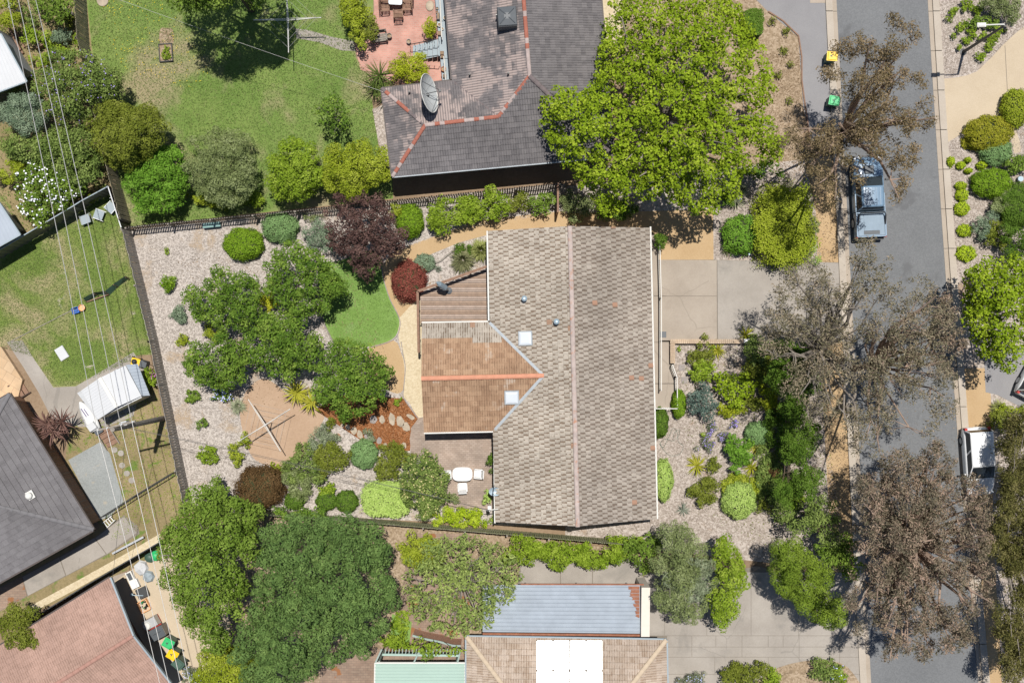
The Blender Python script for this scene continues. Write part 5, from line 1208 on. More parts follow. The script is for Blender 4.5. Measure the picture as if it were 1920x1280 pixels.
rf = thing('road_rubble', 'grey timber bench rail lying beside the rough stone edge', 'rail', P(243, 1020), R(28))
part('beam', MB().box((0, 0, .3), (2.2, .12, .08)), M['steel'], rf)
for s in (-1, 1): part('leg', MB().box((s*.9, 0, .14), (.1, .1, .28)), M['dark_steel'], rf)
# kids' slide-like planter items in far left garden
pl2 = thing('planter_box', 'brown timber box with leafy plant beside the tangled shrubs', 'planter', P(77, 85), R(30)); part('box', MB().box((0, 0, .25), (.6, .5, .5)), M['timber'], pl2); part('soil', MB().box((0, 0, .506), (.5, .4, .012)), M['soil'], pl2)
tl = solo('timber_stack', MB().box((0, -.2, .12), (.12, 2.6, .16)).box((0, 0, .12), (.12, 2.6, .16)).box((0, .0, .3), (.12, 2.6, .12)).box((.25, .1, .1), (.1, 2.6, .14)), M['timber'], 'long brown timbers stacked beside the white metal roof', 'timber', P(24, 62), R(28))
bm = solo('lean_board', MB().beam((-.9, .45, .9), (.7, -.6, .1), .16, .06), M['timber_grey'], 'grey plank leaning through the shrub by the paling fence', 'plank', P(118, 10))
solo('white_box', MB().box((0, 0, 1.2), (.3, .26, .3)).box((0, 0, .5), (.08, .08, 1.0)), M['white_plastic'], 'white box on a post beside the tangled shrubs', 'box', P(35, 22), .5)
solo('round_cover', MB().lathe([(.36, 0), (.36, .08), (.3, .1)], n=20), M['stone'], 'round stone cover at the top of the north lawn', 'cover', P(193, 2, L[0]))
solo('blue_urn', MB().lathe([(.1, 0), (.18, .2), (.15, .35), (.17, .38)], n=14), M['vent_blue'], 'small blue urn in mulch beside dark clipped shrubs', 'urn', P(1909, 337))
# ---------------------------------------------------------------- plants
NLEAF = [0]
def leafmesh(name, pos, nrm, Ls, Ws, tint, m, parent, rng, droop=0.0, axis=None):
    n = len(pos); NLEAF[0] += n
    nrm = nrm/np.linalg.norm(nrm, axis=1, keepdims=True)
    t = rng.normal(size=(n, 3)) if axis is None else axis+rng.normal(size=(n, 3))*.35
    t -= nrm*(t*nrm).sum(1, keepdims=True); t /= np.linalg.norm(t, axis=1, keepdims=True)+1e-9
    s = np.cross(nrm, t)
    hl = (Ls*.5)[:, None]; hw = (Ws*.5)[:, None]
    tip = pos+t*hl; tip[:, 2] -= droop*Ls
    v = np.stack([pos-t*hl, pos+s*hw-nrm*hw*.25, tip, pos-s*hw-nrm*hw*.25], 1).reshape(-1, 3)
    v -= np.array(parent.location)[None, :]
    me = bpy.data.meshes.new(name); me.vertices.add(4*n); me.loops.add(4*n); me.polygons.add(n)
    me.vertices.foreach_set('co', v.astype(np.float32).ravel())
    me.loops.foreach_set('vertex_index', np.arange(4*n, dtype=np.int32))
    me.polygons.foreach_set('loop_start', np.arange(0, 4*n, 4, dtype=np.int32))
    me.polygons.foreach_set('loop_total', np.full(n, 4, dtype=np.int32))
    me.update(calc_edges=True); me.validate()
    me.attributes.new('tint', 'FLOAT', 'POINT').data.foreach_set('value', np.repeat(np.clip(tint, 0, 1), 4).astype(np.float32))
    return link(name, me, m, parent)
def pnp(px, py, z):
    k = (CAMH-z)/CAMH/PPM; return np.stack([(px-960)*k, (640-py)*k, z], 1)
def poly_dist(x, y, poly):
    p = np.array(poly); q = np.roll(p, -1, 0); d = np.full(x.shape, 1e9); ins = np.zeros(x.shape, bool)
    for (ax, ay), (bx, by) in zip(p, q):
        ex, ey = bx-ax, by-ay; t = np.clip(((x-ax)*ex+(y-ay)*ey)/(ex*ex+ey*ey+1e-9), 0, 1)
        d = np.minimum(d, np.hypot(x-ax-t*ex, y-ay-t*ey))
        c = ((ay > y) != (by > y)) & (x < (bx-ax)*(y-ay)/(by-ay+1e-12)+ax); ins ^= c
    return np.where(ins, d, -d)
def ell(cx, cy, rx, ry, rng, wob=.1, rot=0):
    ph = rng.uniform(0, 6.28, 4); out = []
    for k in range(28):
        a = 2*math.pi*k/28; w = 1+wob*(math.sin(3*a+ph[0])*.5+math.sin(5*a+ph[1])*.4+math.sin(2*a+ph[2])*.4)
        x, y = math.cos(a)*rx*w, math.sin(a)*ry*w; out.append((cx+x*math.cos(rot)-y*math.sin(rot), cy+x*math.sin(rot)+y*math.cos(rot)))
    return out
def roughen(poly, amp, rng, step=7.0):
    """uneven crown outline: sprays pushed out and bays pulled in along the edge"""
    out = []; n = len(poly); k = 0
    for i in range(n):
        a, b = np.array(poly[i]), np.array(poly[(i+1) % n]); d = b-a; l = np.hypot(*d); m = max(1, int(l/step)); nn = np.array([d[1], -d[0]])/(l+1e-9)
        for j in range(m): out.append(tuple(a+d*(j/m)+nn*rng.uniform(-1, .9)*amp))
    return out
def clumps(poly, zlo, zhi, r, sp, rng, jz=.35, flat=2.0, lobe=0, gap=.5):
    if len(poly) and r > .13: poly = roughen(poly, r*PPM*1.0, rng, r*PPM*1.2)
    p = np.array(poly); x0, y0 = p.min(0); x1, y1 = p.max(0); s = r*PPM*sp
    gx, gy = np.meshgrid(np.arange(x0, x1+s, s), np.arange(y0, y1+s, s*.866)); gx[1::2] += s/2
    x = gx.ravel()+rng.uniform(-.42, .42, gx.size)*s; y = gy.ravel()+rng.uniform(-.42, .42, gx.size)*s
    d = poly_dist(x, y, poly); k = d > r*PPM*.45; x, y, d = x[k], y[k], d[k]
    if len(x) == 0: x, y, d = np.array([p[:, 0].mean()]), np.array([p[:, 1].mean()]), np.array([1.0])
    D = max(d.max(), 1.0); f = np.clip(d/D, 0, 1)
    z = zlo+(zhi-zlo)*(1-(1-f)**flat)**.5+rng.uniform(-jz, jz, len(x))*r*2
    rr = r*rng.uniform(.65, 1.3, len(x))
    if lobe:     # boughs: rounded masses with shaded clefts and holes between them
        s = lobe*1.45*PPM; gx, gy = np.meshgrid(np.arange(x0-s, x1+s, s), np.arange(y0-s, y1+s, s*.866)); gx[1::2] += s/2
        lx = gx.ravel()+rng.uniform(-.4, .4, gx.size)*s; ly = gy.ravel()+rng.uniform(-.4, .4, gx.size)*s
        d2 = np.hypot(x[:, None]-lx[None], y[:, None]-ly[None])/(lobe*PPM); i = d2.argmin(1); dl = d2.min(1); lz = rng.uniform(-1, 1, gx.size)
        z = z+lobe*(1.15*np.sqrt(np.maximum(0, 1-np.minimum(dl, 1)**2))-.75)+lz[i]*jz*lobe*.8
        k = (rng.uniform(0, 1, len(x)) > gap*np.clip((dl-.62)/.3, 0, 1)); 
        if k.sum() > 5: x, y, z, rr = x[k], y[k], z[k], rr[k]
    return pnp(x, y, np.maximum(z, rr*.4)), rr
def crown(parent, name, cs, rr, sp, rng, dens=None, m=None):
    S = SP[sp]; L0, W0 = S['leaf']; dens = (dens or S['dens'])*.87
    n = np.maximum(3, (dens*math.pi*rr**2/(L0*W0*.5)).astype(int)); idx = np.repeat(np.arange(len(cs)), n); N = len(idx)
    zc = rng.uniform(S.get('zmin', -.3), 1, N); a = rng.uniform(0, 2*math.pi, N); h = np.sqrt(1-np.minimum(zc*zc, 1))
    dr = np.stack([h*np.cos(a), h*np.sin(a), zc], 1)
    pos = cs[idx]+dr*(rr[idx]*rng.uniform(S.get('core', .6), 1.08, N))[:, None]*np.array([1, 1, S.get('zs', .8)])
    pos[:, 2] = np.maximum(pos[:, 2], .03)
    nr = dr*max(.95, S.get('na', .6))+np.array([0, 0, S['up']*.5])+rng.normal(size=(N, 3))*S.get('nj', .45)
    ct = rng.normal(.5, S.get('cv', .16), len(cs)); t = ct[idx]+rng.normal(0, S.get('lv', .14), N)
    sc = rng.uniform(.7, 1.3, N)
    return leafmesh(name, pos, nr, L0*sc, W0*sc, t, m or SP[sp]['mat'], parent, rng, S.get('droop', 0))
def limbs(parent, base, cs, rng, nl, r0, m, bend=.5, twigs=2, fork=.35, up=0.0):
    """trunk, forks and limbs that run to clumps of the crown"""
    mb = MB(); b = Vector(base); top = Vector(cs.mean(0)); H = cs[:, 2].max()
    fk = Vector((b.x*.6+top.x*.4, b.y*.6+top.y*.4, max(.3, H*fork)))
    mb.tube([b, b.lerp(fk, .5)+Vector((rng.normal()*.05, rng.normal()*.05, 0)), fk], [r0, r0*.85, r0*.7], 8)
    sel = rng.permutation(len(cs))[:nl]
    for i in sel:
        e = Vector(cs[i])+Vector((0, 0, up)); mid = fk.lerp(e, .5)+Vector((rng.normal()*bend*.3, rng.normal()*bend*.3, abs(rng.normal())*bend*.3))
        m2 = fk.lerp(e, .8)+Vector((rng.normal()*bend*.15, rng.normal()*bend*.15, .1))
        rr = r0*rng.uniform(.3, .55); mb.tube([fk, mid, m2, e], [rr, rr*.7, rr*.45, rr*.15], 6)
        dd = np.linalg.norm(cs-np.array(m2), axis=1); near = np.argsort(dd)[1:1+twigs*2]
        for k in near[::2]:
            e2 = Vector(cs[k]); mb.tube([m2, m2.lerp(e2, .5)+Vector((rng.normal()*.1, rng.normal()*.1, .05)), e2], [rr*.35, rr*.22, rr*.08], 4)
    mb.v = [(x-parent.location[0], y-parent.location[1], z-parent.location[2]) for x, y, z in mb.v]
    return part('trunk', mb, m, parent)
def flowers(parent, cs, rr, rng, n, size, m, name='flowers'):
    i = rng.integers(0, len(cs), n); a = rng.uniform(0, 6.28, n); q = rng.uniform(.2, 1.0, n)
    pos = cs[i]+np.stack([np.cos(a)*rr[i]*q, np.sin(a)*rr[i]*q, rr[i]*.95*np.sqrt(1-q*q*.9)+.04], 1)
    nr = np.tile(np.array([[0, 0, 1.0]]), (n, 1))+rng.normal(size=(n, 3))*.3
    return leafmesh(name, pos, nr, np.full(n, size)*rng.uniform(.7, 1.3, n), np.full(n, size)*rng.uniform(.7, 1.2, n), rng.uniform(0, 1, n), m, parent, rng)
def F(n, a, b, c, **k):
    g = (1.0, 1.0, 1.0) if n.startswith('gum') else (1.15, 1.2, .95)
    return foliage('leaf_'+n, *[tuple(x*y for x, y in zip(q, g)) for q in (a, b, c)], **k)
SP = {
 'bright': dict(mat=F('bright', (.10, .155, .008), (.20, .275, .018), (.33, .385, .05), trans=.2), leaf=(.17, .12), dens=1.25, up=.55, cv=.15),
 'lime': dict(mat=F('lime', (.12, .185, .015), (.205, .285, .03), (.32, .385, .075), trans=.25), leaf=(.13, .08), dens=1.6, up=.5),
 'fruit': dict(mat=F('fruit', (.048, .095, .014), (.105, .175, .028), (.205, .275, .06)), leaf=(.13, .085), dens=1.45, up=.5, cv=.19),
 'mid': dict(mat=F('mid', (.065, .11, .014), (.13, .195, .035), (.21, .28, .065)), leaf=(.15, .09), dens=1.5, up=.5),
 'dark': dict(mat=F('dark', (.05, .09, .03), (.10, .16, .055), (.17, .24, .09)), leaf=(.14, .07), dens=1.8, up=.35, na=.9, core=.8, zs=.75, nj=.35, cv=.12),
 'olive': dict(mat=F('olive', (.08, .10, .012), (.145, .165, .028), (.22, .235, .06)), leaf=(.10, .07), dens=1.7, up=.4, na=.8, core=.8, nj=.4),
 'olivebright': dict(mat=F('olivebright', (.13, .17, .012), (.23, .27, .025), (.34, .36, .07)), leaf=(.10, .07), dens=1.7, up=.4, na=.8, core=.8, nj=.4),
 'fern': dict(mat=F('fern', (.06, .14, .015), (.12, .23, .03), (.19, .32, .06)), leaf=(.2, .06), dens=1.6, up=.5, nj=.4, droop=.2),
 'grey': dict(mat=F('grey', (.10, .125, .055), (.18, .21, .10), (.30, .33, .20)), leaf=(.11, .05), dens=1.5, up=.4, nj=.6),
 'greyblue': dict(mat=F('greyblue', (.10, .145, .11), (.17, .22, .175), (.26, .31, .26)), leaf=(.10, .05), dens=1.7, up=.45, nj=.5),
 'openleaf': dict(mat=F('openleaf', (.10, .14, .045), (.195, .245, .08), (.34, .38, .15)), leaf=(.21, .085), dens=.95, up=.45, nj=.6, cv=.17),
 'silver': dict(mat=F('silver', (.12, .14, .10), (.22, .25, .19), (.36, .39, .32)), leaf=(.14, .035), dens=1.3, up=.3, nj=.8),
 'gum': dict(mat=F('gum', (.12, .115, .065), (.235, .21, .135), (.40, .32, .23), trans=.2), leaf=(.17, .055), dens=.80, up=.15, nj=.9, droop=.35, core=.25, cv=.15, lv=.2, zmin=-.6),
 'gumbrown': dict(mat=F('gumbrown', (.115, .095, .045), (.22, .17, .09), (.36, .27, .17), trans=.2), leaf=(.16, .055), dens=.95, up=.2, nj=.9, droop=.35, core=.25, cv=.15, lv=.2, zmin=-.6),
 'gumred': dict(mat=F('gumred', (.115, .11, .07), (.24, .20, .14), (.43, .305, .23), trans=.2), leaf=(.16, .055), dens=1.05, up=.2, nj=.9, droop=.35, core=.25, cv=.16, lv=.22, zmin=-.6),
 'gumyellow': dict(mat=F('gumyellow', (.075, .08, .02), (.155, .15, .045), (.26, .23, .10), trans=.2), leaf=(.16, .05), dens=1.0, up=.2, nj=.8, droop=.3, core=.3, cv=.15, lv=.2, zmin=-.5),
 'plum': dict(mat=F('plum', (.04, .02, .024), (.09, .05, .054), (.17, .10, .105), trans=.12), leaf=(.12, .08), dens=1.3, up=.5, cv=.16),
 'redbush': dict(mat=F('redbush', (.11, .028, .026), (.20, .055, .052), (.29, .10, .09), trans=.15), leaf=(.11, .05), dens=1.8, up=.45, core=.75),
 'rust': dict(mat=F('rust', (.05, .028, .014), (.105, .06, .032), (.17, .105, .06), trans=.15), leaf=(.11, .05), dens=1.8, up=.35, core=.75),
 'yellow': dict(mat=F('yellow', (.25, .27, .02), (.40, .40, .03), (.52, .50, .08)), leaf=(.11, .07), dens=1.5, up=.5),
 'gold': dict(mat=F('gold', (.17, .20, .012), (.29, .32, .02), (.41, .43, .06)), leaf=(.11, .05), dens=1.7, up=.45, nj=.5, core=.7),
 'conifer': dict(mat=F('conifer', (.075, .12, .015), (.145, .205, .028), (.235, .30, .06)), leaf=(.12, .045), dens=2.0, up=.25, na=1.0, core=.8, zs=1.0, nj=.4, cv=.1),
 'clipgreen': dict(mat=F('clipgreen', (.075, .14, .01), (.14, .23, .018), (.22, .315, .04)), leaf=(.09, .06), dens=1.8, up=.2),
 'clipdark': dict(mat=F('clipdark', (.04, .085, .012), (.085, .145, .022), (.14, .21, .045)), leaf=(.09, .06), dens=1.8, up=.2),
 'cliplime': dict(mat=F('cliplime', (.17, .25, .012), (.30, .38, .02), (.42, .48, .07)), leaf=(.09, .055), dens=1.8, up=.2),
 'clippale': dict(mat=F('clippale', (.20, .29, .075), (.32, .42, .13), (.44, .52, .22)), leaf=(.10, .06), dens=1.8, up=.2),
 'clipgrey': dict(mat=F('clipgrey', (.10, .17, .075), (.16, .255, .12), (.24, .34, .18)), leaf=(.10, .05), dens=1.8, up=.2),
 'clipolive': dict(mat=F('clipolive', (.13, .14, .012), (.235, .225, .022), (.34, .30, .06)), leaf=(.09, .06), dens=1.8, up=.2),
 'bluegum': dict(mat=F('bluegum', (.045, .075, .08), (.095, .135, .14), (.17, .21, .215)), leaf=(.11, .08), dens=1.2, up=.4, cv=.17),
 'lavender': dict(mat=F('lavender', (.09, .11, .07), (.16, .18, .13), (.26, .27, .22)), leaf=(.11, .03), dens=1.3, up=.3, nj=.8),
 'tangle': dict(mat=F('tangle', (.075, .115, .03), (.15, .20, .06), (.25, .30, .11)), leaf=(.13, .075), dens=1.3, up=.45, nj=.6),
}
FM = {'white': foliage('petal_white', (.6, .62, .7), (.75, .76, .8), (.85, .85, .85), 0), 'purple': foliage('petal_purple', (.12, .07, .3), (.25, .2, .5), (.42, .36, .66), 0), 'blue': foliage('petal_blue', (.25, .3, .6), (.42, .46, .75), (.6, .63, .85), 0),
      'yellow': foliage('petal_yellow', (.55, .40, .01), (.7, .55, .02), (.8, .65, .1), 0), 'cream': foliage('petal_cream', (.35, .32, .12), (.45, .42, .18), (.55, .5, .25), 0), 'magenta': foliage('petal_magenta', (.4, .05, .35), (.5, .1, .45), (.6, .2, .55), 0)}
SEED = [100]
def tree(label, sp, shape, zlo, zhi, r=.42, sps=1.1, nl=14, r0=.16, bark='bark_brown', name='tree', cat='tree', group=None, fill=.5, base=None, fl=None, jz=.35, flat=2.0, wob=.1, twigs=2, fork=.35, dens=None, lobe=None, gap=.6):
    SEED[0] += 1; rng = np.random.default_rng(SEED[0])
    lobe = r*2.3 if lobe is None else lobe
    polys = shape if isinstance(shape[0], list) else [shape]
    CS, RR = [], []; p0 = None
    for po in polys:
        if isinstance(po, tuple): po = ell(*po[:4], rng, wob, po[4] if len(po) > 4 else 0)
        elif len(po) == 1: po = ell(*po[0][:4], rng, wob)
        c, q = clumps(po, zlo, zhi, r, sps, rng, jz, flat, lobe, gap); CS.append(c); RR.append(q)
    cs = np.concatenate(CS); rr = np.concatenate(RR)
    bx = P(*base) if base else Vector((cs[:, 0].mean(), cs[:, 1].mean(), 0)); bx.z = 0
    t = thing(name, label, cat, bx, 0, group)
    cr = crown(t, 'crown', cs, rr, sp, rng, dens)
    if fill:     # shaded inner leaves lower in the crown
        k = rng.permutation(len(cs))[:int(len(cs)*.6)]; c2 = cs[k].copy(); c2[:, 2] = np.maximum(.25, c2[:, 2]-np.minimum(r*1.8, c2[:, 2]*.5)); c2[:, :2] = np.array(bx.xy)+(c2[:, :2]-np.array(bx.xy))*.95
        crown(t, 'inner_foliage', c2, rr[k]*1.1, sp, rng, SP[sp]['dens']*fill*.5)
    limbs(t, bx, cs, rng, nl, r0, M[bark], bend=min(1.0, zhi*.12), twigs=twigs, fork=fork, up=r*1.5 if bark != 'bark_brown' else 0)
    if fl: flowers(t, cs, rr, rng, fl[1], fl[2], FM[fl[0]])['kind'] = 'stuff'
    return t
def shrub(label, sp, e, h, r=.2, name='shrub', group=None, fl=None, sps=1.1, zlo=None, fill=.4, wob=.26, dens=None, flat=2.0):
    e = [tuple(q[:2])+tuple(v*1.08 for v in q[2:4]) for q in e]
    return tree(label, sp, e, (h*.3 if zlo is None else zlo), h*.85, r, sps, 7, max(.02, h*.022), 'bark_brown', name, 'shrub', group, fill, None, fl, .25, flat, wob, 1, .2, dens, None, .7)
def ball(label, sp, cx, cy, rx, ry, h, name='clipped_shrub', group=None, rough=.07, box=2.0, fl=None, rot=0):
    """tightly clipped shrub: leaves on a lumpy dome"""
    SEED[0] += 1; rng = np.random.default_rng(SEED[0]); S = SP[sp]; L0, W0 = S['leaf']
    zc = h*.45; c = np.array(P(cx, cy, h*.5)); c[2] = 0; k = (CAMH-h*.5)/CAMH/PPM; ax = np.array([rx*k, ry*k])
    N = int(S['dens']*(2*math.pi*ax.max()*ax.min()+2.2*h*(ax.sum()))/(L0*W0*.5))
    a = rng.uniform(0, 2*math.pi, N); zz = rng.uniform(-.75, 1, N); hh = np.sqrt(1-zz*zz)
    if box != 2.0:
        ca, sa = np.cos(a), np.sin(a); den = (np.abs(ca)**box+np.abs(sa)**box)**(1/box); hx, hy = ca/den, sa/den; hh = np.minimum(1, (1-np.abs(zz)**4)**.5)
        tp = rng.uniform(0, 1, N) < .45; zz = np.where(tp, .97+rng.normal(0, .03, N), zz); hh = np.where(tp, np.sqrt(rng.uniform(0, 1, N)), hh)
    else: hx, hy = np.cos(a), np.sin(a)
    ph = rng.uniform(0, 6.28, 6); lump = 1+rough*(np.sin(5*a+ph[0]+3*zz)+np.sin(9*a+ph[1]-4*zz)+np.sin(3*a+7*zz+ph[2]))*.6+rng.normal(0, rough*.5+.015, N)
    x, y = hx*hh*ax[0]*lump, hy*hh*ax[1]*lump
    if rot: x, y = x*math.cos(rot)-y*math.sin(rot), x*math.sin(rot)+y*math.cos(rot)
    pos = np.stack([c[0]+x, c[1]+y, np.maximum(.03, h*.42+zz*h*.58*lump)], 1)
    nr = np.stack([hx*hh/ax[0]*h*.6*(1 if box == 2 else (1-np.abs(zz)**3)), hy*hh/ax[1]*h*.6*(1 if box == 2 else (1-np.abs(zz)**3)), zz+.15], 1); nr /= np.linalg.norm(nr, axis=1, keepdims=True); nr += rng.normal(size=(N, 3))*.38
    t = thing(name, label, 'shrub', (c[0], c[1], 0), 0, group); tn = .5+.12*np.sin(4*a+ph[3])*np.sin(5*zz+ph[4])+rng.normal(0, .2, N); sc = rng.uniform(.7, 1.3, N)
    leafmesh('foliage', pos, nr, L0*sc, W0*sc, tn, S['mat'], t, rng)
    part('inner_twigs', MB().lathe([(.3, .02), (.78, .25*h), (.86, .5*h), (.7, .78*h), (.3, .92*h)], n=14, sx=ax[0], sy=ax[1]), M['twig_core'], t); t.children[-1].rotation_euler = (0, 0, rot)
    part('stem', MB().tube([(0, 0, 0), (0, 0, h*.4)], [.05, .03]), M['bark_brown'], t)
    if fl:
        k = rng.permutation(np.where(zz > 0)[0])[:fl[1]]; n = len(k); leafmesh('flowers', pos[k]+np.array([0, 0, .05]), np.tile([[0, 0, 1.]], (n, 1))+rng.normal(size=(n, 3))*.3, np.full(n, fl[2]), np.full(n, fl[2]), rng.uniform(0, 1, n), FM[fl[0]], t, rng)['kind'] = 'stuff'
    return t
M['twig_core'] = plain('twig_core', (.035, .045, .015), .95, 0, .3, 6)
def tuft(label, m, px, py, r, h, n=160, w=.02, name='grass_tussock', group=None, z=0):
    SEED[0] += 1; rng = np.random.default_rng(SEED[0]); b = P(px, py, z); rm = r/PPM; V = []; Fc = []; T = []
    for i in range(n):
        a = rng.uniform(0, 6.28); q = rng.uniform(.35, 1.0); d = np.array([math.cos(a), math.sin(a), 0]); s = np.array([-d[1], d[0], 0])*w*rng.uniform(.6, 1.3)
        hh = h*rng.uniform(.7, 1.1)*(1-.45*q); p0 = d*rm*.12*rng.uniform(0, 1); p1 = d*rm*.5*q+np.array([0, 0, hh]); p2 = d*rm*q*rng.uniform(.85, 1.1)+np.array([0, 0, hh*rng.uniform(.35, .75)])
        k = len(V); V += [p0-s, p0+s, p1+s*.8, p1-s*.8, p2]; Fc += [(k, k+1, k+2, k+3), (k+3, k+2, k+4)]; T += [rng.uniform(.2, .8)]*5
    t = thing(name, label, 'plant', b, 0, group); me = bpy.data.meshes.new('blades'); me.from_pydata([tuple(v) for v in V], [], Fc); me.update()
    me.attributes.new('tint', 'FLOAT', 'POINT').data.foreach_set('value', T); link('blades', me, m, t)
    part('crown_base', MB().lathe([(rm*.15, 0), (rm*.12, h*.15), (.01, h*.2)], n=8), M['timber_grey'], t); return t
def rosette(label, m, px, py, r, h, n=34, w=.07, name='yucca', group=None, trunk=0.0, cat='plant', heads=((0, 0, 0, 1),)):
    """strap-leaved plant, every leaf an object of its own"""
    SEED[0] += 1; rng = np.random.default_rng(SEED[0]); t = thing(name, label, cat, P(px, py, 0) if not trunk else Vector((P(px, py, trunk).x, P(px, py, trunk).y, 0)), 0, group); rm = r/PPM*1.15; ms = []
    for q in range(5):
        V = []; tn = rng.uniform(.1, .9); L_ = rm*1.12
        for i, (x, zz, ww) in enumerate(((0, 0, .6), (.35, .02, 1.0), (.7, -.05, .85), (1.0, -.22 if q % 2 else -.1, .04))): V += [(x*L_, -w*ww/2, zz*L_+.01), (x*L_, 0, zz*L_-.012), (x*L_, w*ww/2, zz*L_+.01)]
        me = bpy.data.meshes.new('leaf'); me.from_pydata(V, [], [f for i in range(3) for f in ((i*3, i*3+3, i*3+4, i*3+1), (i*3+1, i*3+4, i*3+5, i*3+2))]); me.update()
        me.attributes.new('tint', 'FLOAT', 'POINT').data.foreach_set('value', [tn]*12); me.materials.append(m); ms.append(me)
    for (hx, hy, hz, hs) in heads:
        if trunk: part('stem', MB().tube([(0, 0, 0), (hx*.4, hy*.4, (trunk+hz)*.5), (hx, hy, trunk+hz)], [.09, .07, .06]), M['bark_grey'], t)
        for i in range(n):
            el = rng.uniform(.08, 1.0)**1.6*1.2-.05; o = link('leaf', ms[i % 5], None, t); o.location = (hx, hy, trunk+hz+.05)
            o.rotation_euler = (rng.normal()*.3, -el, i*2.399+rng.normal()*.15); s = hs*rng.uniform(.8, 1.1); o.scale = (s, hs, s)
    return t
G = {'yucca': foliage('strap_green', (.14, .20, .03), (.24, .30, .06), (.36, .40, .11), .15), 'yuccaY': foliage('strap_yellow', (.22, .26, .02), (.38, .38, .035), (.5, .47, .09), .15), 'cordy': foliage('strap_red', (.07, .035, .03), (.15, .08, .065), (.27, .17, .14), .1),
     'pale': foliage('blade_pale', (.20, .24, .13), (.32, .35, .22), (.46, .47, .33), .15), 'lime': foliage('blade_lime', (.19, .23, .05), (.30, .33, .10), (.44, .45, .20), .2), 'olive': foliage('blade_olive', (.11, .125, .05), (.20, .21, .10), (.32, .31, .17), .15), 'grey': foliage('blade_grey', (.14, .17, .13), (.24, .27, .21), (.36, .38, .31), .15), 'green': foliage('blade_green', (.08, .13, .03), (.15, .21, .05), (.24, .29, .09), .2)}

# ---- large trees
tree('tall bright yellow green tree spreading over charcoal roof and side path', 'bright', [(1125, 70), (1140, 10), (1185, -25), (1345, -25), (1395, 15), (1418, 70), (1440, 105), (1462, 165), (1442, 210), (1472, 255), (1478, 292), (1402, 330), (1392, 370), (1345, 398), (1295, 402), (1255, 372), (1205, 378), (1160, 402), (1128, 408), (1098, 368), (1066, 338), (1056, 310), (1012, 255), (1006, 185), (1050, 152), (1108, 165), (1108, 110)], 3.6, 8.6, .30, 1.12, 46, .3, 'bark_grey', base=(1222, 235), jz=.9, fill=.25, twigs=3, lobe=.85, gap=.85)
tree('dark tree crown casting deep shade over the top of the lawn', 'mid', [(405, -70, 115, 92)], 4.5, 9.5, .45, 1.05, 18, .25, jz=.6, fill=.7)
tree('purple leaved plum tree against the dark slat fence', 'plum', [(608, 392), (636, 364), (668, 360), (702, 362), (738, 384), (756, 418), (768, 452), (756, 472), (728, 488), (708, 524), (686, 528), (664, 512), (642, 492), (620, 462), (604, 425)], 1.8, 4.4, .27, 1.05, 26, .14, fill=.25, jz=.7, lobe=.6, gap=.9)
tree('dark green fruit tree standing between two small round gravel shrubs', 'fruit', [(420, 562, 70, 62)], 1.2, 3.8, .3, 1.05, 14, .1, jz=.6, lobe=.55, gap=.85)
tree('green fruit tree shading the artificial lawn edge below the plum', 'fruit', [(488, 500), (505, 462), (540, 452), (585, 462), (612, 480), (640, 508), (648, 540), (632, 572), (600, 592), (560, 600), (520, 580), (495, 545)], 1.3, 4.0, .3, 1.05, 16, .11, jz=.6, lobe=.55, gap=.85)
tree('mid green fruit tree in the centre of the gravel garden group', 'fruit', [(525, 646, 76, 72)], 1.2, 3.9, .3, 1.05, 16, .11, jz=.6, lobe=.55, gap=.85)
tree('dark green fruit tree overhanging the pale gravel near blue flowers', 'fruit', [(410, 680, 64, 55)], 1.1, 3.4, .3, 1.05, 14, .1, jz=.6, lobe=.55, gap=.85)
tree('broad green fruit tree overhanging the red bark path', 'fruit', [(578, 690), (600, 650), (640, 630), (690, 640), (722, 660), (740, 700), (736, 728), (712, 760), (680, 782), (648, 790), (612, 770), (585, 735)], 1.3, 4.2, .3, 1.05, 18, .12, jz=.6, lobe=.55, gap=.85)
tree('large mid green tree reaching over bins and clutter', 'mid', [(345, 935), (368, 915), (402, 893), (428, 925), (490, 962), (485, 1010), (478, 1080), (455, 1140), (440, 1205), (385, 1232), (350, 1190), (330, 1150), (312, 1110), (292, 1078), (302, 1010), (322, 968)], 3, 7.2, .4, 1.05, 30, .22, 'bark_grey', jz=.7, lobe=.75, gap=.85)
tree('large dark green dense tree with rounded lobes south of the garden', 'dark', [(488, 1000), (520, 972), (570, 955), (640, 958), (700, 984), (736, 1010), (728, 1062), (744, 1130), (728, 1182), (690, 1222), (640, 1236), (600, 1262), (545, 1290), (455, 1290), (432, 1225), (460, 1150), (476, 1062)], 3.0, 7.6, .34, 1.0, 14, .28, jz=1.1, fill=.4, lobe=1.0, gap=.9)
tree('low yellow green tree at the foot of the large mid green tree', 'olivebright', [(430, 1262, 74, 50)], 1.2, 3.2, .3, 1.05, 10, .08)
tree('open leaved grey green tree over brown paving and zinc carport', 'openleaf', [(762, 1060), (790, 1010), (840, 1005), (920, 1012), (975, 1040), (985, 1090), (960, 1125), (935, 1160), (900, 1190), (850, 1188), (800, 1180), (765, 1150), (752, 1110)], 2, 4.6, .28, 1.15, 40, .13, 'bark_grey', fill=.15, jz=.7, twigs=3, lobe=.7, gap=.95)
tree('bright green bushy tree behind the southern fence by paving', 'olivebright', [(790, 1036, 44, 40)], 1.3, 3.2, .28, 1.05, 10, .08)
tree('grey green weeping tree with pale twigs beside the zinc carport', 'grey', [(1216, 1050), (1240, 985), (1290, 972), (1310, 1000), (1340, 1060), (1345, 1110), (1318, 1160), (1270, 1172), (1230, 1148), (1218, 1100)], 1.5, 4.4, .3, 1.1, 40, .12, 'bark_grey', fill=.15, twigs=3, jz=.7, lobe=.7, gap=.8)
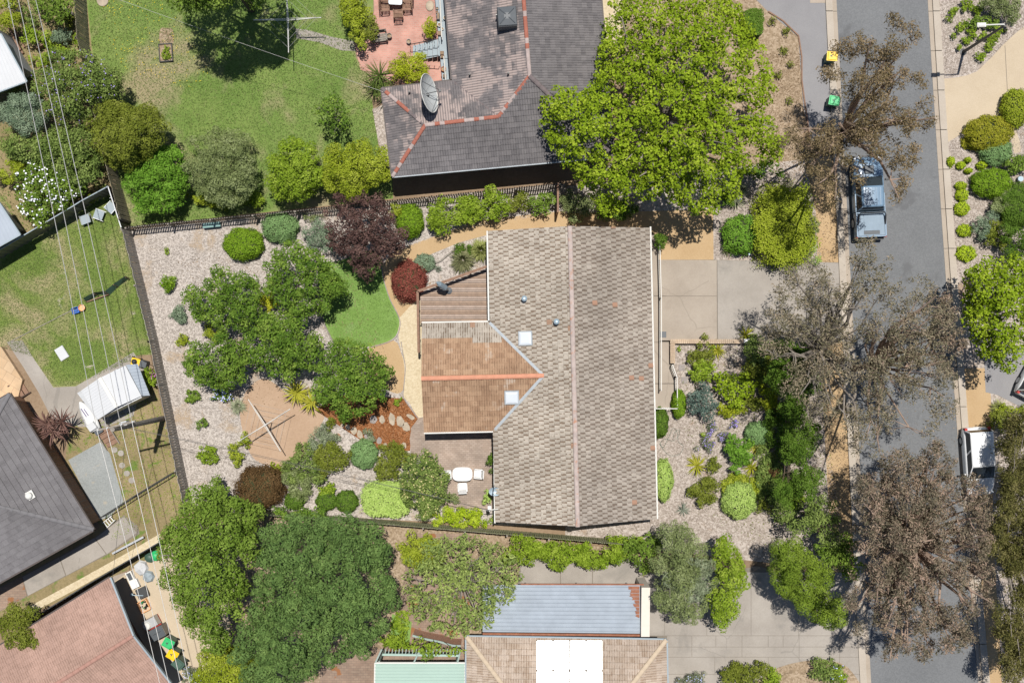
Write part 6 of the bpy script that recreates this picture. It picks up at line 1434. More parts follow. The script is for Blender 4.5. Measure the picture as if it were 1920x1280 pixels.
shrub('pale silver twiggy crown in the middle of weeping grey tree', 'silver', [(1298, 1088, 38, 42)], 5.0, .25, zlo=4.2, fill=0)
tree('leafy lime green tree between weeping grey tree and concrete drive', 'lime', [(1335, 1020), (1368, 1003), (1395, 1040), (1402, 1085), (1392, 1120), (1378, 1160), (1352, 1185), (1325, 1160), (1330, 1110), (1345, 1070)], 1.4, 3.6, .28, 1.05, 12, .08)
tree('lime green leaning cypress with feathery lobes on the concrete drive', 'conifer', [(1425, 1018), (1455, 1012), (1490, 1004), (1520, 1028), (1546, 1048), (1562, 1078), (1576, 1128), (1582, 1168), (1552, 1178), (1512, 1160), (1482, 1128), (1452, 1100), (1432, 1062)], 1.8, 5.2, .42, 1.0, 8, .14, jz=.7, fill=.5, base=(1462, 1045), name='cypress_tree')
# gum trees
def blobs(*b): return [[q] for q in b]
tree('brown leaved gum tree over the asphalt drive and road', 'gumbrown', blobs((1600, 88, 36, 30), (1692, 44, 32, 26), (1722, 66, 18, 20), (1650, 92, 50, 34), (1676, 130, 38, 44), (1548, 135, 34, 22), (1630, 160, 56, 44), (1722, 148, 24, 24), (1620, 225, 44, 36), (1660, 200, 40, 36), (1715, 222, 40, 38), (1560, 262, 56, 34), (1640, 262, 60, 34), (1700, 300, 30, 44), (1520, 290, 44, 36), (1600, 310, 34, 22), (1548, 350, 34, 44), (1610, 340, 22, 18), (1480, 262, 30, 24), (1690, 355, 26, 24)), 5.5, 9.0, .36, 1.15, 34, .26, 'bark_gum', base=(1560, 262), fill=.1, jz=1.0, twigs=3, fork=.3, name='gum_tree', gap=.85)
tree('sparse grey leaved gum tree over the driveway entrance', 'gum', blobs((1480, 540, 36, 40), (1520, 510, 28, 30), (1540, 560, 50, 44), (1462, 600, 44, 36), (1510, 620, 56, 36), (1570, 630, 40, 50), (1450, 650, 40, 34), (1620, 480, 30, 40), (1640, 520, 34, 36), (1600, 560, 36, 34), (1665, 490, 20, 20), (1520, 690, 50, 40), (1590, 700, 40, 44), (1545, 760, 44, 40), (1600, 790, 30, 36), (1495, 730, 30, 30)), 5.5, 8.8, .36, 1.25, 40, .24, 'bark_grey', base=(1546, 668), fill=.1, jz=1.0, twigs=3, fork=.3, name='gum_tree', dens=.66)
tree('thin grey leaved gum tree spreading across the middle of the road', 'gum', blobs((1680, 560, 40, 36), (1725, 545, 34, 30), (1650, 620, 46, 40), (1710, 610, 46, 40), (1760, 600, 36, 44), (1740, 660, 50, 40), (1680, 680, 54, 40), (1640, 720, 36, 40), (1710, 730, 40, 34), (1770, 700, 30, 40), (1650, 780, 40, 36), (1760, 760, 34, 36), (1625, 830, 34, 30), (1745, 805, 30, 24)), 5.5, 8.8, .36, 1.25, 40, .24, 'bark_gum', base=(1600, 690), fill=.1, jz=1.0, twigs=3, fork=.3, name='gum_tree', dens=.68)
tree('large pinkish grey gum tree covering the lower road', 'gumred', blobs((1690, 880, 50, 36), (1750, 870, 46, 40), (1640, 930, 44, 44), (1700, 940, 56, 44), (1765, 930, 50, 44), (1820, 920, 34, 40), (1640, 1000, 40, 50), (1700, 1010, 56, 50), (1770, 1000, 56, 50), (1830, 990, 36, 50), (1650, 1080, 40, 44), (1715, 1085, 56, 46), (1785, 1075, 50, 46), (1840, 1060, 26, 40), (1670, 1150, 44, 40), (1735, 1155, 50, 40), (1795, 1150, 44, 44), (1690, 1215, 36, 30), (1745, 1212, 34, 24), (1790, 1200, 30, 30), (1850, 1110, 24, 30), (1600, 1110, 24, 40), (1610, 1180, 18, 20)), 5.5, 9.2, .34, 1.12, 80, .3, 'bark_gum', base=(1690, 1000), fill=.1, jz=1.1, twigs=3, fork=.3, name='gum_tree', lobe=.8, gap=.75, dens=1.15)
tree('dark rough gum at the kerb beside the bright green tree', 'gumred', blobs((1775, 580, 26, 40), (1790, 640, 30, 34), (1770, 690, 24, 26)), 3.5, 6, .32, 1.1, 12, .14, 'bark_brown', fill=.2, jz=.8, name='gum_tree', dens=.8)
tree('yellowish wattle tree along the far verge beyond the white hatchback', 'gumyellow', blobs((1896, 838, 22, 40), (1918, 800, 30, 44), (1898, 905, 32, 44), (1930, 890, 30, 50), (1900, 970, 44, 50), (1905, 1050, 34, 50), (1925, 1130, 30, 50), (1895, 1180, 28, 40), (1900, 1250, 40, 40), (1868, 1010, 20, 40), (1935, 1010, 30, 60), (1925, 1210, 34, 50), (1870, 1150, 16, 30)), 1.6, 4.2, .36, .9, 30, .14, 'bark_grey', fill=.7, jz=.7, name='wattle_tree', gap=.25, dens=1.4)
tree('bright lime green tree overhanging the far kerb garden', 'bright', [(1802, 520), (1830, 492), (1870, 478), (1935, 470), (1970, 560), (1960, 640), (1920, 690), (1880, 700), (1850, 668), (1822, 640), (1808, 590)], 2.5, 6.2, .34, 1.08, 24, .18, 'bark_grey', fill=.5, jz=.6)
shrub('dark grey leaved shrub on the verge under the sparse gum', 'clipdark', [(1508, 690, 30, 60)], 2.2, .3, fill=.5)
tree('shady green tree along the mulch garden beside the tan verge', 'clipdark', blobs((1490, 760, 30, 44), (1500, 830, 40, 46), (1510, 900, 34, 40), (1470, 920, 28, 28), (1465, 700, 34, 34)), 1.6, 4.0, .28, 1.05, 22, .1, fill=.5, jz=.6)
tree('olive green wispy tree by the southern mulch verge', 'tangle', blobs((1540, 960, 34, 34), (1500, 985, 34, 24), (1560, 1010, 30, 26)), 1.8, 3.8, .28, 1.15, 14, .09, fill=.2, jz=.6)
tree('leafy green tree at the corner above the lime cypress', 'mid', blobs((1560, 1040, 34, 26), (1595, 1060, 24, 34), (1590, 1020, 18, 18)), 1.4, 3.6, .28, 1.05, 10, .08, fill=.4)
# north-west garden
tree('wide green bush with purple flowers by the power lines', 'tangle', [(75, 130), (100, 100), (150, 92), (190, 105), (215, 130), (236, 165), (232, 185), (190, 195), (170, 200), (160, 235), (110, 240), (70, 200), (62, 160)], 1.4, 3.6, .3, 1.0, 18, .1, fl=('purple', 160, .09), fill=.5)
tree('round olive green tree beside the paling fence', 'olive', [(240, 246, 72, 67)], 1.6, 4.4, .34, 1.0, 12, .12, fill=.5)
tree('dark blue green bush against the white metal roof', 'greyblue', [(40, 212, 46, 40)], 1.2, 3.0, .3, 1.05, 10, .08)
tree('dark tangled bushes behind the steel fence under power lines', 'tangle', [(60, 250), (110, 235), (165, 240), (185, 290), (200, 330), (180, 350), (140, 360), (100, 330), (50, 300), (10, 290), (0, 260)], .8, 2.8, .3, 1.05, 16, .09, fill=.5)
tree('broad hydrangea bush with white and blue flower heads', 'mid', [(30, 330), (60, 295), (105, 290), (140, 310), (165, 350), (150, 375), (110, 400), (75, 425), (48, 430), (35, 390)], .8, 2.2, .28, 1.05, 12, .06, fl=('white', 260, .13), fill=.5, name='hydrangea', cat='shrub')
shrub('lime green shrub in the garden left of the white box', 'olivebright', [(8, 20, 28, 40)], 2.2, .28); shrub('glossy green shrub under the leaning grey plank', 'mid', [(100, 15, 38, 26)], 2.4, .28)
shrub('leafy lime plant growing in the brown timber box', 'lime', [(58, 66, 22, 18)], 1.2, .2); shrub('low grey green plants beside the paling fence', 'greyblue', [(118, 65, 20, 18)], .8, .18); shrub('low yellow green plants by the white house wall', 'lime', [(78, 110, 20, 14)], .8, .18); shrub('lime weeds at the foot of the paling fence', 'lime', [(146, 78, 12, 14)], .6, .14)
tree('feathery bright green shrub in the corner of the north lawn', 'fern', [(235, 320), (262, 285), (300, 268), (340, 275), (358, 310), (362, 350), (345, 390), (300, 402), (255, 395), (240, 360)], 1.0, 2.8, .3, 1.0, 12, .08, fill=.5, cat='shrub', name='shrub')
tree('grey green rounded tree between fern green and leafy shrubs', 'grey', [(416, 312, 74, 74)], 1.4, 3.6, .3, 1.05, 16, .1, fill=.5)
tree('leafy bright green tree on the lawn beside olive mound', 'lime', [(552, 322, 60, 58)], 1.2, 3.2, .28, 1.05, 14, .1, fill=.4)
tree('smooth olive mound tree beside the charcoal roof corner', 'olivebright', [(666, 316, 70, 54)], 1.4, 3.4, .3, .98, 12, .1, fill=.5, jz=.25)
tree('small sparse fruit tree alone on the north lawn', 'fruit', [(624, 214, 32, 44)], .8, 2.8, .2, 1.3, 14, .06, 'bark_grey', fill=.15, jz=.8, dens=1.0)
shrub('lime green hedge shrub along the red brick terrace', 'olivebright', [(664, 30, 30, 46)], 2.0, .26); shrub('brownish olive shrub next to the grey bench', 'olive', [(690, 58, 22, 26)], 1.7, .22)
tree('glossy yellow green citrus bush under the mesh dish', 'gold', [(768, 130, 42, 32)], 1.0, 2.6, .26, 1.05, 12, .08, fill=.5, cat='shrub', name='citrus_bush')
shrub('bushy lime plant in the large grey pot by verandah', 'gold', [(804, 52, 14, 16)], 1.4, .15)
rosette('tall spiky grass tree clump beside the glossy citrus bush', G['green'], 712, 142, 26, 1, 46, .05, 'grass_tree', trunk=1.0, heads=((0, 0, 0, 1.0), (-.35, -.6, -.3, .9), (.35, -1.0, -.2, .9)))
for x, y, lb in ((298, 98, 'row of seedlings in the black edged vegetable bed'),):
    pass
shrub('thin vegetable seedlings in the black edged bed', 'lime', [(312, 100, 9, 12)], .35, .08, dens=.6)
# clipped and round shrubs of the back garden
ball('dark green clipped dome on the pale gravel near the slat fence', 'clipgreen', 456, 457, 36, 29, 1.3)
ball('grey green soft dome beside the slat fence', 'clipgrey', 525, 426, 32, 27, 1.2, rough=.09)
shrub('thin grey blue shrub beside the purple plum', 'greyblue', [(600, 442, 28, 32)], 1.3, .2, dens=1.0); shrub('wispy grey plant against the slat fence', 'grey', [(585, 406, 20, 8)], .7, .14, dens=.8)
ball('bright green clipped dome between plum and lime hedge', 'clipgreen', 768, 414, 25, 31, 1.4); shrub('yellow green shrub behind the bright clipped dome', 'olivebright', [(742, 400, 16, 14)], 1.3, .18)
shrub('lime green billowing hedge along the granite side path, widest part', 'lime', [(852, 396, 48, 36)], 1.7, .24, flat=2.6); shrub('lime green billowing hedge beside the olive round shrub', 'lime', [(918, 384, 36, 30)], 1.7, .24, flat=2.6)
shrub('olive round shrub near the timber side gate', 'olive', [(972, 380, 22, 22)], 1.3, .2); shrub('glossy green shrub beside the timber side gate', 'mid', [(1016, 380, 26, 24)], 1.4, .22)
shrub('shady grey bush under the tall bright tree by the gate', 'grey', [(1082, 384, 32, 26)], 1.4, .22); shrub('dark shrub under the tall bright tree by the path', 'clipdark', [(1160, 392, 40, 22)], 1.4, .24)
ball('dark red rounded bush beside the timber deck', 'redbush', 767, 527, 31, 36, 1.3, 'shrub', rough=.1)
ball('small silver blue mound between red bush and deck', 'greyblue', 796, 493, 19, 16, .6, 'shrub', rough=.1); shrub('green low shrub beside the pale ornamental grass', 'clipdark', [(868, 466, 22, 10)], .6, .14)
tuft('olive ornamental grass clump by the deck corner', G['olive'], 868, 488, 32, 1.0, 420, .03); tuft('pale lime ornamental grass clump by the house eave', G['lime'], 902, 470, 28, 1.1, 420, .03)
tuft('small grey rosette plant in gravel by the deck', G['grey'], 822, 505, 10, .35, 60)
for i, (x, y, rx, ry, sp, h, lb) in enumerate(((315, 531, 15, 15, 'clipgreen', .6, 'small glossy green shrub alone on pale gravel near the fence corner'), (336, 589, 17, 16, 'greyblue', .5, 'small grey blue shrub alone on the pale gravel'), (342, 638, 11, 11, 'olivebright', .4, 'tiny yellow green shrub on pale gravel above the fruit tree'), (361, 743, 14, 12, 'mid', .45, 'small dark feathery shrub on pale gravel beside blue flowers'), (379, 794, 11, 10, 'fruit', .4, 'tiny dark shrub on pale gravel facing the clothesline pad'), (389, 853, 20, 17, 'lime', .5, 'bright green low shrub on pale gravel near the lower fence'), (312, 470, 4, 6, 'lime', .25, 'tiny seedling alone in the gravel corner'), (398, 622, 18, 16, 'olivebright', .9, 'lime shrub tucked under the dark fruit tree'), (352, 686, 10, 14, 'fruit', .7, 'small olive shrub at the outer edge of fruit trees'))):
    shrub(lb, sp, [(x, y, rx, ry)], h, .12)
shrub('bright yellow shrub between the fruit trees', 'yellow', [(500, 562, 18, 18)], 1.4, .16)
shrub('low green plant with blue flowers beside the gravel', 'fruit', [(412, 740, 22, 12)], .6, .14, fl=('blue', 60, .1))
tuft('pale striped strap leaf clump at the edge of clothesline pad', G['pale'], 449, 760, 22, .6, 160, .025)
rosette('yellow green yucca between clothesline pad and fruit tree', G['yuccaY'], 556, 736, 22, .5, 44, .075, trunk=.5, heads=((0, 0, 0, 1), (.95, -.55, .1, .95)))
for i, (x, y, rx, ry, sp, h, lb) in enumerate(((602, 822, 26, 24, 'silver', .9, 'grey silver shrub beside the terracotta pot'), (620, 795, 10, 12, 'olive', .6, 'small olive tuft at the start of the bark path'), (572, 875, 42, 34, 'tangle', 1.3, 'loose dark green shrub between clothesline pad and lime dome'), (620, 862, 32, 34, 'olive', 1.5, 'olive brown rounded shrub beside the grey green dome'), (560, 905, 30, 26, 'grey', 1.0, 'grey green low shrub above the rust brown bush'), (737, 862, 34, 34, 'olive', 1.6, 'dark olive shrub between lime dome and flowering bush'), (690, 818, 14, 10, 'silver', .4, 'low silvery plant beside the bark path stones'), (748, 752, 9, 14, 'lime', .3, 'low green groundcover at the top of the bark path'), (440, 850, 14, 22, 'olivebright', .5, 'yellow green groundcover at the edge of clothesline pad'), (520, 880, 20, 10, 'olivebright', .4, 'lime groundcover below the clothesline pad'), (460, 828, 10, 16, 'olivebright', .4, 'small yellow green plants on the gravel edge of the pad'), (612, 920, 18, 14, 'lime', .5, 'small lime plant between two dark round shrubs'), (700, 930, 20, 10, 'silver', .3, 'silvery groundcover in the gravel above the pale lime hedge'))):
    shrub(lb, sp, [(x, y, rx, ry)], h, .16)
tree('loose green bush with cream flower heads over the patio edge', 'tangle', [(740, 880), (770, 850), (800, 840), (825, 860), (838, 895), (838, 930), (820, 965), (790, 975), (760, 950), (742, 915)], .9, 2.6, .24, 1.0, 16, .07, fl=('cream', 170, .1), fill=.5, cat='shrub', name='shrub')
ball('grey green clipped dome beside the stepping stones', 'clipgrey', 682, 851, 25, 26, 1.1, rough=.07)
ball('rust brown rounded bush near the lower gravel corner', 'rust', 487, 914, 42, 38, 1.7, 'shrub', rough=.12)
ball('dark green round shrub beside the rust brown bush', 'clipdark', 552, 938, 18, 16, .8, rough=.08); ball('dark round shrub with lime neighbour near the south fence', 'clipdark', 612, 939, 19, 17, .8, rough=.08); ball('dark olive round shrub nearest the pale lime hedge', 'clipdark', 650, 940, 20, 20, .9, rough=.08)
ball('pale lime clipped block hedge beside the flowering bush', 'clippale', 725, 934, 42, 31, 1.1, box=4)
shrub('bright lime hedge strip between patio and south fence', 'cliplime', [(872, 970, 76, 16)], 1.1, .22, flat=3); shrub('grey tussock shrub at the patio edge', 'grey', [(848, 935, 14, 12)], .5, .14)
shrub('narrow dark shrub between patio and house wall', 'clipdark', [(920, 866, 8, 18)], 1.0, .16); shrub('variegated shrub under the small satellite dish', 'clippale', [(914, 932, 9, 16)], .8, .14)
shrub('tree tip foliage over the lower fence corner', 'mid', [(402, 925, 26, 26)], 2.4, .25); shrub('green shrubs along the fence below the rust bush', 'fruit', [(455, 950, 40, 16)], 1.6, .22); shrub('dark green ground shrubs along the fence under round shrubs', 'fruit', [(560, 962, 50, 14)], 1.3, .22)
for i, (x, rx) in enumerate(((985, 50), (1060, 52), (1125, 44))):
    shrub('bright green climbing hedge over the greenish paling fence', 'lime', [(x, 1032+i*7, rx, 24)], 1.9, .24, group='climbing hedge along the south fence', flat=2.6)
shrub('leafy green shrub between climbing hedge and weeping tree', 'mid', [(1205, 1030, 34, 34)], 2.2, .26)
# north front garden
ball('bright green feathery dome on mulch beside the large yellow hedge', 'fern', 1389, 440, 33, 35, 1.4, 'shrub', rough=.1)
ball('large yellow green hedge block beside the driveway', 'olivebright', 1467, 424, 50, 68, 1.8, 'hedge', rough=.14, box=3)
ball('dark clipped box hedge beside the upper asphalt drive', 'clipdark', 1410, 46, 17, 24, 1.3, 'hedge', box=6, rough=.03)
rosette('grey green yucca with white flower spike near the mulch', G['pale'], 1380, 376, 18, .5, 34, .05); solo('flower_spike', MB().lathe([(.03, 0), (.03, .8), (.09, .85), (.1, 1.15), (.03, 1.4)], n=8), M['white_plastic'], 'white flower spike rising from the grey green yucca', 'flower', P(1381, 378))
tuft('thin spiky tussock on mulch above the yucca', G['pale'], 1392, 355, 16, .5, 70); shrub('dark bush under the bright tree beside the yucca', 'clipdark', [(1362, 368, 16, 18)], .9, .16); tuft('dry striped grass clump below the feathery dome', G['olive'], 1362, 470, 14, .4, 80)
shrub('variegated shrub between yellow hedge and tan verge', 'clippale', [(1522, 476, 18, 20)], .8, .16, dens=1.0); shrub('grey shrub on the verge side of the yellow hedge', 'grey', [(1528, 430, 12, 24)], 1.0, .16); shrub('dark green shrub by the house corner on the granite pad', 'clipdark', [(1240, 452, 16, 16)], 1.2, .18)
shrub('dark green hedge under the brown gum beside the bright tree', 'fruit', [(1430, 318, 50, 14)], 1.6, .22)
# north verge weeds
for i, (x, y, r) in enumerate(((1475, 60, 8), (1470, 95, 9), (1482, 120, 7), (1460, 140, 8), (1448, 40, 8), (1480, 190, 8))): shrub('low dry weed in the bare bed beside the asphalt drive', 'olive', [(x, y, r, r)], .25, .1, group='weeds beside the asphalt drive', dens=.7)
# south front garden
fg = [('olive', 1320, 655, 14, 26, .7, 'olive upright shrub by the cream brick wall'), ('olive', 1306, 672, 12, 22, .8, 'narrow olive shrub second along the cream brick wall'), ('lime', 1275, 652, 7, 8, .3, 'small green tuft at the corner of the brick wall'), ('lime', 1318, 695, 26, 22, .9, 'loose green shrub in the mulch beside the square pavers'), ('lime', 1332, 650, 9, 9, .4, 'small green shrub beside the yellow flax'), ('bright', 1378, 725, 36, 34, 1.8, 'bright green leafy shrub in the front mulch garden'), ('bluegum', 1318, 755, 30, 32, 1.7, 'dark blue grey leaved shrub in the front mulch garden'), ('gold', 1370, 772, 26, 16, .8, 'yellow groundcover below the bright leafy shrub'), ('clipgreen', 1272, 750, 0, 0, 0, ''), ('lavender', 1336, 802, 12, 12, .4, 'small lavender bush nearest the blue grey shrub'), ('lavender', 1324, 832, 18, 16, .5, 'larger lavender bush beside the yellow flax star'), ('lavender', 1354, 818, 10, 12, .4, 'small lavender bush beside the spiky dark green shrub'), ('lavender', 1380, 795, 12, 8, .4, 'small lavender bush below the yellow groundcover'), ('lime', 1316, 812, 7, 7, .4, 'tiny lime ball above the larger lavender bush'), ('fern', 1386, 845, 28, 30, 1.5, 'spiky dark green shrub in the middle of the mulch garden'), ('olive', 1340, 872, 15, 16, .6, 'dry olive shrub beside the yellow flax star'), ('olivebright', 1396, 902, 30, 18, .35, 'yellow green groundcover below the spiky dark shrub'), ('tangle', 1440, 870, 30, 34, .9, 'feathery green groundcover toward the verge trees'), ('olive', 1320, 923, 28, 24, .9, 'rounded olive brown shrub on mulch near the pale dome'), ('rust', 1450, 885, 20, 18, .8, 'brownish shrub among feathery groundcover'), ('tangle', 1450, 925, 34, 24, .8, 'grey green feathery groundcover beside the pale dome'), ('olive', 1432, 948, 16, 14, .7, 'dark olive small shrub beside the pale dome'), ('olive', 1412, 755, 20, 20, .5, 'dry wispy shrub below the bright leafy shrub'), ('olivebright', 1365, 908, 20, 14, .4, 'low yellow groundcover above the pale dome'), ('tangle', 1430, 660, 34, 30, 1.4, 'dark olive shrub in gum shade near the letterbox'), ('gold', 1440, 730, 20, 36, 1.0, 'yellow flowering shrub in the shade of verge tree')]
for sp, x, y, rx, ry, h, lb in fg:
    if rx: shrub(lb, sp, [(x, y, rx, ry)], h, .17, fl=('purple', 50, .07) if sp == 'lavender' else None)
ball('bright green upright clipped shrub at the ramp end', 'clipgreen', 1273, 757, 13, 26, 1.1, rough=.07); ball('dark green clipped shrub against the house eave', 'clipdark', 1238, 792, 15, 27, 1.2, rough=.08)
ball('grey green round shrub beside the lavender', 'clipgrey', 1421, 812, 23, 21, 1.0, rough=.08); ball('pale lime round dome on mulch beside the olive shrub', 'clippale', 1386, 938, 31, 33, 1.4); ball('pale lime clipped dome half under the house eave', 'clippale', 1243, 900, 19, 37, 1.3)
rosette('yellow flax star beside the cream brick wall', G['yuccaY'], 1345, 656, 17, .4, 34, .055, 'flax'); rosette('yellow flax star on open mulch beside lavender', G['yuccaY'], 1306, 872, 19, .45, 36, .06, 'flax')
rosette('yellow flax star beside the spiky dark green shrub', G['yuccaY'], 1418, 838, 17, .4, 30, .055, 'flax'); rosette('yellow flax star in groundcover above the pale dome', G['yuccaY'], 1408, 876, 17, .4, 30, .055, 'flax'); rosette('green flax clump at the letterbox end of the wall', G['yuccaY'], 1398, 628, 16, .4, 30, .055, 'flax')
rosette('grey aloe rosette at the southern edge of the mulch', G['grey'], 1280, 955, 12, .35, 26, .05, 'aloe')
shrub('yellow tree edge shrub behind the angled railing wall', 'olive', [(1420, 690, 24, 20)], 1.2, .18)
# east side gardens
eg = [('clipolive', 1855, 250, 42, 32, 1.3, 'large golden olive dome beside the aggregate path'), ('clipgrey', 1868, 284, 28, 25, 1.0, 'blue green dome overlapping the golden olive dome'), ('clipgreen', 1860, 343, 36, 26, 1.2, 'dark green wide dome in the far kerb garden'), ('clipdark', 1912, 385, 38, 40, 1.4, 'dark green dome at the edge of far kerb garden'), ('olivebright', 1905, 202, 26, 34, 1.3, 'yellow green hedge island on the aggregate path')]
for sp, x, y, rx, ry, h, lb in eg: ball(lb, sp, x, y, rx, ry, h, rough=.08)
for x, y, rx, ry, lb in ((1809, 461, 12, 11, 'second'), (1812, 475, 17, 14, 'last'), (1804, 391, 13, 12, ''), (1802, 348, 10, 7, ''), (1804, 366, 11, 11, ''), (1783, 303, 7, 9, ''), (1802, 310, 8, 7, ''), (1815, 300, 6, 5, ''), (1841, 310, 9, 7, ''), (1816, 320, 7, 5, '')):
    if lb == 'second': x, y, rx, ry = 1809, 432, 13, 11
    ball('small round yellow green shrub in the gravel strip along the far kerb', 'cliplime', x, y, rx, ry, .5, group='yellow green mounds along the far kerb', rough=.12)
ball('low lime mat beside the golden olive dome', 'clipolive', 1818, 268, 14, 12, .3, 'shrub', rough=.15)
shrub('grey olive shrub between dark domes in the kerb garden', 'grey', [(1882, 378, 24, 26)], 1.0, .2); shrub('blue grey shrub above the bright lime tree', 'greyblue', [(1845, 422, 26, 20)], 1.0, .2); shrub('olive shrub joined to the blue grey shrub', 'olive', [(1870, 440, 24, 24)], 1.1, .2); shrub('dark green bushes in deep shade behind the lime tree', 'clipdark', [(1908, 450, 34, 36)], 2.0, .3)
shrub('green shrub at the edge of the aggregate path end', 'mid', [(1905, 310, 24, 18)], .9, .18)
shrub('grey woolly shrub at the top of the lamp garden', 'grey', [(1882, 14, 40, 26)], 1.3, .22); shrub('green low shrub below the grey woolly shrub', 'mid', [(1850, 40, 30, 14)], .6, .16)
for i, (x, y, r) in enumerate(((1790, 20, 10), (1812, 8, 12), (1803, 50, 12), (1832, 18, 12), (1825, 60, 11), (1790, 68, 6), (1813, 76, 9), (1845, 70, 10), (1855, 88, 11), (1838, 105, 10), (1862, 70, 11), (1875, 58, 10), (1780, 35, 6), (1800, 90, 6))): shrub('low green groundcover clump on pale gravel around the street lamp', 'lime', [(x, y, r, r*.9)], .35, .12, group='groundcover clumps around the street lamp')
shrub('olive shrub row along the far verge below the drive', 'olivebright', [(1900, 770, 34, 14)], .8, .18); tuft('lime strap grass clump at the verge drive corner', G['lime'], 1868, 762, 20, .8, 160); shrub('feathery olive shrub beside the granite verge', 'olive', [(1880, 790, 30, 22)], 1.0, .2)
# west yard
rosette('dark red cordyline with spiky leaves beside the slate roof', G['cordy'], 100, 806, 26, .6, 40, .075, 'cordyline', trunk=1.9, heads=((0, 0, 0, 1.0), (.5, .5, -.1, .9), (-.35, .4, .1, .85)))
shrub('olive bush overhanging the pink roof corner', 'olive', [(30, 1170, 44, 36)], 3.8, .28, zlo=2.6); shrub('weedy lime shrub beside the grey lean-to', 'lime', [(280, 712, 12, 22)], .8, .15); shrub('pink flowering plant at the fence by the lean-to', 'lime', [(286, 706, 6, 12)], .6, .1, fl=('magenta', 30, .07))
shrub('lavender flowers under the tree by the last bin', 'lavender', [(360, 1268, 24, 16)], .8, .16, fl=('blue', 60, .08))
# southern front bed and terrace greenery
shrub('dark green shrub in the bed beside the southern drive', 'olive', [(1375, 1262, 26, 20)], 1.0, .2); shrub('broad olive shrub in the bed at the bottom of the drive', 'olive', [(1410, 1266, 34, 24)], 1.1, .2); shrub('lime shrub in the bed at the bottom of the drive', 'lime', [(1450, 1274, 18, 20)], .8, .18); shrub('grey green shrub with blue flowers beside the southern house', 'lavender', [(1300, 1276, 26, 14)], .7, .16, fl=('blue', 50, .07)); shrub('feathery olive shrub nearest the lower kerb', 'tangle', [(1550, 1258, 34, 20)], .9, .18); shrub('bright green strap plant nearest the lower kerb', 'lime', [(1570, 1264, 18, 16)], .7, .16, fl=('blue', 14, .09))
shrub('climbing vine over the sage pergola', 'lime', [(800, 1214, 66, 12)], 3.1, .2, zlo=2.7, fill=0, dens=.9); shrub('vine tuft hanging over the pergola beam', 'mid', [(797, 1224, 14, 12)], 3.2, .2, zlo=2.8, fill=0); shrub('leafy plant at the pergola corner', 'lime', [(742, 1200, 24, 18)], 1.4, .2); shrub('lime grass bed beside the dark dense tree', 'lime', [(752, 1170, 16, 26)], .5, .16)
shrub('rambling lime groundcover under the south fence by weeping tree', 'lime', [(1170, 1020, 30, 22)], 1.4, .2)


# more growth knitting the southern front garden together
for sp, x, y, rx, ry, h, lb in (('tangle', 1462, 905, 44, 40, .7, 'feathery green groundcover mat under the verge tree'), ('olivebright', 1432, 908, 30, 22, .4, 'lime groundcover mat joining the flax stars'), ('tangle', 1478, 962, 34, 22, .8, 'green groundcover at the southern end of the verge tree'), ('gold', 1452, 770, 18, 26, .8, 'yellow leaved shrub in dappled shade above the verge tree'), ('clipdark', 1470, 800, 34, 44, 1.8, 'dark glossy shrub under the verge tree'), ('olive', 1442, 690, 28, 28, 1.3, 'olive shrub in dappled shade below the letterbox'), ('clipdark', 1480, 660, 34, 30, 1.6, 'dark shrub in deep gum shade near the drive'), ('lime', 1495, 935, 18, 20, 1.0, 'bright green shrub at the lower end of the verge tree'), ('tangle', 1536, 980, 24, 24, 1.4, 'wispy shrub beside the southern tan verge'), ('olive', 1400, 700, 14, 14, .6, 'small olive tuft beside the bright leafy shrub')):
    shrub(lb, sp, [(x, y, rx, ry)], h, .2)
# more growth in the north-west garden
for sp, x, y, rx, ry, h, lb in (('olivebright', 20, 320, 30, 22, 1.5, 'yellow green shrub beside the hydrangea bush'), ('tangle', 40, 280, 40, 26, 1.8, 'tangled green shrub above the hydrangea bush'), ('clipdark', 150, 300, 34, 30, 2.0, 'dark evergreen shrub under the power lines'), ('mid', 110, 270, 36, 24, 2.2, 'bright leafed shrub under the power lines'), ('olive', 180, 370, 18, 12, .8, 'dry olive shrub by the steel fence top'), ('tangle', 20, 165, 24, 20, 1.2, 'green tangle at the white roof corner'), ('olive', 130, 40, 16, 14, .7, 'low olive weeds under the leaning plank'), ('lime', 95, 75, 14, 20, .5, 'low lime weeds along the north west path'), ('tangle', 60, 30, 16, 30, 1.0, 'tangle of weeds around the white box post'), ('lime', 120, 95, 26, 10, .6, 'lime weeds above the purple flowered bush')):
    shrub(lb, sp, [(x, y, rx, ry)], h, .2)
tree('lower spreading branch of the round olive tree by lawn', 'olive', [(215, 300, 30, 20)], .8, 2.0, .24, 1.05, 8, .06, cat='shrub', name='shrub')
for sp, x, y, rx, ry, h, lb in (('olivebright', 395, 372, 40, 16, .8, 'weedy lime growth behind the slat fence under grey tree'), ('lime', 470, 372, 34, 14, .8, 'weedy green growth behind the slat fence beside grey tree')):
    shrub(lb, sp, [(x, y, rx, ry)], h, .18)

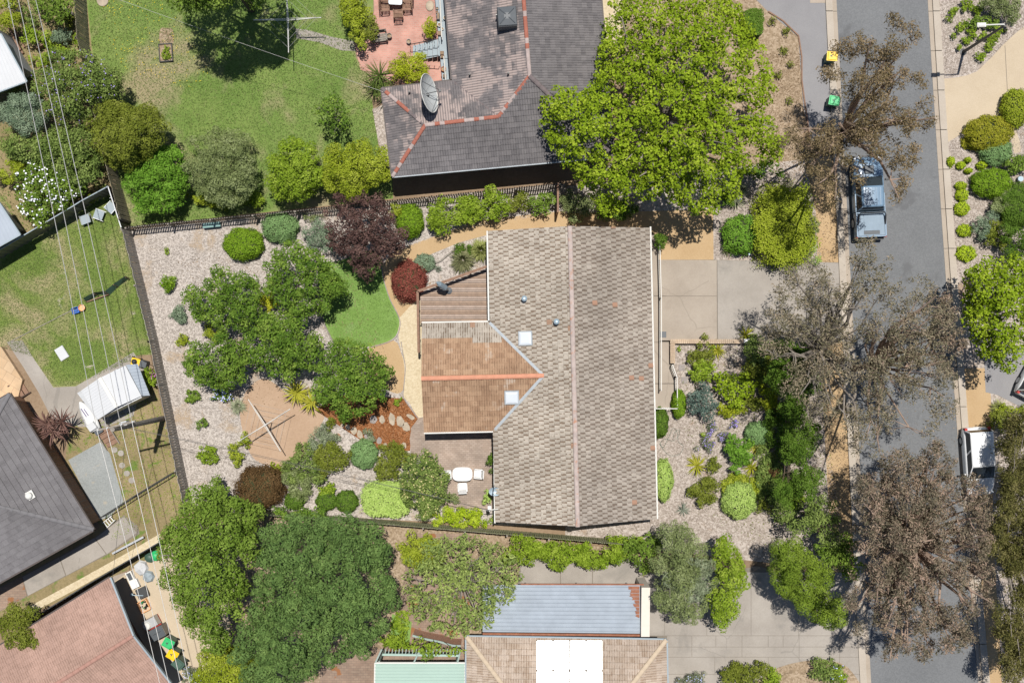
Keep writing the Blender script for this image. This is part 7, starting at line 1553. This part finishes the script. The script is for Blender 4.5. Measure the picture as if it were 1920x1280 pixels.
# ---------------------------------------------------------------- uncountable ground cover
def scatter(name, poly, n, size, asp, m, label, z=.012, up=1.0, seed=1, cat=None, hole=None, lift=0.0):
    rng = np.random.default_rng(seed); p = np.array(poly); x = rng.uniform(p[:, 0].min(), p[:, 0].max(), n*2); y = rng.uniform(p[:, 1].min(), p[:, 1].max(), n*2)
    k = poly_dist(x, y, poly) > 0
    for h in (hole or []): k &= poly_dist(x, y, h) < 0
    x, y = x[k][:n], y[k][:n]; N = len(x); pos = pnp(x, y, np.full(N, z)+rng.uniform(0, lift, N)); nr = rng.normal(size=(N, 3))*(1-up)*1.2; nr[:, 2] += up+.2
    o = thing('tmp', None, None); sc = rng.uniform(.6, 1.4, N)
    f = leafmesh(name, pos, nr, size*sc, size*asp*sc, rng.uniform(0, 1, N), m, o, rng); f.parent = None; bpy.data.objects.remove(o)
    f['kind'] = 'stuff'; f['label'] = label; f['category'] = cat or 'ground cover'
GM = {'blade': foliage('blade_lawn', (.09, .15, .034), (.165, .235, .06), (.31, .32, .14), .15), 'chip': foliage('chips', (.19, .155, .125), (.335, .285, .245), (.52, .46, .41), 0, .9), 'peb': foliage('pebbles', (.205, .178, .157), (.36, .32, .285), (.53, .485, .445), 0, .9), 'rchip': foliage('redchips', (.11, .04, .015), (.25, .11, .045), (.42, .24, .13), 0, .9), 'dand': FM['yellow'], 'litter': foliage('litter', (.10, .06, .03), (.22, .15, .09), (.36, .27, .19), 0, .9)}
scatter('lawn_grass', [(165, -30), (690, -30), (690, 75), (664, 82), (668, 110), (690, 135), (700, 205), (712, 290), (738, 335), (480, 398), (236, 424), (214, 320), (172, 90)], 60000, .09, .3, GM['blade'], 'short mown grass blades of the north lawn', .04, .25, 3, 'grass', lift=.04)
scatter('lawn_grass', [(-10, 500), (205, 358), (234, 432), (284, 660), (190, 700), (142, 722), (100, 724), (60, 668), (0, 650)], 40000, .08, .3, GM['blade'], 'short patchy grass blades of the west lawn', .035, .25, 4, 'grass', lift=.03)
scatter('dandelions', [(170, -10), (300, -10), (400, 130), (360, 170), (230, 130)], 260, .05, .9, GM['dand'], 'yellow dandelion heads dotted over the north lawn', .08, .9, 5, 'flowers', lift=.03)
scatter('gravel_stones', [(253, 442), (740, 388), (880, 400), (1040, 360), (1040, 400), (860, 430), (720, 480), (600, 520), (600, 640), (470, 720), (450, 790), (470, 860), (560, 880), (640, 840), (820, 950), (356, 930)], 34000, .06, .75, GM['peb'], 'pale loose gravel stones of the back garden', L[1]+.012, .8, 6, 'gravel', lift=.01)
scatter('bark_chips', [(1240, 690), (1262, 645), (1400, 650), (1440, 640), (1530, 700), (1590, 1050), (1420, 1030), (1240, 985), (1236, 780), (1268, 770)], 28000, .07, .5, GM['chip'], 'grey bark chips of the southern front garden', L[1]+.015, .7, 7, 'mulch', lift=.015)
scatter('bark_chips', [(1340, 330), (1500, 320), (1540, 480), (1340, 484)], 14000, .065, .5, GM['chip'], 'grey bark chips of the northern front garden', L[1]+.015, .7, 8, 'mulch', lift=.015)
scatter('bark_chips', [(1765, 0), (1920, 0), (1990, 600), (1800, 600), (1778, 268), (1880, 240), (1830, 140), (1768, 146)], 18000, .065, .5, GM['chip'], 'pale chips and stones of the far kerb garden', L[0]+.015, .7, 9, 'mulch', hole=[[(1768, 148), (1832, 134), (1905, 62), (1990, 20), (1990, 170), (1925, 172), (1880, 200), (1912, 265), (1880, 246), (1777, 267)]], lift=.015)
scatter('red_bark', [(592, 768), (640, 742), (731, 746), (757, 748), (783, 783), (770, 802), (768, 842), (705, 840), (672, 822), (630, 794)], 5200, .09, .35, GM['rchip'], 'red bark chips of the bark path', L[4]+.012, .7, 10, 'mulch', lift=.012)
scatter('leaf_litter', [(1420, 100), (1500, 100), (1520, 330), (1580, 300), (1620, 1060), (1560, 1060), (1530, 400), (1440, 320)], 9000, .09, .4, GM['litter'], 'dry leaf litter along the verge under the gum trees', L[2]+.012, .8, 11, 'leaf litter', lift=.01)
scatter('leaf_litter', [(1575, 460), (1790, 560), (1820, 1240), (1640, 1240), (1600, 800)], 900, .08, .4, GM['litter'], 'scattered dry leaves on the road under gum trees', L[4]+.012, .95, 12, 'leaf litter', lift=.005)
scatter('turf_blades', [(604, 505), (640, 492), (690, 476), (712, 490), (716, 522), (728, 562), (743, 593), (745, 611), (733, 633), (688, 646), (640, 646), (628, 636), (612, 600), (601, 550)], 12000, .06, .35, foliage('blade_turf', (.13, .225, .045), (.175, .285, .07), (.235, .345, .11), .1), 'dense short blades of the artificial lawn', L[5]+.02, .25, 13, 'grass', lift=.02)
scatter('low_weeds', [(1270, 690), (1300, 650), (1420, 650), (1540, 720), (1590, 1050), (1430, 1020), (1300, 960)], 2600, .10, .4, SP['olive']['mat'], 'scattered low weeds in the southern front mulch', L[1]+.03, .5, 14, 'weeds', lift=.05)
scatter('low_weeds', [(130, 800), (285, 700), (308, 790), (348, 950), (210, 1015)], 3000, .09, .4, SP['lime']['mat'], 'scattered green weeds in the dry west yard', L[2]+.02, .5, 15, 'weeds', hole=[[(128, 862), (188, 828), (206, 850), (232, 940), (186, 975)]], lift=.03)
scatter('leaf_litter', [(330, 480), (650, 470), (760, 760), (420, 760)], 3000, .07, .45, GM['litter'], 'dry leaves dropped on gravel under the fruit trees', L[5]+.015, .9, 16, 'leaf litter', lift=.01)
scatter('low_weeds', [(0, 0), (150, 0), (170, 90), (212, 320), (200, 345), (0, 460)], 5000, .12, .4, SP['tangle']['mat'], 'rough weeds covering the north west garden bed', L[0]+.04, .4, 17, 'weeds', lift=.08)
print('LEAVES', NLEAF[0], 'OBJECTS', len(bpy.data.objects))
